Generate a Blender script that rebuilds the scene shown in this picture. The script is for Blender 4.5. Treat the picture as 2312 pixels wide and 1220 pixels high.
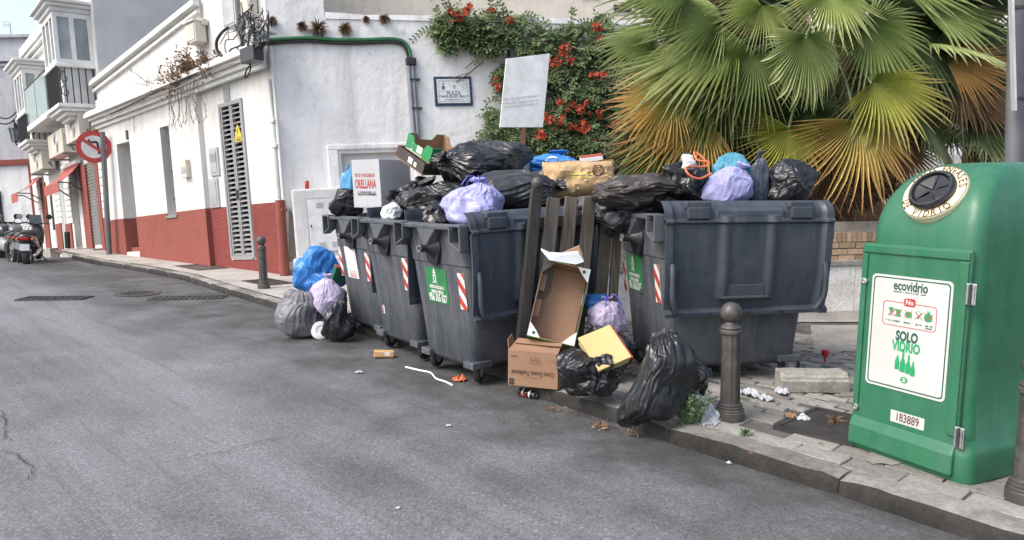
import bpy, math, random
import numpy as np
from mathutils import Vector, Matrix, Euler, noise

for _o in list(bpy.data.objects):
    bpy.data.objects.remove(_o)
SC = bpy.context.scene
COL = SC.collection
R = math.radians

# ------------------------------------------------------------------ camera
F, HZ, EYE = 1670.0, 430.0, 1.6            # focal length in photo pixels, street horizon row, eye height
PITCH = math.atan((610 - HZ) / F)
cam = bpy.data.cameras.new('camera')
cam.sensor_width = 36.0
cam.lens = 36.0 * F / 2312.0
cam.clip_end = 600
cam_ob = bpy.data.objects.new('camera', cam)
cam_ob.location = (0, 0, EYE)
cam_ob.rotation_euler = (math.pi / 2 - PITCH, 0, 0)
COL.objects.link(cam_ob)
SC.camera = cam_ob

# ------------------------------------------------------------------ sky, sun, exposure
SUN_TO = Vector((-0.70, -0.42, 0.92)).normalized()
w = bpy.data.worlds.new('World')
SC.world = w
w.use_nodes = True
nt = w.node_tree
nt.nodes.clear()
out = nt.nodes.new('ShaderNodeOutputWorld')
bg = nt.nodes.new('ShaderNodeBackground')
sky = nt.nodes.new('ShaderNodeTexSky')
sky.sky_type = 'NISHITA'
sky.sun_disc = False
sky.sun_elevation = math.asin(SUN_TO.z)
sky.sun_rotation = math.atan2(SUN_TO.x, SUN_TO.y)
sky.air_density = 1.0
sky.dust_density = 4.0
sky.ozone_density = 1.0
bg.inputs['Strength'].default_value = 0.15
hs = nt.nodes.new('ShaderNodeHueSaturation')          # thin high cloud: the same sky, paler
hs.inputs['Saturation'].default_value = 0.72
nt.links.new(sky.outputs[0], hs.inputs['Color'])
nt.links.new(hs.outputs[0], bg.inputs['Color'])
nt.links.new(bg.outputs[0], out.inputs['Surface'])
sun = bpy.data.lights.new('sun', 'SUN')
sun.energy = 0.75
sun.angle = R(24)
sun.color = (1.0, 0.95, 0.87)
sun_ob = bpy.data.objects.new('sun', sun)
sun_ob.rotation_euler = (-SUN_TO).to_track_quat('-Z', 'Y').to_euler()
sun_ob.location = (-6, -4, 12)
COL.objects.link(sun_ob)
SC.view_settings.view_transform = 'Standard'
SC.view_settings.look = 'None'
SC.view_settings.gamma = 1.0
SC.view_settings.use_curve_mapping = False
SC.view_settings.exposure = 1.12

# ------------------------------------------------------------------ measuring: photo pixel -> point in the place
_RI = Vector((1, 0, 0))
_FW = Vector((0, math.cos(PITCH), -math.sin(PITCH)))
_UP = Vector((0, math.sin(PITCH), math.cos(PITCH)))
EYEP = Vector((0, 0, EYE))

def ray(px, py):
    return _RI * ((px - 1156) / F) + _FW + _UP * ((610 - py) / F)

def at_z(px, py, z=0.0):
    d = ray(px, py)
    return EYEP + d * ((z - EYE) / d.z)

def at_y(px, py, Y):
    d = ray(px, py)
    return EYEP + d * (Y / d.y)

PLUMB = Vector((-0.063, 0.039, 0.997)).normalized()      # true vertical: the street climbs, z is square to its surface

class Plane:
    """A plumb wall plane: o + s*e (level) + t*u (plumb) + d*n (out of the wall)."""
    def __init__(self, o, e2, flip=False):
        self.o = Vector(o)
        ez = -(PLUMB.x * e2[0] + PLUMB.y * e2[1]) / PLUMB.z
        self.e = Vector((e2[0], e2[1], ez)).normalized()
        self.u = PLUMB.copy()
        self.n = self.e.cross(self.u).normalized()
        if flip:
            self.n = -self.n
    def P(self, s, t, d=0.0):
        return self.o + self.e * s + self.u * t + self.n * d
    def px(self, x, y, d=0.0):
        r = ray(x, y)
        o = self.o + self.n * d
        k = (o - EYEP).dot(self.n) / r.dot(self.n)
        q = EYEP + r * k - o
        return q.dot(self.e), q.dot(self.u)

# ------------------------------------------------------------------ materials
MATS = {}
def lin(c):
    return tuple(((x / 12.92) if x <= 0.04045 else ((x + 0.055) / 1.055) ** 2.4) for x in c)

class NT:
    def __init__(self, name):
        self.m = bpy.data.materials.new(name)
        self.m.use_nodes = True
        self.t = self.m.node_tree
        self.b = self.t.nodes['Principled BSDF']
        MATS[name] = self.m
    def n(self, kind, **kw):
        x = self.t.nodes.new('ShaderNode' + kind)
        for k, v in kw.items():
            if k[0] == '_':
                setattr(x, k[1:], v)
            else:
                x.inputs[k].default_value = v
        return x
    def l(self, a, b):
        self.t.links.new(a, b)
    def coord(self, scale=(1, 1, 1), rot=(0, 0, 0), kind='Object'):
        tc = self.n('TexCoord')
        mp = self.n('Mapping')
        mp.inputs['Scale'].default_value = scale
        mp.inputs['Rotation'].default_value = rot
        self.l(tc.outputs[kind], mp.inputs['Vector'])
        return mp.outputs[0]
    def noise(self, vec, scale, detail=4, rough=.55, kind='FBM', dist=0.0):
        x = self.n('TexNoise', Scale=scale, Detail=detail, Roughness=rough, Distortion=dist)
        x.noise_type = kind
        if vec is not None:
            self.l(vec, x.inputs['Vector'])
        return x.outputs[0]
    def ramp(self, fac, stops, interp='LINEAR'):
        x = self.n('ValToRGB')
        x.color_ramp.interpolation = interp
        el = x.color_ramp.elements
        while len(el) > 1:
            el.remove(el[-1])
        for i, (p, c) in enumerate(stops):
            if not hasattr(c, '__len__'):
                c = (c, c, c)
            e = el[0] if i == 0 else el.new(p)
            e.position = p
            e.color = (*c[:3], 1)
        self.l(fac, x.inputs[0])
        return x.outputs[0]
    def mix(self, fac, a, b, mode='MIX'):
        x = self.n('MixRGB')
        x.blend_type = mode
        for sock, v in ((x.inputs[0], fac), (x.inputs[1], a), (x.inputs[2], b)):
            if hasattr(v, 'is_linked'):
                self.l(v, sock)
            elif hasattr(v, '__len__'):
                sock.default_value = (*v[:3], 1)
            else:
                sock.default_value = v if sock == x.inputs[0] else (v, v, v, 1)
        return x.outputs[0]
    def math(self, op, a, b=None, c=None, clamp=False):
        x = self.n('Math')
        x.operation = op
        x.use_clamp = clamp
        for i, v in enumerate((a, b, c)):
            if v is None:
                continue
            if hasattr(v, 'is_linked'):
                self.l(v, x.inputs[i])
            else:
                x.inputs[i].default_value = v
        return x.outputs[0]
    def bump(self, h, strength=.3, dist=.01, prev=None):
        x = self.n('Bump', Strength=strength, Distance=dist)
        self.l(h, x.inputs['Height'])
        if prev is not None:
            self.l(prev, x.inputs['Normal'])
        return x.outputs[0]
    def done(self, color=None, rough=None, normal=None, metal=0.0, spec=.5):
        for sock, v in (('Base Color', color), ('Roughness', rough), ('Normal', normal)):
            if v is None:
                continue
            if hasattr(v, 'is_linked'):
                self.l(v, self.b.inputs[sock])
            elif hasattr(v, '__len__'):
                self.b.inputs[sock].default_value = (*v[:3], 1)
            else:
                self.b.inputs[sock].default_value = v
        self.b.inputs['Metallic'].default_value = metal
        self.b.inputs['Specular IOR Level'].default_value = spec
        return self.m

def sub(c, k):
    return tuple(min(1, x * k) for x in c)

def simple(name, col, rough=.6, metal=0.0, var=.14, vs=6, bump=.12, bs=90, bd=.003, dirt=None, dirt_s=3, spec=.5, coat=0.0):
    """One even-coloured surface with grain, slight blotching and optional dirt."""
    m = NT(name)
    v = m.coord()
    c = m.mix(m.ramp(m.noise(v, vs, 5), [(.3, 0), (.7, 1)]), sub(col, 1 - var), sub(col, 1 + var))
    if dirt is not None:
        c = m.mix(m.ramp(m.noise(v, dirt_s, 7, .68), [(.48, 0), (.72, .8)]), c, dirt)
    nz = m.noise(v, bs, 3)
    rr = m.ramp(m.noise(v, vs * 2.3, 4), [(.3, max(.02, rough - .1)), (.7, min(1, rough + .1))])
    if coat:
        m.b.inputs['Coat Weight'].default_value = coat
    return m.done(c, rr, m.bump(nz, bump, bd), metal, spec)

def streaky(name, col, dirt, rough=.5, amount=.5, bump=.15, sp=.5, scale=(14, 14, 1.2)):
    """Plastic or painted metal with run-down dirt streaks and scuffs."""
    m = NT(name)
    v = m.coord()
    vs = m.coord(scale)
    st = m.ramp(m.noise(vs, 1.0, 5, .65), [(.42, 0), (.75, amount)])
    bl = m.ramp(m.noise(v, 2.2, 6, .65), [(.4, 0), (.8, amount)])
    c = m.mix(m.ramp(m.noise(v, 9, 5), [(.3, 0), (.7, 1)]), sub(col, .9), sub(col, 1.1))
    c = m.mix(m.math('MAXIMUM', st, bl), c, dirt)
    sc = m.ramp(m.noise(m.coord((3, 3, 40), (.4, .3, 0)), 3, 6, .7), [(.63, 0), (.70, .5)])
    c = m.mix(sc, c, sub(dirt, 1.5))
    rr = m.ramp(m.noise(v, 16, 5), [(.3, rough - .1), (.7, rough + .15)])
    n = m.bump(m.noise(v, 160, 3), bump, .002)
    n = m.bump(m.noise(v, 5, 2), .12, .02, n)
    return m.done(c, rr, n, 0, sp)

def bagmat(name, col, rough=.3, trans=0.0, fine=1.0):
    """Thin crinkled polythene."""
    m = NT(name)
    v = m.coord()
    vw = m.coord((1, 1, .55), (.3, .2, .5))
    r1 = m.noise(vw, 9, 5, .6, 'RIDGED_MULTIFRACTAL', .6)
    r2 = m.noise(v, 34, 5, .65, 'RIDGED_MULTIFRACTAL', .5)
    n = m.bump(r1, .20 * fine, .014)
    n = m.bump(r2, .15 * fine, .005, n)
    c = m.mix(m.ramp(m.noise(v, 5, 4), [(.3, 0), (.7, 1)]), sub(col, .82), sub(col, 1.18))
    rr = m.ramp(m.noise(v, 7, 4), [(.3, rough - .07), (.7, rough + .12)])
    m.b.inputs['Subsurface Weight'].default_value = trans
    m.b.inputs['Subsurface Radius'].default_value = (.03, .03, .03)
    return m.done(c, rr, n, 0, .5)

# ------------------------------------------------------------------ mesh builder
class MB:
    def __init__(self):
        self.v, self.f, self.m = [], [], []
    def add(self, verts, faces, mi=0):
        k = len(self.v)
        self.v.extend([tuple(x) for x in verts])
        for f in faces:
            self.f.append(tuple(i + k for i in f))
            self.m.append(mi)
        return self
    def obox(self, o, a, b, c, mi=0):
        """box from a corner and three edge vectors"""
        o, a, b, c = Vector(o), Vector(a), Vector(b), Vector(c)
        if a.cross(b).dot(c) < 0:
            a, b = b, a
        p = [o, o + a, o + a + b, o + b]
        p += [q + c for q in p]
        return self.add(p, [(3, 2, 1, 0), (4, 5, 6, 7), (0, 1, 5, 4), (1, 2, 6, 5), (2, 3, 7, 6), (3, 0, 4, 7)], mi)
    def box(self, c, s, M=None, mi=0):
        c = Vector(c)
        p = []
        for z in (-.5, .5):
            for x, y in ((-.5, -.5), (.5, -.5), (.5, .5), (-.5, .5)):
                q = Vector((x * s[0], y * s[1], z * s[2]))
                p.append(c + (M @ q if M else q))
        return self.add(p, [(3, 2, 1, 0), (4, 5, 6, 7), (0, 1, 5, 4), (1, 2, 6, 5), (2, 3, 7, 6), (3, 0, 4, 7)], mi)
    def wbox(self, pl, s0, s1, t0, t1, d0, d1, mi=0):
        """box on a wall plane"""
        return self.obox(pl.P(s0, t0, d0), pl.e * (s1 - s0), pl.u * (t1 - t0), pl.n * (d1 - d0), mi)
    def loft(self, rings, cap0=True, cap1=True, mi=0, closed=True):
        n = len(rings[0])
        k = len(self.v)
        for r in rings:
            self.v.extend([tuple(x) for x in r])
        for i in range(len(rings) - 1):
            for j in range(n if closed else n - 1):
                a = k + i * n + j
                b = k + i * n + (j + 1) % n
                self.f.append((a, b, b + n, a + n))
                self.m.append(mi)
        if cap0:
            self.f.append(tuple(k + n - 1 - j for j in range(n)))
            self.m.append(mi)
        if cap1:
            self.f.append(tuple(k + (len(rings) - 1) * n + j for j in range(n)))
            self.m.append(mi)
        return self
    def tube(self, path, r, n=8, mi=0, cap=True):
        path = [Vector(p) for p in path]
        rs = r if hasattr(r, '__len__') else [r] * len(path)
        rings = []
        side = None
        for i, p in enumerate(path):
            d = (path[min(i + 1, len(path) - 1)] - path[max(i - 1, 0)])
            if d.length < 1e-9:
                d = Vector((0, 0, 1))
            d.normalize()
            if side is None:
                side = d.orthogonal().normalized()
            side = (side - d * side.dot(d))
            if side.length < 1e-6:
                side = d.orthogonal()
            side.normalize()
            up = d.cross(side)
            rings.append([p + (side * math.cos(2 * math.pi * j / n) + up * math.sin(2 * math.pi * j / n)) * rs[i] for j in range(n)])
        return self.loft(rings, cap, cap, mi)
    def lathe(self, prof, n=24, M=None, mi=0, cap=True):
        rings = []
        for r, z in prof:
            ring = [Vector((r * math.cos(2 * math.pi * j / n), r * math.sin(2 * math.pi * j / n), z)) for j in range(n)]
            rings.append([M @ q for q in ring] if M else ring)
        return self.loft(rings, cap, cap, mi)
    def prism(self, poly, d, mi=0):
        """extrude a 3-D polygon by vector d"""
        poly = [Vector(p) for p in poly]
        d = Vector(d)
        n = len(poly)
        p = poly + [q + d for q in poly]
        f = [tuple(range(n - 1, -1, -1)), tuple(range(n, 2 * n))]
        f += [(i, (i + 1) % n, (i + 1) % n + n, i + n) for i in range(n)]
        return self.add(p, f, mi)
    def text(self, s, fn, size, bold=0.0, xs=1.0, mi=0, align='CENTER'):
        vv, ff = text_mesh(s, size, bold, align)
        return self.add([fn(x * xs, y) for x, y in vv], ff, mi)
    def build(self, name, mats, parent=None, smooth=None, bevel=0.0, local=False, origin=None, bseg=2):
        if not isinstance(mats, (list, tuple)):
            mats = [mats]
        me = bpy.data.meshes.new(name)
        V = np.array(self.v, dtype=float)
        o = Vector((0, 0, 0))
        if parent is None and not local:
            if origin is None:
                mn, mx = V.min(0), V.max(0)
                o = Vector(((mn[0] + mx[0]) / 2, (mn[1] + mx[1]) / 2, mn[2]))
            else:
                o = Vector(origin)
            V = V - np.array(o)
        me.from_pydata(V.tolist(), [], self.f)
        for m in mats:
            me.materials.append(MATS[m] if isinstance(m, str) else m)
        if len(mats) > 1:
            me.polygons.foreach_set('material_index', self.m)
        if smooth is not None:
            me.polygons.foreach_set('use_smooth', [True] * len(me.polygons))
            if smooth < 180:
                me.set_sharp_from_angle(angle=R(smooth))
        me.update()
        ob = bpy.data.objects.new(name, me)
        COL.objects.link(ob)
        if parent is not None:
            ob.parent = parent
            if not local:
                ob.matrix_parent_inverse = wmat(parent).inverted()
        else:
            ob.location = o
        if bevel:
            md = ob.modifiers.new('bevel', 'BEVEL')
            md.width = bevel
            md.segments = bseg
            md.limit_method = 'ANGLE'
            md.angle_limit = R(40)
        return ob

def wmat(o):
    m = o.matrix_basis.copy()
    if o.parent:
        m = wmat(o.parent) @ o.matrix_parent_inverse @ m
    return m

_TX = {}
def text_mesh(s, size, bold=0.0, align='CENTER'):
    bold = min(.045, bold / size * .5)
    key = (s, round(bold, 4), align)
    if key not in _TX:
        cu = bpy.data.curves.new('lettering', 'FONT')
        cu.body = s
        cu.align_x = align
        cu.align_y = 'CENTER'
        cu.size = 1.0
        cu.offset = bold
        cu.resolution_u = 3
        ob = bpy.data.objects.new('lettering', cu)
        me = bpy.data.meshes.new_from_object(ob)
        vv = [(v.co.x, v.co.y) for v in me.vertices]
        ff = [tuple(p.vertices) for p in me.polygons]
        bpy.data.objects.remove(ob)
        bpy.data.curves.remove(cu)
        bpy.data.meshes.remove(me)
        _TX[key] = (vv, ff)
    vv, ff = _TX[key]
    return [(x * size, y * size) for x, y in vv], ff

def tag(o, label=None, cat=None, group=None, kind=None):
    if label: o['label'] = label
    if cat: o['category'] = cat
    if group: o['group'] = group
    if kind: o['kind'] = kind
    return o

def thing(name, label, cat, loc=(0, 0, 0), rot=None, group=None):
    o = bpy.data.objects.new(name, None)
    COL.objects.link(o)
    o.location = loc
    o.empty_display_size = .1
    if rot is not None:
        if isinstance(rot, Matrix):
            o.rotation_euler = rot.to_euler()
        else:
            o.rotation_euler = rot
    return tag(o, label, cat, group)

def copy_tree(o, parent=None):
    c = o.copy()
    COL.objects.link(c)
    c.parent = parent
    for ch in list(o.children):
        copy_tree(ch, c)
    return c

def basis(x, y, z):
    return Matrix((x, y, z)).transposed()

def frame_z(zdir, xhint=Vector((1, 0, 0))):
    z = Vector(zdir).normalized()
    x = (Vector(xhint) - z * Vector(xhint).dot(z)).normalized()
    return basis(x, z.cross(x), z)
# ------------------------------------------------------------------ surface library
SDIR = Vector((-0.69, 0.724, 0)).normalized()      # along the street, away from the camera
BDIR = Vector((SDIR.y, -SDIR.x, 0))                # from the kerb into the pavement
K0 = Vector((0.95, 4.62, 0))
STREET_ROT = math.atan2(SDIR.y, SDIR.x)

def asphalt():
    m = NT('asphalt')
    v = m.coord()
    vs = m.coord((1, 1, 1), (0, 0, -STREET_ROT))          # x runs along the street
    mp = m.n('Mapping'); mp.inputs['Scale'].default_value = (.10, 1.1, 1); m.l(vs, mp.inputs['Vector'])
    band = m.noise(mp.outputs[0], 1.1, 5, .6)
    mp2 = m.n('Mapping'); mp2.inputs['Scale'].default_value = (.5, 9, 1); m.l(vs, mp2.inputs['Vector'])
    scuff = m.noise(mp2.outputs[0], 1.3, 6, .7)
    big = m.noise(v, .55, 6, .6)
    grain = m.n('TexVoronoi', Scale=110.0); m.l(v, grain.inputs['Vector'])
    gcol = m.ramp(grain.outputs['Color'], [(0, .42), (.4, .88), (.75, 1.15), (1, 2.0)])
    base = m.ramp(big, [(.32, (.076, .077, .081)), (.5, (.128, .130, .137)), (.68, (.19, .193, .204))])
    base = m.mix(m.ramp(band, [(.43, 0), (.60, .7)]), base, (.205, .210, .226))
    base = m.mix(m.ramp(scuff, [(.54, 0), (.68, .45)]), base, (.062, .063, .066))
    fg = m.noise(v, 38, 5, .7)
    base = m.mix(.75, base, gcol, 'MULTIPLY')
    base = m.mix(.8, base, m.ramp(fg, [(.3, .68), (.7, 1.28)]), 'MULTIPLY')
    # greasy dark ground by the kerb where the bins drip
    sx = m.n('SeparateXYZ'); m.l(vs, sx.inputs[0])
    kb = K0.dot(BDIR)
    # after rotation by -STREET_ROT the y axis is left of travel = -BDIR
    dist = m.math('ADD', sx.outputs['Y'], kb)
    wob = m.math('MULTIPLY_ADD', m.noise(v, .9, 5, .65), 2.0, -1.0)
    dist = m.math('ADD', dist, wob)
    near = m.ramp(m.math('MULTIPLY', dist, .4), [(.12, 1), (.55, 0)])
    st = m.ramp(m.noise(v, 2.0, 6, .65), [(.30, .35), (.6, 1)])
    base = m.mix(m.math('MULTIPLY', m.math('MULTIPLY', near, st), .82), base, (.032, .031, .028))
    h = m.mix(.5, grain.outputs['Distance'], fg)
    n = m.bump(h, .75, .006)
    n = m.bump(m.noise(v, 1.1, 4), .35, .04, n)
    rr = m.ramp(big, [(.3, .62), (.7, .82)])
    m.done(base, rr, n, 0, .4)

def stone(name, a, b, dark, ds=1.2, bump=.5):
    m = NT(name)
    v = m.coord()
    c = m.mix(m.ramp(m.noise(v, 4.5, 7, .65), [(.32, 0), (.68, 1)]), a, b)
    c = m.mix(m.ramp(m.noise(v, ds, 6, .65), [(.48, 0), (.68, .75)]), c, dark)
    c = m.mix(.6, c, m.ramp(m.noise(v, 34, 6, .75), [(.3, .45), (.7, 1.45)]), 'MULTIPLY')
    n = m.bump(m.noise(v, 38, 6, .7), bump, .008)
    n = m.bump(m.noise(v, 7, 3), .35, .02, n)
    oi = m.n('ObjectInfo')
    c = m.mix(.55, c, m.ramp(oi.outputs['Random'], [(0, .5), (.5, 1.0), (1, 1.45)]), 'MULTIPLY')
    m.done(c, .85, n, 0, .3)

def plaster(name, col, stain, amount=.5, chips=0.0, rough_bump=.35, bs=9, green=None):
    m = NT(name)
    v = m.coord()
    vz = m.coord((3.2, 3.2, .35))
    c = m.mix(m.ramp(m.noise(v, 1.6, 6, .6), [(.3, 0), (.7, 1)]), sub(col, .91), sub(col, 1.06))
    c = m.mix(m.ramp(m.noise(vz, 1.0, 7, .7), [(.48, 0), (.78, amount)]), c, stain)
    c = m.mix(m.ramp(m.noise(v, 3.1, 8, .75), [(.58, 0), (.70, amount * .8)]), c, sub(stain, .85))
    if chips:
        pk = m.noise(v, 5.5, 8, .78)
        c = m.mix(m.ramp(pk, [(.665, 0), (.69, chips)]), c, sub(stain, .42))
    n = m.bump(m.noise(v, bs, 6, .6), rough_bump, .03)
    n = m.bump(m.noise(v, 70, 4, .7), .22, .006, n)
    n = m.bump(m.noise(v, 1.3, 3), .3, .10, n)
    m.done(c, .88, n, 0, .25)

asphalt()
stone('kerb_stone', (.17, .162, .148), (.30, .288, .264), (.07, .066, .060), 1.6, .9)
stone('kerb_face_shade', (.022, .021, .020), (.046, .044, .041), (.012, .012, .011), 2.2, 1.0)  # darker copy of the kerb stone: shade of the road faces put into the colour
stone('paver_stone', (.20, .192, .178), (.325, .312, .288), (.085, .080, .072), 1.1)
stone('pavement_bed', (.075, .07, .065), (.14, .132, .122), (.035, .033, .03), .9)
stone('far_paving', (.27, .255, .235), (.36, .34, .31), (.15, .14, .13), .7)
stone('concrete', (.26, .25, .22), (.38, .365, .33), (.13, .125, .11), 3)
stone('pebble_ledge', (.30, .28, .24), (.45, .42, .37), (.16, .14, .12), 6, .9)
plaster('white_plaster', (.64, .63, .61), (.40, .385, .36), .6, .7)
plaster('cabinet_plaster', (.60, .60, .59), (.40, .39, .37), .6, .6)
plaster('wall_plaster', (.77, .765, .76), (.46, .445, .42), .75, .95, .5)
plaster('cream_plaster', (.74, .67, .57), (.50, .44, .37), .6, .5)
plaster('grey_plaster', (.56, .56, .56), (.44, .44, .44), .5, 0)
plaster('far_grey_plaster', (.46, .47, .49), (.22, .23, .25), .8, 0)
plaster('red_plaster', (.25, .078, .062), (.17, .060, .050), .5, .35, .55, 7)
plaster('rough_red_plaster', (.225, .058, .05), (.15, .035, .03), .45, 0, 1.0, 26)
plaster('bare_render', (.30, .26, .21), (.18, .15, .12), .6, .3)
stone('brick_a', (.42, .29, .18), (.50, .36, .24), (.27, .18, .11), 5)
stone('mortar', (.34, .30, .25), (.42, .38, .32), (.24, .2, .17), 3)
stone('white_slab', (.62, .60, .56), (.70, .68, .64), (.42, .40, .37), 1.5, .15)
simple('white_paint', (.74, .74, .72), .45, dirt=(.42, .41, .38), bump=.08)
simple('white_trim', (.68, .68, .655), .6, dirt=(.5, .49, .46))
simple('cream_metal', (.58, .55, .47), .5, dirt=(.36, .33, .28))
simple('grey_metal', (.30, .31, .32), .45, .3, dirt=(.17, .17, .17))
simple('light_metal', (.46, .47, .48), .42, .4, dirt=(.24, .23, .22))
simple('dark_metal', (.045, .046, .05), .42, .3, dirt=(.09, .085, .08))
simple('black_iron', (.022, .022, .024), .5, .2)
simple('black_rubber', (.018, .018, .019), .7, dirt=(.05, .047, .043))
simple('steel', (.55, .56, .57), .32, .9, dirt=(.3, .29, .27))
simple('louver_grey', (.30, .305, .31), .5, .2, dirt=(.20, .19, .18), dirt_s=6)
simple('hollow_dark', (.012, .012, .013), .9)
streaky('bin_grey', (.046, .055, .072), (.15, .15, .152), .46, .8)
streaky('lid_grey', (.034, .044, .062), (.095, .10, .11), .42, .6)
simple('bin_black', (.016, .017, .020), .4, dirt=(.05, .05, .052))
streaky('green_plastic', (.014, .128, .060), (.060, .150, .098), .38, .7, .08, .5, (9, 9, .8))
simple('sticker_green', (.022, .20, .06), .4, bump=.03, dirt=(.05, .17, .08))
simple('sticker_white', (.72, .72, .70), .42, bump=.03, dirt=(.50, .49, .46))
simple('sticker_red', (.48, .045, .03), .4, bump=.03, dirt=(.32, .06, .04))
simple('sticker_blue', (.03, .04, .11), .45, bump=.03)
simple('ink_dark', (.03, .028, .03), .6, bump=.02)
simple('ink_red', (.40, .035, .035), .5, bump=.02)
simple('ink_green_dark', (.008, .075, .05), .5, bump=.02)
simple('ink_green', (.015, .27, .10), .5, bump=.02)
simple('ink_brown', (.10, .05, .028), .6, bump=.02)
simple('cream_sticker', (.74, .67, .44), .45, bump=.03, dirt=(.55, .47, .28))
simple('sign_red', (.50, .055, .05), .42, bump=.04, dirt=(.42, .08, .07))
simple('board_white', (.66, .67, .68), .5, bump=.05, dirt=(.46, .46, .47), dirt_s=5)
simple('rust_post', (.15, .055, .038), .7, dirt=(.08, .035, .025), bump=.3)
simple('grey_pole', (.15, .155, .165), .5, .3, dirt=(.13, .13, .13), bump=.2)
simple('bollard_iron', (.068, .064, .060), .5, .25, dirt=(.15, .135, .12), dirt_s=9, bump=.3)
simple('cardboard', (.29, .170, .104), .8, dirt=(.21, .122, .074), bump=.1)
simple('kraft_paper', (.46, .31, .165), .72, dirt=(.36, .23, .11), bump=.15, bs=30, bd=.006)
simple('kraft_yellow', (.52, .40, .12), .65, bump=.12)
simple('grey_card', (.44, .45, .47), .6, dirt=(.36, .365, .38), bump=.05)
simple('yellow_board', (.56, .43, .19), .6, dirt=(.46, .34, .14), bump=.08)
simple('red_card', (.34, .05, .03), .6)
simple('crate_green', (.022, .24, .075), .5, dirt=(.02, .16, .05))
simple('crate_dark', (.055, .045, .042), .55)
simple('fruit_green', (.09, .20, .045), .55, var=.5, vs=22, dirt=(.34, .12, .03), dirt_s=9)
simple('paper_white', (.48, .51, .54), .7, dirt=(.34, .36, .39), bump=.5, bs=26, bd=.01)
simple('white_plastic', (.70, .71, .72), .35, dirt=(.5, .5, .5))
simple('red_plastic', (.46, .03, .03), .4)
simple('orange_carton', (.55, .30, .12), .55, dirt=(.6, .5, .36), dirt_s=14)
simple('can_black', (.02, .02, .022), .28, .6)
simple('tile_white', (.66, .70, .70), .25, bump=.02)
simple('tile_blue', (.020, .035, .085), .25, bump=.02)
simple('tile_ink', (.12, .15, .20), .4, bump=.02)
simple('tile_pink', (.50, .34, .33), .4, bump=.02)
simple('tile_gold', (.45, .40, .25), .4, bump=.02)
simple('cable_green', (.03, .15, .06), .5)
simple('cable_black', (.015, .015, .017), .5)
simple('cable_grey', (.24, .24, .24), .6)
simple('conduit_grey', (.27, .29, .32), .45, .2, dirt=(.16, .165, .18))
simple('warn_yellow', (.58, .46, .04), .5)
simple('awning_red', (.33, .085, .065), .8, bump=.2)
simple('shutter_grey', (.24, .235, .22), .5, .3, dirt=(.13, .12, .11), dirt_s=8)
simple('pale_green_panel', (.40, .44, .40), .5)
simple('balcony_screen', (.085, .082, .078), .8)
simple('moto_black', (.018, .019, .022), .25, coat=.5)
simple('moto_grey', (.12, .125, .14), .3, .2, coat=.3)
simple('moto_seat', (.02, .02, .02), .6)
simple('chrome', (.6, .6, .62), .18, 1.0, bump=.02)
simple('tail_red', (.42, .02, .015), .2)
simple('plate_white', (.75, .75, .74), .4)
simple('twig', (.16, .10, .06), .85)
simple('dry_leaf', (.20, .115, .065), .8, var=.4, vs=30)
simple('panel_white', (.52, .53, .51), .4, bump=.03, dirt=(.42, .42, .40))
simple('weed_green', (.125, .195, .085), .6, var=.35, vs=40)
simple('palm_trunk', (.115, .062, .034), .9, var=.5, vs=14, bump=.9, bs=22, bd=.03, dirt=(.25, .14, .075), dirt_s=8)
simple('palm_fibre', (.27, .15, .075), .9, var=.5, vs=30, bump=.8, bs=40, bd=.02)

def wood():
    m = NT('old_wood')
    v = m.coord((22, 22, 1.3))
    g = m.noise(v, 1.0, 7, .68, dist=.5)
    c = m.ramp(g, [(.28, (.048, .041, .035)), (.5, (.125, .108, .090)), (.72, (.225, .20, .17))])
    oi = m.n('ObjectInfo')
    c = m.mix(.8, c, m.ramp(oi.outputs['Random'], [(0, .55), (1, 1.35)]), 'MULTIPLY')
    m.done(c, .85, m.bump(g, .6, .006), 0, .3)
wood()
def flaked():
    m = NT('flaked_wood')
    v = m.coord((10, 10, 1.6))
    g = m.noise(v, 1.4, 7, .7, dist=.4)
    c = m.ramp(g, [(.3, (.022, .021, .020)), (.60, (.052, .050, .048)), (.73, (.085, .078, .07)), (.76, (.30, .29, .27))])
    m.done(c, .8, m.bump(g, .5, .006), 0, .3)
flaked()

def glass():
    m = NT('window_glass')
    v = m.coord()
    c = m.mix(m.ramp(m.noise(v, 2, 3), [(.3, 0), (.7, 1)]), (.16, .19, .20), (.30, .34, .35))
    m.done(c, .06, m.bump(m.noise(v, 3, 2), .03, .02), 0, .9)
    m2 = NT('balcony_glass')
    m2.b.inputs['Transmission Weight'].default_value = .55
    m2.done((.62, .76, .74), .08, None, 0, .6)
glass()

def leafmat(name, rough=.45, transl=.25, shift=1.0):
    m = NT(name)
    at = m.n('VertexColor'); at.layer_name = 'Col'
    oi = m.n('ObjectInfo')
    v = m.coord()
    c = m.mix(.5, at.outputs[0], m.ramp(m.noise(v, 16, 4), [(.3, .7), (.7, 1.25)]), 'MULTIPLY')
    c = m.mix(.5, c, m.ramp(oi.outputs['Random'], [(0, .72), (1, 1.2)]), 'MULTIPLY')
    m.done(c, rough, None, 0, .45)
    tr = m.n('BsdfTranslucent'); m.l(c, tr.inputs[0])
    mx = m.n('MixShader'); mx.inputs[0].default_value = transl
    o = [x for x in m.t.nodes if x.type == 'OUTPUT_MATERIAL'][0]
    m.l(m.b.outputs[0], mx.inputs[1]); m.l(tr.outputs[0], mx.inputs[2]); m.l(mx.outputs[0], o.inputs['Surface'])
leafmat('palm_leaf', .36, .25)
leafmat('vine_leaf', .5, .25)
leafmat('flower_petal', .5, .3)

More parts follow.
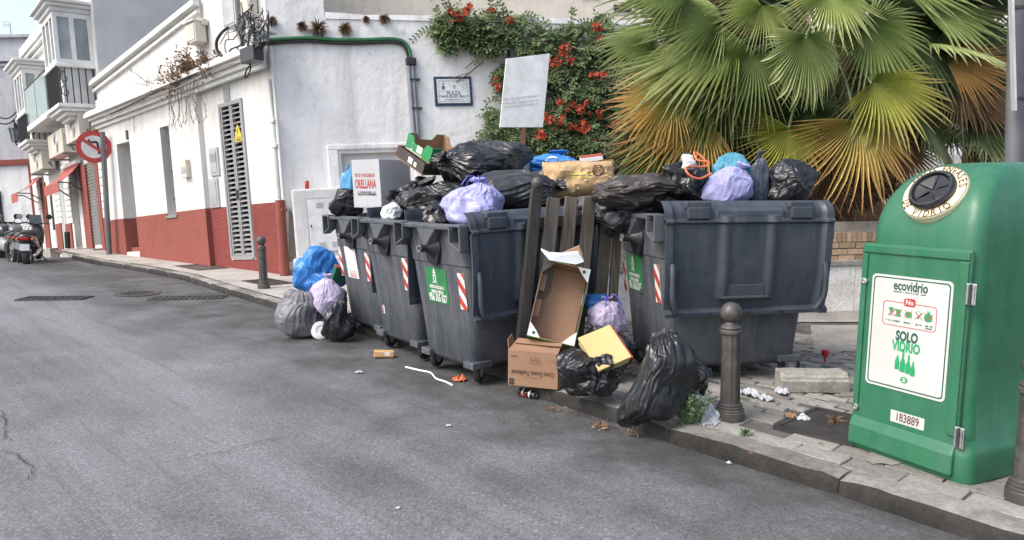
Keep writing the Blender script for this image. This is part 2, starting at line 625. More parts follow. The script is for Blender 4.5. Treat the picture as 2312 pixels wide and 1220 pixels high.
bagmat('bag_black', (.014, .015, .018), .26)
bagmat('bag_charcoal', (.030, .032, .037), .30)
bagmat('bag_grey', (.13, .13, .145), .36)
bagmat('bag_navy', (.045, .058, .085), .34)
bagmat('bag_brown', (.045, .038, .036), .44)
bagmat('bag_lilac', (.34, .34, .60), .42, .12, .8)
bagmat('bag_mauve', (.40, .35, .50), .42, .12, .8)
bagmat('bag_blue', (.035, .19, .55), .34, .1, .9)
bagmat('bag_teal', (.07, .26, .36), .36, .1, .9)
bagmat('bag_cyan', (.10, .36, .60), .34, .1, .9)
bagmat('bag_white', (.62, .64, .68), .42, .12, .8)
simple('tie_blue', (.04, .06, .36), .4)
simple('tie_orange', (.62, .16, .07), .4)
# ------------------------------------------------------------------ the setting: road, pavement, kerb
random.seed(5)
rng = np.random.default_rng(7)
PAVE = 0.095

KERB = [(-9, -.16), (-2, -.125), (-1.2, -.055), (-.1, .0), (.4, .08), (1.2, .125), (1.9, .36), (5.8, .60), (6.42, .62), (8.78, .76), (10.78, .93), (12.64, .86), (15.2, .58), (19, .5)]
def kerb_b(a):
    return float(np.interp(a, [k[0] for k in KERB], [k[1] for k in KERB]))
def ST(a, b, z=0.0):
    p = K0 + SDIR * a + BDIR * b
    return Vector((p.x, p.y, z))

# road: one gently uneven sheet reaching far beyond the view
mb = MB()
xs = np.concatenate([np.linspace(-140, -16, 9), np.linspace(-14, 10, 49), np.linspace(14, 140, 9)])
ys = np.concatenate([np.linspace(-60, -4, 6), np.linspace(-2, 20, 45), np.linspace(24, 200, 9)])
vv = []
for y in ys:
    for x in xs:
        z = 0.0
        if -14 <= x <= 10 and -2 <= y <= 20:
            z = .008 * noise.noise(Vector((x * .7, y * .7, 3)))
        far = (x - K0.x) * SDIR.x + (y - K0.y) * SDIR.y
        if far > 17:
            z -= (far - 17) * .07            # the climb levels off beyond the crest
        vv.append((x, y, z))
n = len(xs)
mb.add(vv, [(j * n + i, j * n + i + 1, (j + 1) * n + i + 1, (j + 1) * n + i) for j in range(len(ys) - 1) for i in range(n - 1)])
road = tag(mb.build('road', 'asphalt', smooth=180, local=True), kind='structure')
road['label'] = 'worn grey asphalt street climbing past the bins'

# cracks in the asphalt: thin sunken-looking tar-dark strips
def crack(pts, wd):
    m = MB()
    P = []
    for (x, y) in pts:
        P.append(at_z(x, y, 0.0))
    fine = []
    for i in range(len(P) - 1):
        for k in range(6):
            q = P[i].lerp(P[i + 1], k / 6)
            q += Vector((random.uniform(-1, 1), random.uniform(-1, 1), 0)) * .012
            fine.append(q)
    fine.append(P[-1])
    L, Rr = [], []
    for i, q in enumerate(fine):
        d = (fine[min(i + 1, len(fine) - 1)] - fine[max(0, i - 1)]).normalized()
        s = Vector((-d.y, d.x, 0)) * wd * random.uniform(.3, 1) * (.3 + .7 * math.sin(math.pi * (i + .5) / len(fine)))
        L.append(q + s + Vector((0, 0, .0135)))
        Rr.append(q - s + Vector((0, 0, .0135)))
    k = len(L)
    m.add(L + Rr, [(i, i + k, i + k + 1, i + 1) for i in range(k - 1)])
    return m.build('crack', 'black_rubber', road)
crack([(0, 930), (14, 960), (10, 990), (28, 1000)], .007)
crack([(2, 1022), (30, 1025), (50, 1045), (78, 1060), (62, 1090)], .006)
crack([(385, 1043), (500, 1025), (590, 1000), (690, 985)], .004)

# pavement bed: from the kerb back to the walls and across the little square
mb = MB()
top, edge = [], []
As = np.linspace(-9, 19, 60)
nb = 14
vv = []
for a in As:
    b0 = kerb_b(a) + .10
    for j in range(nb):
        b = b0 + (24 * (j / (nb - 1)) ** 2)
        p = ST(a, b)
        z = PAVE - .012 + .006 * noise.noise(Vector((p.x, p.y, 8)))
        vv.append((p.x, p.y, z))
mb.add(vv, [(i * nb + j, (i + 1) * nb + j, (i + 1) * nb + j + 1, i * nb + j + 1) for i in range(len(As) - 1) for j in range(nb - 1)])
mb.f = [tuple(reversed(f)) for f in mb.f]
pave = tag(mb.build('pavement', 'pavement_bed', smooth=180, local=True), kind='structure')
pave['label'] = 'stained grey stone pavement behind the kerb'

# kerb: separate long stones, chipped and uneven
kerb = tag(bpy.data.objects.new('kerb', None), 'rough dark granite kerb stones edging the pavement', kind='structure')
COL.objects.link(kerb)
def kerb_stone(a0, a1):
    m = MB()
    na = 12
    prof = [(0.0, -.06), (-.004, .04), (.002, .072), (.016, PAVE + .0), (.11, PAVE + .008), (.19, PAVE + .004), (.195, -.05)]
    sd = random.uniform(0, 99)
    rings = []
    dz = random.uniform(-.008, .006)
    for i in range(na + 1):
        a = a0 + (a1 - a0) * i / na
        kb = kerb_b(a)
        e = min(i, na - i)
        rr = []
        for j, (b, z) in enumerate(prof):
            q = .007 * noise.noise(Vector((a * 3.1 + sd, j * .7, 1))) + .009 * noise.noise(Vector((a * 13 + sd, j * 1.3, 5)))
            bb = b + q * (1 if j < 5 else .3)
            zz = z + (q * .8 if 1 < j < 6 else 0) + dz
            if e == 0:
                zz -= .014 if 1 < j < 6 else 0
                bb += .012 if j < 3 else 0
            p = ST(a, kb + bb, zz)
            rr.append(p)
        rings.append(rr)
    m.loft(rings, True, True)
    npf = len(prof)
    m.m = [1 if (i < na * npf and i % npf < 3) else 0 for i in range(len(m.f))]  # road-side faces take the stone with shade painted in
    return m.build('kerb_stone', ['kerb_stone', 'kerb_face_shade'], kerb, smooth=50)
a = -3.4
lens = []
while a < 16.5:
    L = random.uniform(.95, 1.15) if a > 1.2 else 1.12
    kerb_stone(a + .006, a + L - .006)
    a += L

# paving: slabs next to the kerb, then small setts; the ones that show are single stones
paver_var = []
def paver_mesh(lx, ly, k):
    m = MB()
    h = .02
    sd = random.uniform(0, 50)
    jx = lambda: random.uniform(-.006, .006)
    c = [(-lx / 2 + jx(), -ly / 2 + jx()), (lx / 2 + jx(), -ly / 2 + jx()), (lx / 2 + jx(), ly / 2 + jx()), (-lx / 2 + jx(), ly / 2 + jx())]
    ins = .006
    rings = [[Vector((x, y, -h)) for x, y in c],
             [Vector((x, y, -.005)) for x, y in c],
             [Vector((x - math.copysign(ins, x), y - math.copysign(ins, y), random.uniform(-.002, .002))) for x, y in c]]
    m.loft(rings, False, True)
    me_ob = m.build('paver', 'paver_stone', None, local=True)
    me = me_ob.data
    bpy.data.objects.remove(me_ob)
    return me
small = [paver_mesh(.187, .087, k) for k in range(8)]
slabs = [paver_mesh(.288, .180, k) for k in range(5)]
place = []
aa = -2.6
while aa < 2.2:
    for row in range(3):
        place.append((aa + .15 + (row % 2) * .14, kerb_b(aa) + .200 + .095 + row * .195, 'slab'))
    aa += .302
aa = -2.6
i = 0
while aa < 2.6:
    b = .79 + (.05 if i % 2 else 0)
    j = 0
    while b < 3.6:
        place.append((aa + (.10 if j % 2 else 0), kerb_b(aa) + b, 'sett'))
        b += .1
        j += 1
    aa += .2
    i += 1
def in_view(p):
    v = p - EYEP
    f = v.dot(_FW)
    if f < .5:
        return None
    x = 1156 + F * v.dot(_RI) / f
    y = 610 - F * v.dot(_UP) / f
    return (x, y, f)
MANHOLE = at_z(1880, 962, PAVE)
# boxes on the picture where bins, the recycling bank and bags stand in front
cand = []
for (a, b, k) in place:
    p = ST(a, b, PAVE)
    q = in_view(p)
    if q is None:
        continue
    if abs((p - MANHOLE).dot(SDIR)) < .30 and abs((p - MANHOLE).dot(BDIR)) < .36:
        continue
    hidden = not (-20 < q[0] < 2340 and 0 < q[1] < 1240)
    cand.append((hidden, q[2], p, k))
cand.sort(key=lambda c: (c[0], c[1]))
rest = MB()
for idx, (hid, f, p, k) in enumerate(cand):
    yaw = STREET_ROT + random.uniform(-.03, .03)
    zz = PAVE + random.uniform(-.003, .004)
    me = random.choice(slabs if k == 'slab' else small)
    if idx < 290:
        o = bpy.data.objects.new('paver', me)
        COL.objects.link(o)
        o.parent = pave
        o.location = (p.x, p.y, zz)
        o.rotation_euler = (random.uniform(-.02, .02), random.uniform(-.02, .02), yaw)
    else:
        Mt = Matrix.Translation((p.x, p.y, zz)) @ Euler((0, 0, yaw)).to_matrix().to_4x4()
        rest.add([Mt @ v.co for v in me.vertices], [tuple(q.vertices) for q in me.polygons])
if rest.v:
    o = rest.build('paver_field', 'paver_stone', pave)
    o['kind'] = 'stuff'

# dusty pale paving along the white house, up the street
mb = MB(); vv = []
As2 = np.linspace(5.2, 18.6, 40)
for a in As2:
    for j in range(7):
        p = ST(a, kerb_b(a) + .21 + 5.5 * j / 6)
        vv.append((p.x, p.y, PAVE + .004))
mb.add(vv, [(i * 7 + j, i * 7 + j + 1, (i + 1) * 7 + j + 1, (i + 1) * 7 + j) for i in range(len(As2) - 1) for j in range(6)])
mb.build('pale_paving', 'far_paving', pave)
# paler paving of the square behind, and worn plaster patches
mb = MB()
for (poly, z) in (([(1830, 735), (1960, 735), (1960, 790), (1840, 800)], .004), ([(1300, 700), (2100, 700), (2100, 728), (1300, 728)], .003)):
    pts = [at_z(x, y, PAVE) for x, y in poly]
    mb.add([p + Vector((0, 0, z)) for p in pts], [(3, 2, 1, 0)])
mb.build('pale_paving', 'far_paving', pave)
mb = MB()
for cx, cy, rr in ((2010, 1030, .17), (1915, 890, .10)):
    c = at_z(cx, cy, PAVE)
    ring = []
    for k in range(22):
        t = 2 * math.pi * k / 22
        r = rr * (1 + .45 * noise.noise(Vector((math.cos(t) * 1.7, math.sin(t) * 1.7, cx))))
        ring.append(c + SDIR * math.cos(t) * r * .6 + BDIR * math.sin(t) * r * 1.3 + Vector((0, 0, .0075)))
    mb.add(ring, [tuple(range(21, -1, -1))])
o = mb.build('mortar_patch', 'far_paving', pave)

# covers and drains
def cover_rect(px, py, la, lb, z, name, label, mat, bars, parent_z=.0, ang=None):
    c = at_z(px, py, z)
    x = SDIR if ang is None else Vector((math.cos(ang), math.sin(ang), 0))
    y = Vector((-x.y, x.x, 0))
    t = thing(name, label, 'drain' if bars else 'cover', c)
    m = MB()
    fr = .03
    for (sx, sy, wx, wy) in ((0, lb / 2 - fr / 2, la, fr), (0, -lb / 2 + fr / 2, la, fr), (la / 2 - fr / 2, 0, fr, lb - 2 * fr), (-la / 2 + fr / 2, 0, fr, lb - 2 * fr)):
        cc = c + x * sx + y * sy
        m.obox(cc - x * wx / 2 - y * wy / 2 - Vector((0, 0, .02)), x * wx, y * wy, Vector((0, 0, .032)))
    m.build('frame', mat, t)
    m = MB()
    m.obox(c - x * (la / 2 - fr) - y * (lb / 2 - fr) - Vector((0, 0, .02)), x * (la - 2 * fr), y * (lb - 2 * fr), Vector((0, 0, .026 if not bars else .023)))
    m.build('plate' if not bars else 'pit', mat if not bars else 'hollow_dark', t)
    for k in range(bars):
        m = MB()
        f = -la / 2 + fr + (la - 2 * fr) * (k + .5) / bars
        m.obox(c + x * (f - .016) - y * (lb / 2 - fr) - Vector((0, 0, .01)), x * .032, y * (lb - 2 * fr), Vector((0, 0, .02)))
        m.build('bar', mat, t)
    return t
cover_rect(1880, 962, .50, .62, PAVE, 'manhole_cover', 'dark rectangular iron cover set in the pavement by the green glass bank', 'dark_metal', 0)
cover_rect(124, 674, .95, .38, .004, 'drain_grate', 'rectangular slotted drain grate in the road, away from the kerb', 'dark_metal', 9, ang=.05)
cover_rect(425, 673, 1.05, .34, .004, 'drain_grate', 'long slotted drain grate in the road beside the kerb', 'dark_metal', 12, ang=.12)
t = thing('manhole_cover', 'round iron manhole cover in the road between two drain grates', 'cover', at_z(310, 664, 0))
m = MB(); m.lathe([(.0, .016), (.30, .016), (.31, .014), (.33, .014), (.34, .008), (.34, -.01)], 32, Matrix.Translation(at_z(310, 664, 0)), cap=False)
m.build('rim', 'dark_metal', t, smooth=40)
m = MB()
c0 = at_z(310, 664, 0)
for i in range(-4, 5):
    for j in range(-4, 5):
        if i * i + j * j < 17:
            m.box(c0 + Vector((i * .06, j * .06, .018)), (.035, .035, .008))
m.build('tread', 'dark_metal', t)
# ribbed service covers in the far pavement
cover_rect(605, 638, .9, .5, PAVE, 'service_cover', 'ribbed metal cover in the pavement by the small iron bollard', 'dark_metal', 10, ang=2.35)
cover_rect(455, 604, 1.2, .6, PAVE, 'service_cover', 'ribbed metal cover in the pavement under the meter cupboards', 'dark_metal', 10, ang=2.35)
# ------------------------------------------------------------------ corner house: white front wall and white/red street wall
random.seed(11)
CORNER = at_z(650, 622, PAVE)
FWL = Plane(CORNER, (.951, .309))                  # wall facing the square
LWL = Plane(CORNER, (-.761, .648), flip=True)      # wall along the street
if LWL.n.y > 0: LWL.n = -LWL.n
if FWL.n.y > 0: FWL.n = -FWL.n

def sheet(mb, pl, s0, s1, t0, t1, holes, depth, d=0.0, mi=0, thick=None):
    """front face of a wall with openings, their reveals, and optionally the wall's own thickness"""
    ss = sorted(set([s0, s1] + [h[0] for h in holes] + [h[1] for h in holes]))
    tt = sorted(set([t0, t1] + [h[2] for h in holes] + [h[3] for h in holes]))
    def fl(q):
        nn = (q[1] - q[0]).cross(q[2] - q[0])
        return q
    for i in range(len(ss) - 1):
        for j in range(len(tt) - 1):
            cs, ct = (ss[i] + ss[i + 1]) / 2, (tt[j] + tt[j + 1]) / 2
            if any(h[0] < cs < h[1] and h[2] < ct < h[3] for h in holes):
                continue
            mb.add([pl.P(ss[i], tt[j], d), pl.P(ss[i + 1], tt[j], d), pl.P(ss[i + 1], tt[j + 1], d), pl.P(ss[i], tt[j + 1], d)], [(0, 1, 2, 3)], mi)
    for h in holes:
        a, b, c, e = h[:4]
        dd = h[4] if len(h) > 4 else depth
        P = pl.P
        mb.add([P(a, c, d), P(a, e, d), P(a, e, d - dd), P(a, c, d - dd)], [(0, 1, 2, 3)], mi)
        mb.add([P(b, c, d), P(b, e, d), P(b, e, d - dd), P(b, c, d - dd)], [(0, 1, 2, 3)], mi)
        mb.add([P(a, e, d), P(b, e, d), P(b, e, d - dd), P(a, e, d - dd)], [(0, 1, 2, 3)], mi)
        mb.add([P(a, c, d), P(b, c, d), P(b, c, d - dd), P(a, c, d - dd)], [(0, 1, 2, 3)], mi)
    if thick:
        mb.add([pl.P(s0, t0, d), pl.P(s0, t1, d), pl.P(s0, t1, d - thick), pl.P(s0, t0, d - thick)], [(0, 1, 2, 3)], mi)
        mb.add([pl.P(s1, t0, d), pl.P(s1, t1, d), pl.P(s1, t1, d - thick), pl.P(s1, t0, d - thick)], [(0, 1, 2, 3)], mi)
        mb.add([pl.P(s0, t1, d), pl.P(s1, t1, d), pl.P(s1, t1, d - thick), pl.P(s0, t1, d - thick)], [(0, 1, 2, 3)], mi)
        mb.add([pl.P(s0, t0, d - thick), pl.P(s1, t0, d - thick), pl.P(s1, t1, d - thick), pl.P(s0, t1, d - thick)], [(0, 1, 2, 3)], mi)

house = thing('corner_house', 'white corner house with red painted base and louvred metal doors', 'house', CORNER)

# --- key stations on the street wall (s grows along the street)
s_end = LWL.px(258, 560)[0]
s_step = LWL.px(479, 520)[0]
ld0, ld1 = LWL.px(562, 404)[0], LWL.px(510, 412)[0]            # louvre doors
lt0, lt1 = LWL.px(552, 583)[1], LWL.px(520, 232)[1]
wn0, wn1 = LWL.px(402, 400)[0], LWL.px(380, 385)[0]            # barred window
wt0, wt1 = LWL.px(400, 486)[1], LWL.px(390, 284)[1]
dr0, dr1 = LWL.px(313, 430)[0], LWL.px(283, 430)[0]            # doorway
dt0, dt1 = LWL.px(312, 568)[1], LWL.px(292, 322)[1]
t_cor0 = LWL.px(600, 118)[1]
t_cor1 = LWL.px(237, 262)[1]
def t_cor(s): return t_cor0 + (t_cor1 - t_cor0) * s / s_end
sp0, tp0 = LWL.px(452, 8)
sp1, tp1 = LWL.px(240, 174)
def t_par(s): return tp0 + (tp1 - tp0) * (s - sp0) / (sp1 - sp0)
# the red base line
td_a = LWL.px(640, 455)[1]; td_b = LWL.px(480, 470)[1]; td_c = LWL.px(262, 497)[1]

STEP = .10
m = MB()
sheet(m, LWL, 0, s_step, -.6, t_cor0 + .25, [(ld0, ld1, lt0, lt1, .12)], .12)
sheet(m, LWL, s_step, s_end, -.6, t_cor0 + .25, [(wn0, wn1, wt0, wt1, .38), (dr0, dr1, dt0, dt1, .55)], .3, STEP)
m.wbox(LWL, s_step - .003, s_step, -.6, t_cor0 + .25, 0, STEP)
m.build('street_wall', 'white_plaster', house)
m = MB(); m.wbox(LWL, ld0 - .02, ld1 + .02, lt0 - .02, lt1 + .02, -.14, -.121); m.build('door_void', 'hollow_dark', house)  # black sheet painted as the unlit space behind the slats
# upper wall, above the cornice: parapet sloping with the roof, tall part near the corner
m = MB()
P = LWL.P
tb = t_cor0 + .2
m.prism([P(sp0, tb, STEP - .05), P(s_end, tb, STEP - .05), P(s_end, t_par(s_end), STEP - .05), P(sp0, t_par(sp0), STEP - .05)], LWL.n * -.3)
m.prism([P(0, tb, -.02), P(sp0 - .002, tb, -.02), P(sp0 - .002, tb + 4.5, -.02), P(0, tb + 4.5, -.02)], LWL.n * -.3)
m.build('upper_wall', 'white_plaster', house)
# parapet mouldings
for k, (dt, th, pr) in enumerate(((-.06, .09, .13), (-.20, .05, .07), (.03, .05, .09))):
    m = MB()
    m.prism([P(sp0 - .05, t_par(sp0) + dt, STEP - .05), P(s_end + .06, t_par(s_end + .06) + dt, STEP - .05), P(s_end + .06, t_par(s_end + .06) + dt + th, STEP - .05), P(sp0 - .05, t_par(sp0) + dt + th, STEP - .05)], LWL.n * pr)
    m.build('parapet_moulding', 'white_trim', house)
# cornice: stacked projecting courses
for k, (dt, th, pr) in enumerate(((-.30, .08, .06), (-.215, .09, .13), (-.12, .06, .20), (-.055, .09, .29), (.038, .05, .24))):
    m = MB()
    a, b = -.02, s_end + .03
    m.prism([P(a, t_cor(a) + dt, STEP - .02), P(b, t_cor(b) + dt, STEP - .02), P(b, t_cor(b) + dt + th, STEP - .02), P(a, t_cor(a) + dt + th, STEP - .02)], LWL.n * (pr + .02))
    m.build('cornice_course', 'white_trim', house, bevel=.006)
# red base
m = MB()
def band(m, s0, s1, ta, tb_, d, th=.012):
    m.prism([P(s0, -.6, d), P(s1, -.6, d), P(s1, tb_, d), P(s0, ta, d)], LWL.n * th)
band(m, .14, ld0 - .035, td_a, td_a + (td_b - td_a) * .45, .0)
band(m, ld1 + .035, s_step - .004, td_a + (td_b - td_a) * .8, td_b, .0)
m.prism([P(ld0 - .035, -.6, 0), P(ld1 + .035, -.6, 0), P(ld1 + .035, lt0 - .035, 0), P(ld0 - .035, lt0 - .035, 0)], LWL.n * .012)
m.build('red_base', 'rough_red_plaster', house)
m = MB()
def t_line(s): return td_b + (td_c - td_b) * (s - s_step) / (s_end - s_step)
s_a = s_step - .006
band(m, s_a, wn0, t_line(s_a), t_line(wn0), STEP)
m.prism([P(wn0, -.6, STEP), P(wn1, -.6, STEP), P(wn1, min(wt0 - .06, t_line(wn1)), STEP), P(wn0, min(wt0 - .06, t_line(wn0)), STEP)], LWL.n * .012)
band(m, wn1, dr0 - .002, t_line(wn1), t_line(dr0), STEP)
band(m, dr1 + .002, s_end, t_line(dr1), t_line(s_end), STEP)
# red continues into the doorway jamb, and its step
m.prism([P(dr1 - .012, -.6, STEP), P(dr1 - .012, t_line(dr1), STEP), P(dr1 - .012, t_line(dr1), STEP - .5), P(dr1 - .012, -.6, STEP - .5)], LWL.e * .011)
m.wbox(LWL, dr0 + .01, dr1 - .02, dt0 - .5, dt0 + .10, STEP - .5, STEP - .1)
m.wbox(LWL, s_a - .008, s_a, -.6, td_b, .01, STEP + .012)
m.build('red_base', 'red_plaster', house)

# louvred doors: frame, two leaves, every slat its own piece
frame = MB()
fw = .05
frame.wbox(LWL, ld0 - .01, ld1 + .01, lt1 - fw, lt1 + .02, -.10, .03)
frame.wbox(LWL, ld0 - .01, ld0 + fw, lt0, lt1 - fw, -.10, .03)
frame.wbox(LWL, ld1 - fw, ld1 + .01, lt0, lt1 - fw, -.10, .03)
frame.wbox(LWL, ld0 + fw, ld1 - fw, lt0 - .03, lt0 + fw, -.10, .03)
fr = frame.build('door_frame', 'louver_grey', house)
mid = (ld0 + ld1) / 2
for (a, b) in ((ld0 + fw, mid - .004), (mid + .004, ld1 - fw)):
    lf = MB()
    lf.wbox(LWL, a + .002, a + .045, lt0 + fw + .002, lt1 - fw - .002, -.06, .015)
    lf.wbox(LWL, b - .045, b - .002, lt0 + fw + .002, lt1 - fw - .002, -.06, .015)
    leaf = lf.build('louvred_door', 'louver_grey', house)
    ns = 31
    hgt = (lt1 - lt0 - 2 * fw) / ns
    for k in range(ns):
        t0 = lt0 + fw + hgt * k
        s = MB()
        s.prism([P(a + .046, t0 + .004, .012), P(a + .046, t0 + hgt * .46, -.045), P(a + .046, t0 + hgt * .46 + .010, -.045), P(a + .046, t0 + .018, .012)], LWL.e * (b - a - .092))
        s.build('slat', 'louver_grey', leaf)
hd = MB(); hd.wbox(LWL, mid - .03, mid + .03, (lt0 + lt1) / 2 - .35, (lt0 + lt1) / 2 - .17, .016, .04)
hd.build('door_lock', 'dark_metal', house)
# yellow warning triangle
s0_, t0_ = LWL.px(540, 298)
wt = thing('warning_sign', 'small yellow triangular warning plate on the louvred doors', 'sign', P(s0_, t0_ - .1, .03))
m = MB(); m.prism([P(s0_ - .13, t0_ - .10, .022), P(s0_ + .13, t0_ - .10, .022), P(s0_, t0_ + .14, .022)], LWL.n * .006)
m.wbox(LWL, s0_ - .13, s0_ + .13, t0_ - .18, t0_ - .11, .022, .028)
m.build('plate', 'warn_yellow', wt)
m = MB()
m.prism([P(s0_ - .008, t0_ - .05, .029), P(s0_ + .03, t0_ + .02, .029), P(s0_ + .005, t0_ + .02, .029), P(s0_ + .02, t0_ + .09, .029), P(s0_ - .025, t0_ + .01, .029), P(s0_, t0_ + .01, .029)], LWL.n * .002)
m.wbox(LWL, s0_ - .09, s0_ + .09, t0_ - .155, t0_ - .135, .029, .031)
m.build('bolt_symbol', 'ink_dark', wt)

# meter cupboards
for k, (y0, y1) in enumerate(((333, 398), (403, 470))):
    a = LWL.px(496, (y0 + y1) / 2)[0]; b = LWL.px(477, (y0 + y1) / 2)[0]
    c, e = LWL.px(486, y1)[1], LWL.px(486, y0)[1]
    t = thing('meter_cupboard', ['grey meter cupboard with two round windows on the white street wall', 'plain grey cupboard below the meter cupboard'][k], 'cupboard', P((a + b) / 2, c, 0))
    m = MB(); m.wbox(LWL, a, b, c, e, 0.001, .04); m.build('case', 'light_metal', t, bevel=.008)
    m = MB(); m.wbox(LWL, a + .05, b - .05, c + .06, e - .06, .041, .05); d = m.build('door', 'light_metal', t, bevel=.004)
    if k == 0:
        for q in (.33, .67):
            m = MB(); m.wbox(LWL, a + (b - a) * q - .055, a + (b - a) * q + .055, e - .28, e - .12, .051, .056); m.build('window', 'grey_metal', t, bevel=.02)
# doorbell / letter box
a, b = LWL.px(431, 385, STEP)[0], LWL.px(418, 385, STEP)[0]
c, e = LWL.px(424, 402, STEP)[1], LWL.px(424, 361, STEP)[1]
t = thing('letter_box', 'small cream letter box on the white wall beside the window', 'box', P(a, c, STEP))
m = MB(); m.wbox(LWL, a, b, c, e, STEP + .001, STEP + .10); m.build('case', 'cream_metal', t, bevel=.01)
m = MB(); m.wbox(LWL, a + .03, b - .03, c + .25 * (e - c), c + .6 * (e - c), STEP + .101, STEP + .108); m.build('flap', 'light_metal', t)

# window: dark shutter set deep, iron bars, hinges
m = MB(); m.wbox(LWL, wn0, wn1, wt0, wt1, STEP - .385, STEP - .38); m.build('shutter', 'pale_green_panel', house)
m = MB(); m.wbox(LWL, wn0 + .02, wn0 + .09, wt0, wt1, STEP - .37, STEP - .06); m.build('open_shutter', 'dark_metal', house)
for q in (.18, .5, .82):
    tt = wt0 + (wt1 - wt0) * q
    m = MB(); m.wbox(LWL, wn0 - .002, wn0 + .16, tt - .02, tt + .02, STEP - .05, STEP - .03); m.build('hinge', 'dark_metal', house)
m = MB(); m.wbox(LWL, wn0 - .05, wn1 + .05, wt0 - .055, wt0 - .003, STEP - .2, STEP + .04); m.build('window_sill', 'concrete', house, bevel=.006)
# doorway: closed door at the back
m = MB(); m.wbox(LWL, dr0, dr1, dt0 - .5, dt1, STEP - .56, STEP - .55); dd = m.build('door', 'grey_metal', house)
s_, t_ = LWL.px(288, 305, STEP)
m = MB(); m.wbox(LWL, s_ - .05, s_ + .05, t_ - .1, t_ + .1, STEP + .001, STEP + .02); m.build('number_plate', 'dark_metal', house)
# tile plate over the louvres
s_, t_ = LWL.px(511, 208)
m = MB(); m.wbox(LWL, s_ - .13, s_ + .10, t_ - .17, t_ + .08, .001, .014); m.build('tile_plate', 'grey_metal', house)
m = MB(); m.wbox(LWL, s_ - .11, s_ + .11, t_ + .09, t_ + .22, .001, .012); m.build('tile_plate', 'white_trim', house)

# rain pipe at the corner: white above, red below
def pipe(pl, pts, r, mat, name, parent, d=.05):
    m = MB(); m.tube([pl.P(*pl.px(x, y, d), d) for x, y in pts], r, 10); return m.build(name, mat, parent, smooth=60)
pipe(LWL, [(606, 180), (616, 270)], .035, 'white_trim', 'rain_pipe', house)
pipe(LWL, [(616, 272), (628, 450)], .05, 'white_trim', 'rain_pipe', house, .06)
pipe(LWL, [(612, 105), (640, 452)], .03, 'white_trim', 'rain_pipe', house, .04)
pipe(LWL, [(632, 452), (643, 622)], .085, 'red_plaster', 'rain_pipe', house, .08)
for (x, y) in ((617, 274), (622, 330), (636, 475)):
    m = MB(); s_, t_ = LWL.px(x, y, .06); m.wbox(LWL, s_ - .09, s_ + .09, t_ - .03, t_ + .03, 0.0, .12); m.build('pipe_clip', 'white_trim' if y < 450 else 'red_plaster', house, bevel=.01)

# --- wall facing the square
s_r = 22.0
t_top = FWL.px(900, 44)[1]
s_hi = FWL.px(733, 40)[0]
nich = [FWL.px(752, 330), FWL.px(905, 322), FWL.px(752, 445)]
na0, na1 = FWL.px(772, 380)[0], FWL.px(930, 380)[0]
nt0, nt1 = FWL.px(800, 470)[1], FWL.px(800, 346)[1]
m = MB()
sheet(m, FWL, 0, s_r, -.6, t_top, [(na0, na1, nt0, nt1, .10)], .1, 0, thick=.35)
m.wbox(FWL, 0, s_hi, t_top, t_top + 5, -.35, 0)
m.build('square_wall', 'wall_plaster', house)
m = MB(); m.wbox(FWL, na0, na1, nt0, nt1, -.105, -.10); m.build('blocked_window', 'grey_plaster', house)
f0, f1 = FWL.px(741, 380)[0], FWL.px(950, 380)[0]
ft0, ft1 = FWL.px(800, 480)[1], FWL.px(800, 326)[1]
for nm, a, b, c, e in (('head', f0, f1, nt1 + .06, ft1), ('jamb', f0, na0 - .05, ft0, nt1 + .06), ('jamb', na1 + .05, f1, ft0, nt1 + .06)):
    m = MB(); m.wbox(FWL, a, b, c, e, -.01, .05); m.build('window_' + nm, 'wall_plaster', house, bevel=.02)
# uneven coping along the wall top
m = MB()
n = 60
rings = []
for i in range(n + 1):
    s = s_hi + .01 + (s_r - s_hi) * i / n
    dz = .05 * noise.noise(Vector((s * 1.4, 2, 0))) + .03
    rings.append([FWL.P(s, t_top - .02, .02), FWL.P(s, t_top + .05 + dz, .01), FWL.P(s, t_top + .07 + dz, -.18), FWL.P(s, t_top - .02, -.37)])
m.loft(rings)
m.build('coping', 'wall_plaster', house, smooth=50)
# exposed masonry at the corner foot
m = MB()
pts = [(652, 470), (672, 505), (668, 540), (672, 572), (660, 590), (652, 592)]
m.prism([FWL.P(*FWL.px(x, y), .001) for x, y in pts], FWL.n * .006)
m.build('bare_patch', 'bare_render', house)
for k in range(6):
    m = MB(); s_, t_ = FWL.px(655 + (k % 3) * 34 + (k // 3) * 14, 613 - (k // 3) * 12); m.wbox(FWL, s_, s_ + .24, t_ - .06, t_ + .02, 0.002, .05); m.build('brick', 'bare_render', house, bevel=.008)

# electricity cabinet block
ca, cb = FWL.px(664, 520)[0], FWL.px(800, 520)[0]
ct0, ct1 = FWL.px(700, 600)[1], FWL.px(700, 428)[1]
cab = thing('utility_cabinet', 'white plastered utility cabinet with grey vented door against the wall', 'cabinet', FWL.P(ca, -.1, .2))
m = MB(); m.wbox(FWL, ca, cb, ct0 + .1, ct1, 0.0, .22); m.build('housing', 'cabinet_plaster', cab, bevel=.03)
m = MB(); m.wbox(FWL, ca - .06, cb + .06, -.5, ct0 + .14, 0.0, .30); m.build('plinth', 'cabinet_plaster', cab, bevel=.03)
da, db = FWL.px(699, 520, .22)[0], FWL.px(775, 520, .22)[0]
dt0_, dt1_ = FWL.px(730, 568, .22)[1], FWL.px(730, 450, .22)[1]
m = MB(); m.wbox(FWL, da - .03, db + .03, dt0_ - .03, dt1_ + .03, .221, .232); m.build('door_frame', 'light_metal', cab, bevel=.004)
m = MB(); m.wbox(FWL, da, db, dt0_, dt1_, .233, .246); door = m.build('door', 'board_white', cab, bevel=.006)
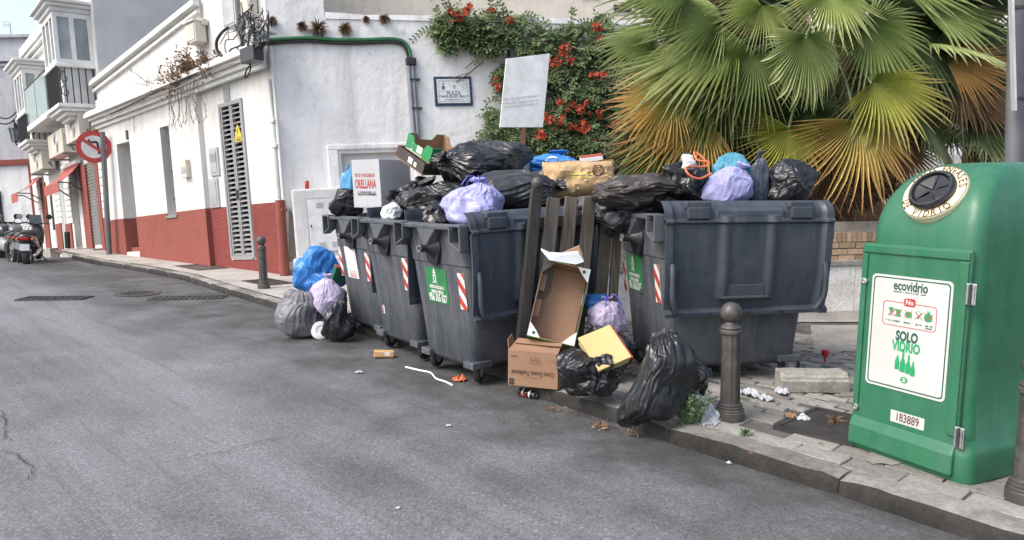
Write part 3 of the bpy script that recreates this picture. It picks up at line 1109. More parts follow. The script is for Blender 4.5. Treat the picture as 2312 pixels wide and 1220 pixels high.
for (q, base) in ((.88, 0), (.12, 0)):
    for k in range(3):
        for s0 in (.25, .62):
            m = MB(); tt = dt0_ + (dt1_ - dt0_) * q + (k - 1) * .035
            m.wbox(FWL, da + (db - da) * s0, da + (db - da) * (s0 + .2), tt, tt + .012, .2465, .252); m.build('vent_slot', 'grey_metal', door)
m = MB(); m.wbox(FWL, da + .02, da + .04, (dt0_ + dt1_) / 2 - .02, (dt0_ + dt1_) / 2 + .02, .2465, .256); m.build('lock', 'dark_metal', door)

# red drink can standing on the cabinet
cs, ctt = FWL.px(693, 424, .12)
cp = FWL.P(cs, ct1, .12)
can = thing('drink_can', 'red drink can standing on top of the utility cabinet', 'can', cp)
m = MB(); m.lathe([(.0, .0), (.03, .0), (.036, .012), (.036, .13), (.028, .148), (.0, .146)], 16, Matrix.Translation(cp)); m.build('body', 'red_plastic', can, smooth=40)
m = MB(); m.lathe([(.0285, .146), (.0285, .151), (.024, .151), (.024, .147)], 16, Matrix.Translation(cp), cap=False); m.build('rim', 'steel', can, smooth=40)

def smallprint(m, fn, width, h, seed=1, mi=0):
    """a line too small to read: only its broken strokes"""
    rn = random.Random(seed)
    x = -width / 2
    while x < width / 2:
        w_ = h * rn.uniform(.25, .6)
        if rn.random() < .86:
            y0, y1 = -h / 2 * rn.uniform(.5, 1), h / 2 * rn.uniform(.5, 1)
            m.add([fn(x, y0), fn(x + w_, y0), fn(x + w_, y1), fn(x, y1)], [(0, 1, 2, 3)], mi)
        x += w_ + h * .22
# tiled street-name plaque
pa, pb = FWL.px(981, 206, .03)[0], FWL.px(1066, 206, .03)[0]
pt0, pt1 = FWL.px(1023, 239, .03)[1], FWL.px(1023, 173, .03)[1]
pq = thing('street_name_plaque', 'tiled street name plaque with dark blue border on the white wall', 'plaque', FWL.P((pa + pb) / 2, pt0, 0))
m = MB(); m.wbox(FWL, pa, pb, pt0, pt1, 0.001, .03); m.build('border', 'tile_blue', pq, bevel=.005)
W_, H_ = pb - pa, pt1 - pt0
m = MB(); m.wbox(FWL, pa + .07 * W_, pb - .07 * W_, pt0 + .09 * H_, pt1 - .09 * H_, .031, .035); m.build('tile_field', 'tile_white', pq)
m = MB()
for k in range(15):
    x = pa + .085 * W_ + .83 * W_ * k / 14.5
    for tt in (pt0 + .105 * H_, pt1 - .145 * H_):
        m.wbox(FWL, x + .004, x + .010, tt, tt + .04 * H_, .0355, .0365)
for k in range(9):
    tt = pt0 + .13 * H_ + .72 * H_ * k / 9
    for x in (pa + .085 * W_, pb - .105 * W_):
        m.wbox(FWL, x, x + .012, tt, tt + .008, .0355, .0365)
for (a, b, c, e) in ((.12, .88, .155, .165), (.12, .88, .835, .845), (.12, .125, .165, .835), (.875, .88, .165, .835), (.12, .88, .50, .506)):
    m.wbox(FWL, pa + a * W_, pa + b * W_, pt0 + c * H_, pt0 + e * H_, .0355, .0365)
m.build('tile_lines', 'ink_green_dark', pq)
fnp = lambda cx, cy: (lambda x, y: FWL.P(pa + W_ * cx + x, pt0 + H_ * cy + y, .037))
m = MB()
m.text('PLAZA', fnp(.5, .42), .098, .004, .95)
m.text('Dª MARIA RANGEL CEBALLOS', fnp(.5, .315), .062, .003, .72)
smallprint(m, fnp(.5, .215), .34, .022)
m.build('lettering', 'tile_ink', pq)
def disc(m, pl, s, t, d, r, n=14, sy=1.0, mi=0):
    m.add([pl.P(s + r * math.cos(2 * math.pi * k / n), t + r * sy * math.sin(2 * math.pi * k / n), d) for k in range(n)], [tuple(range(n))], mi)
m = MB()
disc(m, FWL, pa + .235 * W_, pt0 + .62 * H_, .037, .034, 14, 1.2); m.wbox(FWL, pa + .21 * W_, pa + .26 * W_, pt0 + .72 * H_, pt0 + .78 * H_, .0366, .0375)
m.build('crest', 'tile_ink', pq)
m = MB(); disc(m, FWL, pa + .53 * W_, pt0 + .65 * H_, .037, .032, 14, 1.25); m.build('portrait', 'tile_pink', pq)
m = MB(); disc(m, FWL, pa + .80 * W_, pt0 + .66 * H_, .037, .05, 8, 1.1); m.build('crest', 'tile_gold', pq)
m = MB(); disc(m, FWL, pa + .80 * W_, pt0 + .66 * H_, .0376, .030, 8, 1.1); m.build('crest', 'tile_white', pq)

# green cable run along the wall with the conduit going down
def wpath(pl, pts, d):
    return [pl.P(*pl.px(x, y, d), d) for x, y in pts]
def smooth_path(P, k=6):
    out = []
    n = len(P)
    for i in range(n - 1):
        p0, p1, p2, p3 = P[max(i - 1, 0)], P[i], P[i + 1], P[min(i + 2, n - 1)]
        for j in range(k):
            t = j / k
            out.append(.5 * ((2 * p1) + (p2 - p0) * t + (2 * p0 - 5 * p1 + 4 * p2 - p3) * t * t + (3 * p1 - p0 - 3 * p2 + p3) * t ** 3))
    out.append(P[-1])
    return out
for k, (mat, nm, dy, r, lab) in enumerate((('cable_green', 'wall_cable', 0, .035, 'thick green cable running along the top of the white wall'), ('cable_black', 'wall_cable', 8, .026, 'black cable hanging just below the thick green cable'))):
    m = MB()
    pts = [(600, 92 + dy), (640, 88 + dy), (700, 86 + dy), (760, 90 + dy), (820, 90 + dy), (880, 88 + dy), (908, 93 + dy), (922, 108 + dy), (927, 130 + dy - 3 * k)]
    m.tube(smooth_path(wpath(FWL, [(x - (4 * k if i > 6 else 0), y) for i, (x, y) in enumerate(pts)], .05)), r, 8)
    tag(m.build(nm, mat, smooth=60), lab, 'cable')
cd = thing('conduit', 'pair of grey conduits dropping from the green cable down the white wall', 'conduit', FWL.P(FWL.px(940, 300)[0], 2, .05))
for dx, r in ((0, .045), (9, .035), (14, .016)):
    m = MB(); m.tube(wpath(FWL, [(921 + dx, 138), (934 + dx, 300), (938 + dx, 360)], .05), r, 10); m.build('pipe', 'conduit_grey', cd, smooth=60)
m = MB(); s_, t_ = FWL.px(927, 140, .05); m.wbox(FWL, s_ - .09, s_ + .10, t_ - .07, t_ + .07, 0.0, .11); m.build('collar', 'cable_black', cd, bevel=.02)
for y in (180, 245):
    m = MB(); s_, t_ = FWL.px(932 + (y - 160) * .075, y, .05); m.wbox(FWL, s_ - .08, s_ + .12, t_ - .012, t_ + .012, 0.0, .105); m.build('clip', 'dark_metal', cd)

# taller house behind, cream and stained
bp = Plane(FWL.P(s_hi + .02, 0, -2.2), (.951, .309))
if bp.n.y > 0: bp.n = -bp.n
m = MB()
sheet(m, bp, 0, 30, -.5, 11, [], .3, 0, thick=.3)
bh = m.build('wall', 'cream_plaster', None)
bh.name = 'rear_house'
tag(bh, 'weathered cream rendered house rising behind the white wall', 'house')
for (x, y) in ((1405, 20), (1330, -10)):
    s_, t_ = bp.px(x, y); m = MB(); m.wbox(bp, s_ - .22, s_ + .22, t_ - .08, t_ + .08, .001, .03); m.build('vent', 'dark_metal', bh)

# little dry tufts growing on the wall top and ledge
def tuft(p, n_, r, mat, name, label, cat, down=.3, leafw=.012, group=None, up=Vector((0, 0, 1))):
    m = MB()
    for k in range(n_):
        d = Vector((random.gauss(0, 1), random.gauss(0, .7), random.gauss(.25 - down, .8))).normalized()
        L = r * random.uniform(.4, 1)
        q = p + d * L * .5 + Vector((0, 0, .0))
        e = p + d * L + Vector((0, 0, -.2 * L * random.random()))
        sd = d.orthogonal().normalized() * leafw
        m.add([p - sd * .6, q - sd, e, q + sd, p + sd * .6], [(0, 1, 2, 3, 4)])
    return tag(m.build(name, mat), label, cat, group)
wall_tufts = [((719, 66), .16, 'round brown tuft of dry weed on the wall above the green cable'), ((681, 60), .09, 'small dry weed tuft between the round tuft and the roof corner'),
              ((779, 66), .12, 'tall thin dry weed tuft on the white wall above the green cable'), ((867, 44), .10, 'dark weed tuft hanging from the wall coping'),
              ((826, 46), .06, 'small pair of dry tufts on the coping'), ((616, 50), .08, 'dark weed in the crack by the roof corner')]
for (x, y), r, lab in wall_tufts:
    tuft(FWL.P(*FWL.px(x, y), .06), 160, r * 1.5, 'twig', 'wall_weed', lab, 'weed', group='weeds on the white wall')

# dried weeds growing out of the cornice
dw = thing('dried_weeds', 'rust brown dried weeds growing from the cornice of the white house', 'weed', P(2, t_cor(2), .3))
st = MB(); lv = MB()
for k in range(95):
    x = random.choice([random.gauss(430, 34), random.gauss(455, 20), random.uniform(320, 490)])
    y = np.interp(x, [230, 600], [258, 112]) - random.uniform(2, 16)
    s_, t_ = LWL.px(x, y, .25)
    p = P(s_, t_, random.uniform(.12, .34))
    L = random.uniform(.2, .6) * (1.1 if x < 440 else .8)
    dirn = (LWL.u * random.uniform(-.25, 1.0) + LWL.e * random.gauss(0, .7) + LWL.n * random.uniform(-.1, .8)).normalized()
    path = [p]
    for j in range(5):
        dirn = (dirn + Vector((random.gauss(0, .22), random.gauss(0, .22), random.gauss(-.04, .2)))).normalized()
        path.append(path[-1] + dirn * L / 5)
        for q in range(2):
            dd = Vector((random.gauss(0, 1), random.gauss(0, 1), random.gauss(0, 1))).normalized() * random.uniform(.05, .13)
            st.tube([path[-1], path[-1] + dd], .0035, 3, cap=False)
            if x > 395 and random.random() < .85:
                for _ in range(3):
                    c0 = path[-1] + dd * random.uniform(.5, 1.1); a1 = Vector((random.gauss(0, 1), random.gauss(0, 1), random.gauss(0, 1))).normalized() * .03
                    b1 = a1.orthogonal().normalized() * .014
                    lv.add([c0 - a1, c0 + b1, c0 + a1, c0 - b1], [(0, 1, 2, 3)])
    st.tube(path, .006, 4, cap=False)
for k in range(14):
    x = random.uniform(380, 450); y = np.interp(x, [230, 600], [262, 118])
    s_, t_ = LWL.px(x, y + 6, .25); p = P(s_, t_, .3); path = [p]
    for j in range(7):
        path.append(path[-1] + Vector((random.gauss(0, .03), random.gauss(0, .03), -.11)))
        if random.random() < .7:
            c0 = path[-1]; a1 = Vector((random.gauss(0, 1), random.gauss(0, 1), random.gauss(0, 1))).normalized() * .028
            lv.add([c0 - a1, c0 + a1.orthogonal().normalized() * .016, c0 + a1], [(0, 1, 2)])
    st.tube(path, .005, 4, cap=False)
st.build('twigs', 'twig', dw); o = lv.build('leaves', 'dry_leaf', dw)
# anti-bird spikes and ledge pegs on the far end of the cornice
for k in range(7):
    x = 236 + k * 12; s_, t_ = LWL.px(x, np.interp(x, [230, 600], [250, 100]), .2)
    m = MB(); m.tube([P(s_, t_ - .12, .2), P(s_, t_ + .06, .2)], .012, 5); m.build('peg', 'dark_metal', house)

# electric boxes and the tangle of wires at the corner
def wall_box(pl, x0, x1, y0, y1, d0, d1, mat, name, label, cat='electric box', lid=True):
    a, b = sorted((pl.px(x0, (y0 + y1) / 2, d1)[0], pl.px(x1, (y0 + y1) / 2, d1)[0]))
    c, e = sorted((pl.px((x0 + x1) / 2, y1, d1)[1], pl.px((x0 + x1) / 2, y0, d1)[1]))
    t = thing(name, label, cat, pl.P((a + b) / 2, c, d0))
    m = MB(); m.wbox(pl, a, b, c, e, d0, d1); m.build('case', mat, t, bevel=.012)
    if lid:
        m = MB(); m.wbox(pl, a - .02, b + .02, e - .01, e + .03, d0, d1 + .04); m.build('hood', mat, t, bevel=.008)
        m = MB(); m.wbox(pl, a + .03, b - .03, c + .04, e - .05, d1 + .001, d1 + .012); m.build('cover', mat, t, bevel=.005)
    return t
wall_box(LWL, 418, 441, 50, 98, .03, .25, 'cream_metal', 'junction_box', 'pale grey junction box on the parapet above dried weeds')
wall_box(LWL, 500, 530, -30, 62, .0, .22, 'light_metal', 'junction_box', 'tall grey electric box high on the corner house')
wall_box(LWL, 541, 562, -40, 45, .0, .16, 'cream_metal', 'junction_box', 'narrow electric box hung with loose wires')
wall_box(LWL, 541, 572, 105, 140, .32, .52, 'dark_metal', 'junction_box', 'dark cable splice box hanging at the house corner', lid=False)
wall_box(LWL, 446, 456, 43, 58, .0, .12, 'cream_metal', 'junction_box', 'tiny box beside the parapet junction box', lid=False)
m = MB(); s_, t_ = LWL.px(563, 70, .3)
m.add([P(s_ - .14, t_ - .05, .30), P(s_ + .02, t_ - .2, .33), P(s_ + .16, t_ - .0, .30), P(s_ + .0, t_ + .14, .27)], [(0, 1, 2, 3), (3, 2, 1, 0)])
m = MB(); m.obox(P(s_ - .14, t_ - .10, .30), LWL.e * .24 + LWL.u * .05, LWL.u * .22 - LWL.e * .05, LWL.n * .02)
tag(m.build('loose_panel', 'white_trim'), 'loose pale square panel among the wires at the house corner', 'panel')
# corrugated bracket sheet by the corner
m = MB()
for k in range(7):
    a = LWL.P(*LWL.px(588 + k * 3.2, 100 - k * 5, .2), .30 - k * .02); b = LWL.P(*LWL.px(570 + k * 7, 62 + k * 2, .2), .10)
    m.tube([a, b], .035, 6)
tag(m.build('ridged_sheet', 'light_metal', smooth=60), 'ridged grey sheet tucked under the roof corner wires', 'sheet')
wr = thing('wire_tangle', 'tangle of black and grey cables hanging at the roof corner', 'cables', P(.5, 4, .3))
for k in range(46):
    x = random.gauss(570, 17); y = random.uniform(5, 95)
    pts = []
    d = random.uniform(.06, .5)
    for j in range(6):
        pts.append(LWL.P(*LWL.px(min(x, 606), y, d), d))
        x += random.gauss(0, 7); y += random.gauss(9, 7); d = min(.5, max(.05, d + random.gauss(0, .05)))
    m = MB(); m.tube(smooth_path(pts, 5), random.choice([.008, .011, .015]), 5, cap=False)
    m.build('wire', random.choice(['cable_black', 'cable_black', 'cable_black', 'cable_grey', 'dark_metal']), wr, smooth=60)
for pts, r in (([(515, 63), (500, 75), (489, 95), (492, 118), (508, 132), (520, 130)], .028), ([(520, 62), (508, 80), (496, 100)], .012), ([(508, 132), (470, 150), (420, 178), (340, 215), (250, 258)], .016), ([(548, 140), (500, 150), (430, 186), (330, 228), (240, 268)], .012), ([(560, 138), (566, 152), (560, 170), (553, 176), (556, 160), (563, 150)], .014), ([(565, 60), (560, 100), (556, 120)], .016), ([(600, 95), (585, 105), (570, 125)], .022), ([(600, 100), (588, 112), (575, 132)], .016)):
    m = MB(); m.tube(smooth_path(wpath(LWL, pts, .36)), r, 6); m.build('wire', 'cable_black' if r > .013 else 'cable_grey', wr, smooth=60)
for pts in ([(575, 112), (595, 100), (606, 96)],):
    m = MB(); m.tube(wpath(LWL, pts, .3), .024, 6); m.build('wire', 'cable_green', wr, smooth=60)
for pts in ([(380, 205), (382, 250)], [(418, 205), (422, 262), (418, 280)], [(300, 240), (303, 300)]):
    m = MB(); m.tube(smooth_path(wpath(LWL, pts, .14)), .008, 5); m.build('wire', 'cable_grey', wr)
# ------------------------------------------------------------------ far end of the street
random.seed(23)
F0 = at_z(262, 571, PAVE)
FFL = Plane(F0, (-.665, .747), flip=True)
if FFL.n.y > 0: FFL.n = -FFL.n
Q = FFL.P
far = thing('shop_house', 'tall white house with enclosed balconies over red trimmed shopfronts', 'house', F0)
s_far = FFL.px(100, 480)[0]
t_roof = FFL.px(200, -20)[1]
# main front and the grey side wall above the lower house
def frect(x0, x1, y0, y1, d=0.0):
    xm, ym = (x0 + x1) / 2, (y0 + y1) / 2
    a, b = sorted((FFL.px(x0, ym, d)[0], FFL.px(x1, ym, d)[0]))
    c, e = sorted((FFL.px(xm, y1, d)[1], FFL.px(xm, y0, d)[1]))
    return a, b, c, e
s_roof_line = [FFL.px(190, -40), FFL.px(60, 95)]
m = MB()
m.wbox(FFL, 0, s_far + 1.6, -2.5, FFL.px(118, 90)[1], -.4, 0)
m.build('front_wall', 'white_plaster', far)
m = MB(); m.wbox(FFL, .0, .45, FFL.px(118, 90)[1] + .003, t_roof + 4, -.4, 0); m.build('front_wall', 'white_plaster', far)
m = MB(); m.wbox(FFL, .46, s_far + 1.6, FFL.px(118, 90)[1] + .003, FFL.px(150, 30)[1] + .6, -.4, -.02); m.build('front_wall', 'white_plaster', far)
m = MB(); m.obox(Q(-.02, -1, -.02), FFL.n * -9, FFL.u * (t_roof + 6), FFL.e * .3); m.build('side_wall', 'grey_plaster', far)
# eaves mouldings
for (dt, th, pr) in ((0, .10, .18), (-.12, .06, .10), (.11, .05, .24)):
    m = MB(); tt = FFL.px(118, 90)[1] + .1; m.wbox(FFL, 1.2, s_far + 1.55, tt + dt, tt + dt + th, 0.002, pr); m.build('eaves_moulding', 'white_trim', far)

# shopfront strips, from the near end: colour, left/right pixel columns, rows
tg = -.5
def strip(x0, x1, y0, y1, mat, name, d=.02, d0=.001, parent=far):
    a, b, c, e = frect(x0, x1, y0, y1, d)
    m = MB(); m.wbox(FFL, a, b, c, e, d0, d); return m.build(name, mat, parent)
for (x0, x1, y0, y1) in ((226, 241, 362, 492), (181, 189, 365, 500), (148, 160, 412, 505), (125, 136, 412, 505), (86, 103, 390, 575)):
    c = strip(x0, x1, y0, y1, 'white_trim', 'pilaster', .03)
    a, b, cc, e = frect(x0, x1, y0, y1, .03)
    for k in range(1, 7):
        tt = cc + (e - cc) * k / 7
        m = MB(); m.wbox(FFL, a - .002, b + .002, tt, tt + .025, .0305, .036); m.build('joint', 'grey_metal', c)
for (x0, x1, y0, y1, d) in ((222, 228, 360, 570, .05), (186, 200, 370, 570, .06), (97, 107, 410, 575, .05), (228, 245, 492, 572, .035), (150, 163, 505, 572, .035), (128, 140, 505, 572, .035)):
    strip(x0, x1, y0, y1, 'red_plaster', 'red_trim', d)
def shutter(x0, x1, y0, y1, mat, nm):
    a, b, c, e = frect(x0, x1, y0, y1)
    m = MB(); m.wbox(FFL, a, b, c, e, .001, .006); o = m.build(nm, mat, far)
    n_ = 26
    m = MB()
    for k in range(n_):
        tt = c + (e - c) * (k + .15) / n_
        m.wbox(FFL, a + .01, b - .01, tt, tt + (e - c) / n_ * .55, .0065, .018)
    g = m.build('shutter_ribs', mat, o); g['kind'] = 'stuff'
shutter(204, 221, 360, 553, 'shutter_grey', 'roller_shutter')
shutter(164, 178, 378, 560, 'shutter_grey', 'roller_shutter')
strip(137, 147, 400, 565, 'pale_green_panel', 'shop_door', .012)
strip(107, 121, 415, 565, 'grey_plaster', 'shop_door', .012)
strip(116, 120, 440, 520, 'hollow_dark', 'shop_window', .016, .0125)
for x in (151.5, 155):
    m = MB(); s_, t_ = FFL.px(x, 560, .25); s2, t2 = FFL.px(x - 2, 524, .25); m.tube([Q(s_, t_, .25), Q(s2, t2, .25)], .05, 8); m.build('door_post', 'black_iron', far)
# doorstep
for x0, x1 in ((202, 236), (162, 195), (110, 134)):
    a, b, c, e = frect(x0, x1, 556, 572)
    m = MB(); m.wbox(FFL, a, b, -.6, e - .06, .002, .25); m.build('doorstep', 'concrete', far, bevel=.01)

# enclosed balconies (glazed upper, railed lower)
def mirador(x0, x1, ytop, ymid, ybot, proj, label, panes):
    # x0 = near edge, x1 = far edge measured on the wall plane
    a, b = sorted((FFL.px(x0, ymid)[0], FFL.px(x1, ymid)[0]))
    tm = FFL.px((x0), ymid, 0)[1]; tt = FFL.px(x0, ytop, 0)[1]; tb = FFL.px(x0, ybot, 0)[1]
    g = MB()
    fw = .09
    # frame posts and rails
    for s0 in (a, b - fw):
        g.wbox(FFL, s0, s0 + fw, tm, tt, proj - fw, proj)
    mids = [a + (b - a) * k / panes for k in range(1, panes)]
    for s0 in mids:
        g.wbox(FFL, s0 - .04, s0 + .04, tm + .12, tt - .12, proj - .07, proj - .005)
    for (c, e) in ((tm, tm + .12), (tt - .12, tt)):
        g.wbox(FFL, a + fw, b - fw, c, e, proj - fw, proj - .002)
        for s0 in (a, b - .06):
            g.wbox(FFL, s0, s0 + .06, c, e, .0, proj - fw)
    for s0 in (a, b - .06):
        g.wbox(FFL, s0, s0 + .06, tm + .12, tt - .12, proj * .45, proj * .45 + .10)
        g.wbox(FFL, s0, s0 + .06, tm + .12, tt - .12, .0, .08)
    fr = g.build('balcony_frame', 'white_paint', far)
    for k in range(panes):
        s0 = a + (b - a) * k / panes; s1 = a + (b - a) * (k + 1) / panes
        m = MB(); m.wbox(FFL, s0 + .045, s1 - .045, tm + .121, tt - .121, proj - .05, proj - .04); m.build('pane', 'window_glass', fr)
    for s0 in (a + .02, b - .04):
        for d0, d1 in ((.085, proj * .45 - .002), (proj * .45 + .102, proj - fw - .002)):
            m = MB(); m.wbox(FFL, s0, s0 + .02, tm + .121, tt - .121, d0, d1); m.build('pane', 'window_glass', fr)
    # inside back so it does not look hollow
    m = MB(); m.wbox(FFL, a + .07, b - .07, tm, tt, .002, .01); m.build('back_wall', 'grey_plaster', fr)
    # canopy roof
    for k, (e_, th) in enumerate(((.05, .10), (.13, .08), (.20, .07))):
        m = MB(); z0 = tt + sum((.10, .08, .07)[:k]) + .001 * k; m.wbox(FFL, a - e_, b + e_, z0 + .002, z0 + th, .0, proj + e_); m.build('canopy_moulding', 'white_trim', far, bevel=.01)
    # sill, railing below, floor mouldings
    m = MB(); m.wbox(FFL, a - .04, b + .04, tm - .07, tm - .002, .0, proj + .05); m.build('balcony_rail', 'white_paint', far, bevel=.01)
    m = MB()
    nb = 16
    for k in range(nb + 1):
        s0 = a + (b - a) * k / nb
        m.tube([Q(s0, tb, proj), Q(s0, tm - .07, proj)], .012, 5, cap=False)
    for k in range(5):
        d0 = .06 + (proj - .06) * k / 5
        m.tube([Q(a, tb, d0), Q(a, tm - .07, d0)], .014, 5, cap=False)
    # scrolls
    for sgn in (0, 1):
        cx = tb + (tm - tb) * (.3 + .35 * sgn)
        m.tube([Q(a, cx + .16 * math.cos(q / 3) * (1 - q / 22), proj * .82 + .12 * math.sin(q / 3) * (1 - q / 22)) for q in range(20)], .01, 5, cap=False)
    m.build('railing', 'black_iron', far)
    m = MB(); m.wbox(FFL, a + .05, b - .02, tb + .02, tm - .1, proj - .06, proj - .035); m.build('railing_screen', 'balcony_screen', far)
    m = MB(); m.wbox(FFL, a + .3, a + .34, tb, tm - .08, .1, proj - .1)
    for s0 in (a,):
        m = MB(); m.wbox(FFL, s0 + .10, s0 + .14, tb + .01, tm - .08, .02, proj - .12); m.build('inner_panel', 'white_paint', far)
    for k, (e_, th) in enumerate(((.06, .09), (.0, .08), (-.10, .09), (-.2, .08))):
        z1 = tb - sum((.09, .08, .09, .08)[:k])
        m = MB(); m.wbox(FFL, a - e_, b + e_, z1 - th + .002, z1, .0, proj + e_); m.build('floor_moulding', 'white_trim', far, bevel=.01)
    return a, b, tb
mirador(214, 184, 22, 150, 243, .80, '', 3)
mirador(126, 104, 150, 255, 320, .75, '', 3)
# glass-fronted balcony between them
a, b = sorted((FFL.px(182, 280)[0], FFL.px(128, 280)[0]))
tb = FFL.px(130, 288, 0)[1]; 
m = MB(); m.wbox(FFL, a, b, tb - .16, tb, 0, .75); m.build('balcony_floor', 'white_trim', far, bevel=.02)
for k in range(2):
    s0 = a + (b - a) * k / 2; s1 = a + (b - a) * (k + 1) / 2
    m = MB(); m.wbox(FFL, s0 + .04, s1 - .04, tb + .02, tb + 1.0, .70, .712); m.build('balcony_pane', 'balcony_glass', far)
m = MB(); m.tube([Q(a, tb + 1.02, .706), Q(b, tb + 1.02, .706)], .02, 6); m.build('balcony_rail', 'dark_metal', far)
m = MB(); m.wbox(FFL, (a + b) / 2 - .12, (a + b) / 2 + .12, tb, tb + .96, .55, .68); m.build('balcony_door', 'hollow_dark', far)
# drain pipe and window between
m = MB(); m.tube([Q(*FFL.px(150, 100, .06), .06), Q(*FFL.px(160, 245, .06), .06)], .04, 8); m.build('rain_pipe', 'light_metal', far)
for (x0, x1, y0, y1) in ((140, 146, 128, 190),):
    a, b, c, e = frect(x0, x1, y0, y1); m = MB(); m.wbox(FFL, a, b, c, e, .002, .03); m.build('window', 'window_glass', far)

# air conditioners on brackets
def aircon(x0, x1, y0, y1, d1, label):
    # boxes hung on the wall; visible end faces us
    a, b = sorted((FFL.px(x0, (y0 + y1) / 2, .2)[0], FFL.px(x1, (y0 + y1) / 2, .2)[0]))
    b = max(b, a + .75)
    c, e = sorted((FFL.px(x0, y1, .2)[1], FFL.px(x0, y0, .2)[1]))
    t = thing('air_conditioner', label, 'air conditioner', Q((a + b) / 2, c, .1), group='air conditioners on the shop house')
    m = MB(); m.wbox(FFL, a, b, c + .05, e, .12, .12 + d1); m.build('case', 'cream_metal', t, bevel=.02)
    m = MB()
    cc = (c + e) / 2 + .02
    cs = a + (b - a) * .42
    for rr in (.08, .14, .20, .25):
        m.tube([Q(cs + rr * math.cos(q * math.pi / 10), cc + rr * math.sin(q * math.pi / 10), .125 + d1) for q in range(21)], .007, 4, cap=False)
    m.build('fan_grille', 'light_metal', t)
    for s0 in (a + .12, b - .16):
        m = MB(); m.wbox(FFL, s0, s0 + .04, c, c + .045, .0, .15 + d1); m.build('bracket', 'grey_metal', t)
    m = MB(); m.tube(smooth_path([Q(a - .03, e - .1, .2), Q(a - .06, c + .2, .25), Q(a - .04, c + .25, .3), Q(a, c + .1, .2)]), .014, 5); m.build('hose', 'dark_metal', t)
aircon(205, 172, 248, 318, .34, 'cream air conditioner directly above the no left turn sign')
aircon(166, 132, 288, 350, .34, 'cream air conditioner under the nearer enclosed balcony')
aircon(117, 88, 332, 386, .34, 'cream air conditioner beside the far red awning')

# awnings
def awning(xa, xb, ytop, d, label):
    a, b = sorted((FFL.px(xa, ytop)[0], FFL.px(xb, ytop)[0]))
    tt = FFL.px(xa, ytop)[1]
    t = thing('awning', label, 'awning', Q((a + b) / 2, tt - .4, .1))
    m = MB()
    n_ = 6
    rings = []
    for k in range(n_ + 1):
        f = k / n_
        rings.append([Q(a, tt - .5 * f - .08 * math.sin(f * 3.1), .06 + d * f), Q(b, tt - .5 * f - .08 * math.sin(f * 3.1), .06 + d * f), Q(b, tt - .5 * f - .08 * math.sin(f * 3.1) - .012, .06 + d * f), Q(a, tt - .5 * f - .08 * math.sin(f * 3.1) - .012, .06 + d * f)])
    m.loft(rings)
    m.build('cloth', 'awning_red', t, smooth=30)
    m = MB(); m.wbox(FFL, a, b, tt - .78, tt - .52, .06 + d - .01, .06 + d); m.build('valance', 'awning_red', t)
    m = MB(); m.tube([Q(a - .03, tt + .02, .1), Q(b + .03, tt + .02, .1)], .06, 8); m.build('roller', 'white_paint', t)
    for s0 in (a + .05, b - .05):
        m = MB(); m.tube([Q(s0, tt - .8, .02), Q(s0, tt - .54, d * .6), Q(s0, tt - .52, d + .04)], .018, 5); m.build('arm', 'dark_metal', t)
    return t
awning(186, 150, 366, .55, 'dusty red awning over the green shop door')
awning(98, 82, 398, .7, 'red awning with open iron arms at the far end of the shops')

# no-left-turn sign on its post
PS = at_z(247, 575, PAVE)
top_p = at_y(231, 298, PS.y)
sg = thing('traffic_sign', 'round red bordered no left turn sign on a grey post', 'sign', PS)
m = MB(); m.tube([PS - Vector((0, 0, .1)), top_p], .06, 10); m.build('post', 'grey_pole', sg, smooth=60)
cen = at_y(212, 332, PS.y - .12)
zf = (EYEP - cen).normalized(); zf = (zf + Vector((.15, 0, 0))).normalized()
Mx = Matrix.Translation(cen) @ frame_z(zf, Vector((1, 0, 0)) + PLUMB * .06).to_4x4()
rs = .031 * (PS.y) / 1.67 * 1.0
rs = 31 / F * (cen - EYEP).length
m = MB(); m.lathe([(0, -.02), (rs, -.02), (rs, 0.0), (0, 0.0)], 40, Mx); m.build('disc', 'sign_red', sg, smooth=40)
m = MB(); m.lathe([(0, .0), (rs * .70, .0), (rs * .70, .004), (0, .004)], 40, Mx); m.build('face', 'sticker_white', sg, smooth=40)
m = MB()
def sgp(x, y, z): return Mx @ Vector((x * rs, y * rs, z))
for poly in ([(.16, -.46), (.30, -.46), (.30, .22), (.16, .34)], [(.30, .22), (.20, .36), (-.22, .36), (-.22, .22), (.16, .22)], [(-.16, .52), (-.48, .29), (-.16, .06)]):
    m.prism([sgp(x, y, .0045) for x, y in poly], zf * .003)
m.build('arrow', 'ink_dark', sg)
m = MB(); m.prism([sgp(-.60, .42, .0085), sgp(-.48, .56, .0085), sgp(.60, -.42, .0085), sgp(.48, -.56, .0085)], zf * .003); m.build('slash', 'sign_red', sg)
m = MB(); m.obox(cen - zf * .07 + Vector((0, 0, -.05)), Vector((.22, .02, 0)), Vector((0, 0, .10)), Vector((0, .03, 0))); m.build('bracket', 'grey_metal', sg)

# house closing the street
EP = Plane(at_y(30, 590, 27.0), (.985, .17))
if EP.n.y > 0: EP.n = -EP.n
eh = thing('end_house', 'grey rendered house with red band closing the end of the street', 'house', EP.o)
t1 = EP.px(30, 84)[1]; tr0, tr1 = EP.px(30, 374)[1], EP.px(30, 361)[1]
m = MB(); m.wbox(EP, -14, 5, tr1, t1, -3, 0); m.build('upper_wall', 'far_grey_plaster', eh)
m = MB(); m.wbox(EP, -14, 5, -4, tr0, -3, .0); m.build('lower_wall', 'wall_plaster', eh)
m = MB(); m.wbox(EP, -14, 5, tr0 + .002, tr1 - .002, -3, .10); m.build('red_band', 'red_plaster', eh)
for yy, th, pr in ((140, .12, .16), (150, .08, .09), (86, .10, .12)):
    tt = EP.px(30, yy)[1]; m = MB(); m.wbox(EP, -14, 5, tt, tt + th, 0.002, pr); m.build('moulding', 'far_grey_plaster', eh)
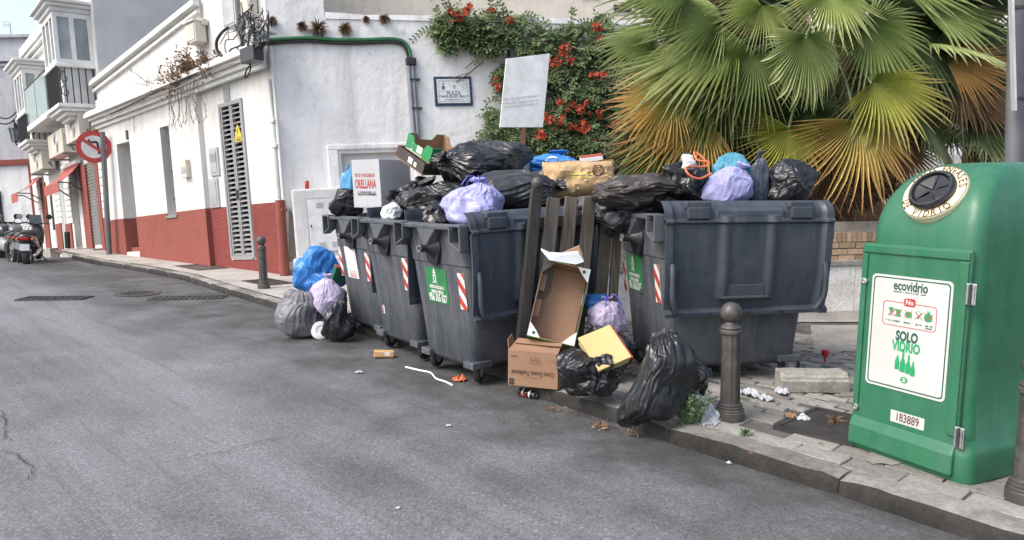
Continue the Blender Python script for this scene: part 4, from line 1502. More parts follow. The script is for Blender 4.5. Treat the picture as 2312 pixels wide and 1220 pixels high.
a = EP.px(72, 450)[0]; b = EP.px(78, 450)[0]; m = MB(); m.wbox(EP, a, b, -3, tr0 - .05, .002, .06); m.build('red_trim', 'red_plaster', eh)
a = EP.px(-8, 450)[0]; b = EP.px(3, 450)[0]; m = MB(); m.wbox(EP, a, b, -3, tr0 - .9, .002, .05); m.build('dark_door', 'hollow_dark', eh)
# aerial
ap = EP.P(*EP.px(14, 84), -.4)
an = thing('aerial', 'thin television aerial on the roof of the end house', 'aerial', ap)
m = MB(); m.tube([ap, ap + EP.u * .62], .016, 5); m.build('mast', 'grey_metal', an)
m = MB(); m.tube([ap + EP.u * .55 - EP.e * .25, ap + EP.u * .58 + EP.e * .02], .014, 5)
for k in range(3): m.tube([ap + EP.u * (.45 + .0 * k) - EP.e * (.06 + .08 * k), ap + EP.u * .68 - EP.e * (.06 + .08 * k)], .009, 4)
m.build('elements', 'grey_metal', an)
# street lantern on a bracket, and overhead wires
lp = EP.P(*EP.px(33, 300, .7), .7)
ln = thing('street_lantern', 'old iron street lantern on a wall bracket at the street end', 'lamp', lp)
m = MB(); m.lathe([(.10, -.32), (.17, .12), (.18, .14)], 6, Matrix.Translation(lp)); m.build('lamp_glass', 'window_glass', ln)
m = MB(); m.lathe([(.24, .13), (.20, .17), (.08, .34), (.03, .36), (.03, .46), (.0, .47)], 6, Matrix.Translation(lp)); m.build('lamp_roof', 'black_iron', ln)
m = MB(); m.lathe([(.11, -.34), (.11, -.31)], 6, Matrix.Translation(lp)); m.build('lamp_base', 'black_iron', ln)
for k in range(6):
    q = k * math.pi / 3
    m = MB(); m.tube([lp + Vector((.105 * math.cos(q), .105 * math.sin(q), -.32)), lp + Vector((.18 * math.cos(q), .18 * math.sin(q), .13))], .012, 4); m.build('lamp_bar', 'black_iron', ln)
m = MB(); m.tube(smooth_path([lp + Vector((0, 0, -.34)), lp + Vector((.1, .1, -.52)), lp + Vector((.35, .5, -.62)), lp + Vector((.4, .72, -.55))]), .025, 6); m.build('bracket', 'black_iron', ln)
for k, ys in enumerate(((262, 272, 250), (278, 284, 262))):
    m = MB(); m.tube(smooth_path([EP.P(*EP.px(-30, ys[0] - 8, 1.5), 1.5), EP.P(*EP.px(15, ys[1] - 4, 1.5), 1.5), EP.P(*EP.px(42, ys[2] - 2, 1.5), 1.5)]), .03, 5)
    tag(m.build('overhead_wire', 'cable_black'), ['upper', 'lower'][k] + ' sagging black wire across the end of the street', 'wire')

# ---- motorcycles parked at the crest
def wheel(t, c, axis, r, wd, tyre='black_rubber'):
    Mw = Matrix.Translation(c) @ frame_z(axis, Vector((0, 0, 1))).to_4x4()
    m = MB(); prof = [(r * .72, -wd / 2), (r * .92, -wd / 2), (r, -wd / 4), (r, wd / 4), (r * .92, wd / 2), (r * .72, wd / 2)]
    m.lathe(prof + [prof[0]], 26, Mw, cap=False); ty = m.build('tyre', tyre, t, smooth=50)
    m = MB(); m.lathe([(r * .72, -wd * .3), (r * .66, -wd * .3), (r * .66, wd * .3), (r * .72, wd * .3)], 26, Mw, cap=False)
    m.lathe([(0, -wd * .3), (r * .16, -wd * .35), (r * .16, wd * .35), (0, wd * .3)], 12, Mw)
    for k in range(5):
        q = 2 * math.pi * k / 5
        m.tube([Mw @ Vector((r * .12 * math.cos(q), r * .12 * math.sin(q), 0)), Mw @ Vector((r * .68 * math.cos(q), r * .68 * math.sin(q), 0))], .014, 5)
    m.build('rim', 'chrome', t, smooth=50)

def scooter(pos, yaw, label, body='moto_black', big=True):
    t = thing('scooter' if big else 'motorcycle', label, 'scooter' if big else 'motorcycle', pos, (0, 0, yaw), group='motorcycles parked at the top of the street')
    M4 = Matrix.Translation(pos) @ Euler((R(2), R(-4), yaw)).to_matrix().to_4x4() @ Matrix.Scale(.84, 4)      # local x forward, leaning on its stand
    V = lambda x, y, z: M4 @ Vector((x, y, z))
    ax = (M4.to_3x3() @ Vector((0, 1, 0)))
    r = .26 if big else .31
    wheel(t, V(-.66, 0, r), ax, r, .14)
    wheel(t, V(.68, 0, r), ax, r, .11)
    def blob(name, mat, pts, n=14):
        # pts: (x, z_center, half_width, half_height) stations along x
        rings = []
        for (x, zc, hw, hh) in pts:
            rings.append([V(x, hw * math.copysign(abs(math.cos(q)) ** .7, math.cos(q)), zc + hh * math.copysign(abs(math.sin(q)) ** .7, math.sin(q))) for q in [2 * math.pi * k / n for k in range(n)]])
        m = MB(); m.loft(rings); return m.build(name, mat, t, smooth=60)
    if big:
        blob('tail_body', body, [(-1.0, .78, .05, .04), (-.95, .74, .14, .12), (-.75, .66, .19, .18), (-.4, .58, .20, .2), (-.15, .45, .17, .17), (.05, .36, .16, .10)])
        blob('seat', 'moto_seat', [(-.93, .87, .09, .03), (-.7, .86, .15, .07), (-.35, .82, .16, .07), (-.05, .77, .12, .06), (.02, .75, .08, .04)])
        blob('floor_board', body, [(-.1, .30, .16, .06), (.2, .29, .17, .05), (.4, .32, .16, .06)])
        blob('front_shield', body, [(.32, .45, .12, .14), (.42, .62, .20, .26), (.52, .72, .19, .22), (.60, .82, .12, .12)])
        m = MB(); m.add([V(.50, -.16, .92), V(.50, .16, .92), V(.38, .14, 1.22), V(.38, -.14, 1.22), V(.505, -.16, .92), V(.505, .16, .92), V(.385, .14, 1.22), V(.385, -.14, 1.22)], [(0, 1, 2, 3), (7, 6, 5, 4), (0, 4, 5, 1), (2, 6, 7, 3), (0, 3, 7, 4), (1, 5, 6, 2)]); m.build('windscreen', 'window_glass', t)
    else:
        blob('fuel_tank', body, [(-.12, .78, .10, .06), (.0, .82, .16, .11), (.2, .86, .16, .12), (.36, .82, .10, .08)])
        blob('seat', 'moto_seat', [(-.78, .86, .08, .03), (-.6, .82, .13, .06), (-.3, .77, .13, .06), (-.1, .75, .08, .05)])
        blob('engine', 'grey_metal', [(-.28, .42, .12, .12), (-.1, .42, .17, .18), (.15, .45, .17, .18), (.28, .45, .10, .12)])
        blob('tail_body', body, [(-.98, .86, .04, .03), (-.8, .80, .10, .07), (-.5, .72, .12, .07)])
    m = MB(); m.tube([V(.68, -.09, r), V(.46, -.09, .82)], .022, 6); m.tube([V(.68, .09, r), V(.46, .09, .82)], .022, 6); m.build('front_fork', 'chrome', t)
    m = MB(); m.tube(smooth_path([V(.30, -.36, .98), V(.36, -.2, 1.0), V(.42, 0, .95), V(.36, .2, 1.0), V(.30, .36, .98)]), .016, 6); m.build('handlebar', 'black_iron', t)
    for s_ in (-1, 1):
        m = MB(); Mm = Matrix.Translation(V(.34, s_ * .34, 1.17)) @ frame_z(M4.to_3x3() @ Vector((-1, 0, 0)), Vector((0, 0, 1))).to_4x4()
        m.lathe([(0, -.03), (.05, -.02), (.062, .0), (.0, .002)], 14, Mm); m.tube([V(.35, s_ * .27, 1.0), V(.345, s_ * .33, 1.13)], .009, 5); m.build('mirror', 'moto_black' if s_ < 0 else 'chrome', t, smooth=60)
    m = MB(); m.box(V(-1.0, 0, .74), (.04, .18, .08), M4.to_3x3()); m.build('tail_light', 'tail_red', t, bevel=.02)
    for s_ in (-1, 1):
        m = MB(); m.box(V(-.96, s_ * .17, .73), (.06, .07, .06), M4.to_3x3()); m.build('indicator', 'tie_orange', t, bevel=.015)
    pl = MB(); pl.box(V(-1.02, 0, .52), (.01, .22, .17), M4.to_3x3()); pt = pl.build('number_plate', 'plate_white', t)
    m = MB(); m.box(V(-.93, 0, .46), (.05, .16, .34), M4.to_3x3()); m.build('rear_mudguard', 'moto_black', t, bevel=.03)
    m = MB(); Mh = M4 @ Matrix.Translation((-.62, -.2, .34)) @ Euler((0, R(80), 0)).to_matrix().to_4x4(); m.lathe([(.0, -.32), (.05, -.30), (.065, 0), (.06, .25), (.04, .34), (0, .34)], 12, Mh); m.build('exhaust', 'chrome', t, smooth=60)
    m = MB(); m.tube([V(-.05, -.12, .3), V(-.02, -.3, .02)], .015, 5); m.build('stand', 'black_iron', t)
    return t
yaw = math.atan2(.99, -.35)
scooter(at_z(76, 590, 0), yaw + .05, 'black scooter with a number plate, outermost of the parked motorcycles')
scooter(at_z(38, 588, 0), yaw + .35, 'black motorcycle between the scooter and another motorcycle', 'moto_grey', False)
scooter(at_z(14, 587, 0), yaw + .5, 'dark motorcycle standing against the other motorcycle', 'moto_black', False)
# ------------------------------------------------------------------ wheeled refuse containers
random.seed(31)
BH0, BH1 = .12, 1.32          # body bottom, rim
def half(z):
    f = (z - BH0) / (BH1 - BH0)
    return .545 + .105 * f, .385 + .105 * f       # half length, half depth
def rrect(hx, hy, z, r=.07, n=5):
    out = []
    for cx, cy, a0 in ((hx - r, hy - r, 0), (-hx + r, hy - r, 90), (-hx + r, -hy + r, 180), (hx - r, -hy + r, 270)):
        for k in range(n + 1):
            a = R(a0 + 90 * k / n)
            out.append(Vector((cx + r * math.cos(a), cy + r * math.sin(a), z)))
    return out
def bin_body_mesh():
    m = MB()
    rings = []
    for z, g, r in ((BH0, -.05, .05), (BH0 + .015, -.02, .06), (BH0 + .05, 0, .07), (.5, 0, .075), (.97, 0, .08), (.982, .0, .08), (.992, .009, .08), (1.05, .009, .08), (1.265, .008, .08), (1.275, .028, .08), (1.315, .032, .08), (1.325, .026, .08), (1.325, -.008, .07), (1.25, -.012, .07), (.60, -.02, .06)):
        hx, hy = half(z)
        rings.append(rrect(hx + g, hy + g, z, r))
    m.loft(rings, True, True)
    return m
def end_pt(y, z, off=0.0, side=-1):
    hx, _ = half(z)
    return Vector((side * (hx + .009 * (z > .985) + off), y, z))

def lid_panel(flat=False):
    """the lid hanging open down the -y side: shallow shell with ribs, thick rolled edges"""
    m = MB()
    nx, nz = 72, 60
    L, top, bot = 1.38, 1.425, .56
    grid = []
    for j in range(nz + 1):
        t = j / nz
        row = []
        for i in range(nx + 1):
            s = i / nx
            x = (s - .5) * L * (1 - .035 * t)
            z = top + (bot - top) * t
            y = -.572 + .045 * t - .03 * math.sin(math.pi * t)
            # shell curve across the top (rounded shoulder)
            if t < .10:
                y += .07 * ((.10 - t) / .10) ** 1.8
            rel = 0.0
            # raised field panels
            ed = min(s, 1 - s)
            if ed < .045: rel += .035
            elif ed < .06: rel += .035 * (.06 - ed) / .015
            for c0, wd in ((.36, .035), (.64, .035)):
                q = abs(s - c0)
                if q < wd and .12 < t < .86: rel += .030 * (1 - (q / wd) ** 2)
            if t > .955: rel += .04
            elif t > .94: rel += .04 * (t - .94) / .015
            if .165 < t < .19: rel += .026
            if .30 < s < .70 and .08 < t < .165: rel += .020
            yv = y - rel
            if flat: yv = -.500 + .05 * t + (yv + .55) * .25
            row.append(Vector((x, yv, z)))
        grid.append(row)
    n = nx + 1
    vs = [p for r in grid for p in r]
    m.add(vs, [(j * n + i, (j + 1) * n + i, (j + 1) * n + i + 1, j * n + i + 1) for j in range(nz) for i in range(nx)])
    k = len(vs)
    m.add([p + Vector((0, .018, 0)) for p in vs], [(j * n + i, j * n + i + 1, (j + 1) * n + i + 1, (j + 1) * n + i) for j in range(nz) for i in range(nx)])
    ring = [i for i in range(n)] + [j * n + nx for j in range(1, nz + 1)] + [nz * n + i for i in range(nx - 1, -1, -1)] + [j * n for j in range(nz - 1, 0, -1)]
    for q in range(len(ring)):
        a, b = ring[q], ring[(q + 1) % len(ring)]
        m.f.append((a, b, b + k, a + k)); m.m.append(0)
    return m

def make_bin(name, label, loc, xdir, tilt, flat=False):
    x = Vector((xdir[0], xdir[1], 0)).normalized()
    y = Vector((-x.y, x.x, 0))
    B = basis(x, y, Vector((0, 0, 1))) @ Euler((0, -tilt, 0)).to_matrix()
    t = thing(name, label, 'bin', loc, B, group='grey refuse containers')
    bd = bin_body_mesh().build('body', 'bin_grey', t, smooth=35, local=True)
    # inner dark liner shadow line is real depth; rim brackets at both ends
    for side in (-1, 1):
        for sy in (-1, 1):
            m = MB()
            hx, hy = half(1.30)
            th = .018
            def bp(yy, z, o): return Vector((side * (hx + .03 + o), sy * yy, z))
            dep = .085
            yo, yi = hy + .045, hy - .105
            # outer cheek, slanted lip, inner cheek, top shelf
            for (y0, z0, y1, z1) in ((yo, 1.322, yo, 1.125), (yo, 1.125, yi, 1.185), (yi, 1.185, yi, 1.322), (yi, 1.322, yo, 1.322)):
                d = Vector((0, sy * (y1 - y0), z1 - z0)); nrm = Vector((0, -d.z, d.y)).normalized() * th
                m.obox(bp(y0, z0, -.02) - nrm * .5, d, nrm, Vector((side * dep, 0, 0)))
            # sloping web behind
            m.add([bp(yo, 1.31, -.01), bp(yi, 1.31, -.01), bp(yi, 1.19, -.02), bp(yo, 1.13, -.02)], [(0, 1, 2, 3), (3, 2, 1, 0)])
            m.build('lifting_bracket', 'bin_grey', t, bevel=.005, local=True)
        # rim bar across the end
        m = MB(); hx, hy = half(1.31)
        m.obox(Vector((side * (hx + .02), -hy + .08, 1.285)), Vector((side * .06, 0, 0)), Vector((0, 2 * hy - .16, 0)), Vector((0, 0, .035)))
        m.build('end_rail', 'bin_grey', t, bevel=.008, local=True)
        # triangular gusset, tear-shaped plate and pin
        m = MB()
        m.add([end_pt(-.15, 1.285, .075, side), end_pt(.15, 1.285, .075, side), end_pt(0.02, 1.15, .10, side), end_pt(-.02, 1.15, .10, side),
               end_pt(-.15, 1.285, .0, side), end_pt(.15, 1.285, .0, side), end_pt(0.04, 1.11, .0, side), end_pt(-.04, 1.11, .0, side)],
              [(0, 1, 2, 3), (4, 7, 6, 5), (0, 3, 7, 4), (1, 5, 6, 2), (0, 4, 5, 1), (2, 6, 7, 3)])
        m.build('gusset', 'bin_grey', t, bevel=.006, local=True)
        m = MB()
        pl = []
        for k in range(24):
            a = 2 * math.pi * k / 24
            rr = .112 + (.034 * max(0, -math.sin(a)) ** 2)
            pl.append(end_pt(.02 + rr * math.cos(a) * .95, 1.115 + rr * math.sin(a) * (1.0 if math.sin(a) < 0 else .75), .013, side))
        m.prism(pl, Vector((side * .02, 0, 0)))
        cone = end_pt(0, 1.125, 0, side)
        Mc = Matrix.Translation(cone) @ frame_z(Vector((side, 0, 0)), Vector((0, 0, 1))).to_4x4()
        m.lathe([(.10, .015), (.065, .05), (.042, .08), (.032, .10), (.032, .145)], 18, Mc)
        m.build('trunnion', 'bin_black', t, smooth=40, local=True)
        m = MB(); m.lathe([(.026, .1452), (.030, .16), (.022, .16), (.022, .1455)], 16, Mc, cap=False); m.build('pin_end', 'grey_metal', t, smooth=40, local=True)
        for (yy, zz) in ((.10, 1.14), (.07, 1.03), (-.06, 1.04)):
            m = MB(); Mb = Matrix.Translation(end_pt(yy, zz, .02, side)) @ frame_z(Vector((side, 0, 0)), Vector((0, 0, 1))).to_4x4(); m.lathe([(.0, .008), (.009, .008), (.011, 0)], 8, Mb); m.build('bolt', 'light_metal', t, local=True)
    # seam line round the body is in the loft; open lid
    lid = lid_panel(flat).build('lid', 'lid_grey', t, smooth=38, local=True)
    for xx in (() if flat else (-.42, .42)):
        m = MB(); m.box((xx, -.55, 1.395), (.20, .10, .05)); m.box((xx, -.592, 1.335), (.18, .04, .09)); m.build('hinge_block', 'lid_grey', lid, bevel=.01, local=True)
        m = MB(); m.box((xx, -.46, 1.31), (.08, .10, .06)); m.build('hinge_arm', 'bin_black', lid, bevel=.01, local=True)
    if not flat:
      m = MB(); m.box((-.02, -.58, .70), (.36, .06, .022)); m.box((-.02, -.56, .75), (.34, .03, .09)); m.build('lid_handle', 'lid_grey', lid, bevel=.008, local=True)
    for xx in (() if flat else (.62, -.62)):
        m = MB()
        m.tube(smooth_path([Vector((xx, -.61, .96)), Vector((xx * 1.01, -.63, .86)), Vector((xx, -.625, .70)), Vector((xx * .93, -.597, .60))]), .022, 8); m.build('lid_grip', 'lid_grey', lid, smooth=60, local=True)
    m = MB()
    for xx in (() if flat else (-.66, -.3, 0, .3, .66)):
        Mb = Matrix.Translation((xx * .98, -.576, .58)) @ frame_z(Vector((0, -1, 0)), Vector((0, 0, 1))).to_4x4(); m.lathe([(.011, -.02), (.011, .006), (.0, .008)], 8, Mb)
    if not flat: m.build('lid_bolts', 'bin_black', lid, local=True)['kind'] = 'stuff'
    # hinge tube along the back rim
    m = MB(); m.tube([Vector((-.60, -.475, 1.35)), Vector((.60, -.475, 1.35))], .018, 8); m.build('hinge_tube', 'bin_black', t, local=True)
    # chassis and four castors
    m = MB(); m.box((0, 0, .135), (.98, .66, .05)); m.build('base_frame', 'bin_black', t, bevel=.01, local=True)
    for sx in (-1, 1):
        for sy in (-1, 1):
            c = Vector((sx * .49, sy * .345, .10))
            ang = random.uniform(-.7, .7)
            ax = Vector((math.sin(ang), math.cos(ang), 0)); fwd = Vector((math.cos(ang), -math.sin(ang), 0))
            w_ = MB(); Mw = Matrix.Translation(c + fwd * .035) @ frame_z(ax, Vector((0, 0, 1))).to_4x4()
            w_.lathe([(.0, -.022), (.07, -.024), (.092, -.024), (.1, -.014), (.1, .014), (.092, .024), (.07, .024), (.0, .022)], 24, Mw); wh = w_.build('wheel', 'black_rubber', t, smooth=40, local=True)
            w_ = MB(); w_.lathe([(.0, -.03), (.05, -.028), (.058, -.0245), (.058, .0245), (.05, .028), (.0, .03)], 18, Mw); w_.build('hub', 'grey_metal', wh, smooth=40, local=True)
            f_ = MB()
            for q in (-1, 1):
                o = c + ax * (q * .036)
                f_.prism([o + fwd * .055 - ax * .003 + Vector((0, 0, -.02)), o + fwd * .015 - ax * .003 + Vector((0, 0, -.02)), o - fwd * .06 - ax * .003 + Vector((0, 0, .06)), o + fwd * .05 - ax * .003 + Vector((0, 0, .06))], ax * .006)
            f_.box(c + Vector((0, 0, .064)), (.12, .09, .012)); f_.build('castor_fork', 'light_metal', t, local=True)
            f_ = MB(); f_.box((c.x, c.y, .165), (.20, .15, .06)); f_.build('castor_mount', 'bin_grey', t, bevel=.01, local=True)
    return t, B

def end_sticker(t, y0, y1, z0, z1, mat, name='sticker', off=.004, skew=0.0):
    m = MB()
    p = [end_pt(y0, z0, off), end_pt(y1, z0, off), end_pt(y1, z1, off), end_pt(y0, z1, off)]
    q = [v + Vector((.003, 0, 0)) for v in p]
    m.add(p + q, [(0, 1, 2, 3)[::-1], (0, 1, 5, 4), (1, 2, 6, 5), (2, 3, 7, 6), (3, 0, 4, 7)])
    return m.build(name, mat, t, local=True)
def stripes(t, yc, zc, w_=.10, h_=.30):
    s = end_sticker(t, yc - w_ / 2, yc + w_ / 2, zc - h_ / 2, zc + h_ / 2, 'sticker_white', 'reflector')
    # visible face is seen with +y to the left
    m = MB()
    def clip(poly, f):
        out = []
        for i in range(len(poly)):
            a, b = poly[i], poly[(i + 1) % len(poly)]
            fa, fb = f(a), f(b)
            if fa >= 0: out.append(a)
            if fa * fb < 0:
                k = fa / (fa - fb); out.append((a[0] + (b[0] - a[0]) * k, a[1] + (b[1] - a[1]) * k))
        return out
    for k in range(-2, 4):
        zz = k * .15
        sl = 1.05
        poly = [(-w_ / 2, zz + sl * w_ / 2), (w_ / 2, zz - sl * w_ / 2), (w_ / 2, zz - sl * w_ / 2 + .075), (-w_ / 2, zz + sl * w_ / 2 + .075)]
        poly = clip(poly, lambda p: p[1] + h_ / 2); poly = clip(poly, lambda p: h_ / 2 - p[1]) if poly else []
        if len(poly) < 3: continue
        pts = [end_pt(yc - p[0] * -1 if False else yc - p[0], zc + p[1], .0062) for p in poly]
        m.add(pts, [tuple(range(len(pts)))])
    # stripes rise to the right in the picture: right is -y
    m.build('red_stripes', 'sticker_red', s, local=True)
def fe(yc, zc): return lambda x, y: end_pt(yc - x, zc + y, .0062)
def green_notice(t, yc, zc, torn=False):
    s = end_sticker(t, yc - .17, yc + .17, zc - .150, zc + .150, 'sticker_green')
    m = MB()
    m.text('SERVICIO DE RECOGIDA DE', fe(yc, zc - .015), .036, .0035, .52)
    m.text('ENSERES A DOMICILIO:', fe(yc, zc - .055), .036, .0035, .52)
    m.text('956 365 627', fe(yc, zc - .108), .088, .007, .64)
    # crest: crown, shield, base line
    f = fe(yc + .02, zc + .085)
    for poly in ([(-.02, -.055), (.02, -.055), (.028, .0), (.014, .012), (-.014, .012), (-.028, .0)], [(-.022, .018), (.022, .018), (.012, .045), (0, .07), (-.012, .045)]):
        m.add([f(x, y) for x, y in poly], [tuple(range(len(poly)))])
    smallprint(m, fe(yc + .02, zc + .022), .10, .010, 3)
    m.build('lettering', 'sticker_white', s, local=True)
    m = MB(); f2 = lambda x, y: fe(yc + .02, zc + .085)(x, y) + Vector((-.0012, 0, 0))
    m.add([f2(x, y) for x, y in [(-.008, -.045), (.008, -.045), (.012, .0), (-.012, .0)]], [(0, 1, 2, 3)]); m.build('crest_mark', 'sticker_green', s, local=True)
    if torn:
        m = MB(); g = lambda x, y: fe(yc, zc)(x, y) + Vector((-.002, 0, 0))
        m.add([g(x, y) for x, y in [(.06, -.155), (.175, -.155), (.175, -.11), (.12, -.12), (.09, -.14)]], [(0, 1, 2, 3, 4)]); m.build('torn_corner', 'bin_grey', s, local=True)
def white_notice(t, yc, zc):
    s = end_sticker(t, yc - .135, yc + .135, zc - .17, zc + .17, 'sticker_white')
    m = MB()
    smallprint(m, fe(yc, zc + .085), .13, .035, 4)
    for k, yy in enumerate((.045, .018)): smallprint(m, fe(yc, zc + yy), .21, .017, k + 5)
    smallprint(m, fe(yc, zc - .095), .17, .012, 9)
    f = fe(yc, zc)
    for (x0, y0, x1, y1) in ((-.08, -.158, .08, -.150), (-.08, -.120, .08, -.114), (-.08, -.150, -.074, -.120), (.074, -.150, .08, -.120)):
        m.add([f(x0, y0), f(x1, y0), f(x1, y1), f(x0, y1)], [(0, 1, 2, 3)])
    smallprint(m, fe(yc, zc - .135), .12, .016, 12)
    m.build('red_print', 'sticker_red', s, local=True)
    m = MB(); m.add([f(x, y) for x, y in [(-.11, -.06), (.11, -.06), (.11, .0), (-.11, .0)]], [(0, 1, 2, 3)]); smallprint(m, fe(yc, zc - .08), .2, .012, 21); smallprint(m, fe(yc, zc + .145), .16, .008, 22); m.build('blue_print', 'sticker_blue', s, local=True)
    m = MB(); f2 = lambda yo: (lambda x, y: fe(yc, zc + yo)(x, y) + Vector((-.0012, 0, 0))); smallprint(m, f2(-.018), .19, .02, 33); smallprint(m, f2(-.045), .19, .014, 34); m.build('white_print', 'sticker_white', s, local=True)

BX = (.803, .596)
TILT = R(2.2)
bin_pos = [Vector((-.09, 6.56, .030)), Vector((-.65, 7.42, .03)), Vector((-1.14, 8.22, .03))]
b3, B3 = make_bin('refuse_container', 'grey wheeled refuse container with green notice beside the wooden slats, heaped with bags', bin_pos[0], BX, TILT)
green_notice(b3, .06, .79); stripes(b3, -.335, .78)
b2, _ = make_bin('refuse_container', 'grey wheeled refuse container without a notice, between two others', bin_pos[1], BX, TILT, True)
stripes(b2, -.31, .82)
m = MB(); f = fe(.25, .42); m.add([f(x, y) for x, y in [(-.02, -.04), (.02, -.045), (.025, .03), (-.01, .045), (-.025, .01)]], [(0, 1, 2, 3, 4)]); m.build('sticker_scrap', 'sticker_white', b2, local=True)
m = MB(); f = lambda x, y: fe(.25, .42)(x, y) + Vector((-.001, 0, 0)); m.add([f(x, y) for x, y in [(-.018, -.03), (.0, -.04), (.004, .03), (-.012, .03)]], [(0, 1, 2, 3)]); m.build('sticker_scrap', 'sticker_red', b2, local=True)
b1, _ = make_bin('refuse_container', 'grey wheeled refuse container with white poster, under the square grey box', bin_pos[2], BX, TILT, True)
white_notice(b1, .12, .82); stripes(b1, -.27, .80); stripes(b1, .40, .80, .06)
b4, B4 = make_bin('refuse_container', 'grey wheeled refuse container standing alone on the pavement with its lid hanging open', (1.665, 6.12, PAVE + .002), (.980, .199), 0)
green_notice(b4, .19, .81, True); stripes(b4, -.30, .78); stripes(b4, .425, .78, .07)

# concrete kerb block chocking the lone container
c = at_z(1842, 888, PAVE)
xd = Vector((.985, -.05, 0)).normalized(); yd = Vector((.05, .985, 0))
m = MB()
L, D, H = .50, .20, .145
prof = [(0, 0), (0, H * .62), (.02, H * .66), (.022, H * .80), (.045, H * .84), (.06, H), (D, H), (D, 0)]
rings = []
n = 14
for i in range(n + 1):
    f = i / n
    x0 = (f - .5) * L
    rings.append([c + xd * (x0 + .01 * noise.noise(Vector((j * 2.1, f, 3))) * (1 if i in (0, n) else 0)) + yd * (y + .006 * noise.noise(Vector((f * 9, j, 1)))) + Vector((0, 0, z * (1 + .05 * noise.noise(Vector((f * 6, j * .5, 7))))))  for j, (y, z) in enumerate(prof)])
m.loft(rings)
tag(m.build('concrete_block', 'concrete', smooth=35, bevel=.006), 'moulded concrete block lying by the lone container wheel', 'block')

# old wooden slat fence section leaning between the containers
SB = at_z(1195, 872, PAVE)
fo = at_y(1200, 790, 5.66)
fn_ = thing('slat_fence', 'weathered wooden slat fence section leaning between the containers', 'fence', fo)
def plank(x0, y0, x1, y1, wpx, Y0, Y1, th, mat, name, cap=False):
    a = at_y(x0, y0, Y0); b = at_y(x1, y1, Y1)
    w_ = wpx / F * (Y0 + Y1) / 2
    d = (b - a).normalized()
    xx = Vector((.93, .36, 0)); xx = (xx - d * xx.dot(d)).normalized()
    nn = d.cross(xx).normalized()
    m = MB()
    k = 6
    rings = []
    for i in range(k + 1):
        p = a + (b - a) * (i / k)
        jt = lambda: random.uniform(-.003, .003)
        rings.append([p - xx * (w_ / 2 + jt()) - nn * th / 2, p + xx * (w_ / 2 + jt()) - nn * th / 2, p + xx * (w_ / 2 + jt()) + nn * th / 2, p - xx * (w_ / 2 + jt()) + nn * th / 2])
    m.loft(rings)
    # fixing nails
    m.build(name, mat, fn_, bevel=.004)
    return a, b, xx, nn, d
a_, b_, xx_, nn_, d_ = plank(1212, 424, 1170, 858, 25, 5.84, 5.84, .06, 'flaked_wood', 'post')
m = MB(); m.lathe([(0.0, .085), (.03, .078), (.045, .05), (.048, .03), (.04, .004), (.0, .0)], 16, Matrix.Translation(a_) @ frame_z((a_ - b_), xx_).to_4x4()); m.build('post_cap', 'bollard_iron', fn_, smooth=50)
for (x0, y0, x1, y1, w_, Y) in ((1250, 447, 1212, 800, 32, 5.96), (1291, 445, 1255, 800, 32, 6.08), (1332, 446, 1299, 800, 32, 6.20)):
    plank(x0, y0, x1, y1, w_, Y, Y - .08, .022, 'old_wood', 'slat')
for (x0, y0, x1, y1, w_, Y) in ((1371, 500, 1345, 800, 28, 6.32), (1397, 480, 1376, 800, 22, 6.38)):
    plank(x0, y0, x1, y1, w_, Y, Y - .08, .03, 'old_wood', 'slat')
for (x0, y0, x1, y1) in ((1205, 505, 1400, 487), (1180, 710, 1385, 700)):
    a = at_y(x0, y0, 5.90); b = at_y(x1, y1, 6.44)
    m = MB(); d = (b - a); up = Vector((.0, 0, 1)); nn = d.cross(up).normalized()
    m.obox(a - up * .045 - nn * .02, d, up * .09, nn * .04); m.build('rail', 'flaked_wood', fn_, bevel=.004)
# ------------------------------------------------------------------ green bottle bank
random.seed(41)
GA = at_z(2180, 1094, PAVE)           # front corner towards the road/camera
gx = Vector((.445, -.895, 0)).normalized()        # along the front, towards that corner
gi = Vector((-gx.y, gx.x, 0))                     # from the front into the body
if gi.x < 0: gi = -gi
GW, GD = .70, 1.05
GO = GA - gx * GW - Vector((0, 0, PAVE))                                  # far front corner
gbank = thing('bottle_bank', 'green plastic glass recycling bank with white instruction panel and round mouth', 'recycling bin', GO + gx * GW / 2 + gi * GD / 2 + Vector((0, 0, PAVE)))
def GP(u, v, z):          # u along the front 0..GW, v depth 0..GD, z above the pavement
    return GO + gx * u + gi * v + Vector((0, 0, PAVE + z))
def gring(u0, u1, v0, v1, z, r, n=7):
    out = []
    for cx, cy, a0 in ((u1 - r, v1 - r, 0), (u0 + r, v1 - r, 90), (u0 + r, v0 + r, 180), (u1 - r, v0 + r, 270)):
        for k in range(n + 1):
            a = R(a0 + 90 * k / n)
            out.append(GP(cx + r * math.cos(a), cy + r * math.sin(a), z))
    return out
ZS = 1.225          # shoulder
ZT = 1.66
TAP = .035
def inset(z): return TAP * z / ZS
rings = []
for z, e, r in ((.004, .030, .06), (.02, .036, .07), (.14, .036, .07), (.18, .030, .07), (.215, .0, .07), (.6, -.0, .07), (ZS - .04, 0, .08), (ZS, .0, .08)):
    i = inset(z)
    rings.append(gring(i - e * .6, GW - i + e, i - e, GD - i + e, z, r))
# dome: the roof leans back from the front and rounds over every side
nd = 12
for k in range(1, nd + 1):
    f = k / nd
    ang = f * math.pi / 2
    z = ZS + (ZT - ZS) * math.sin(ang) ** .92
    q = 1 - math.cos(ang)
    i = inset(ZS)
    fr = i + q * .46
    bk = i + q * .26
    sd = i + q * .17
    rings.append(gring(sd, GW - sd, fr, GD - bk, z, .08 + .035 * q))
m = MB(); m.loft(rings, True, True)
m.f = [tuple(reversed(f)) for f in m.f]
gb = m.build('body', 'green_plastic', gbank, smooth=42)
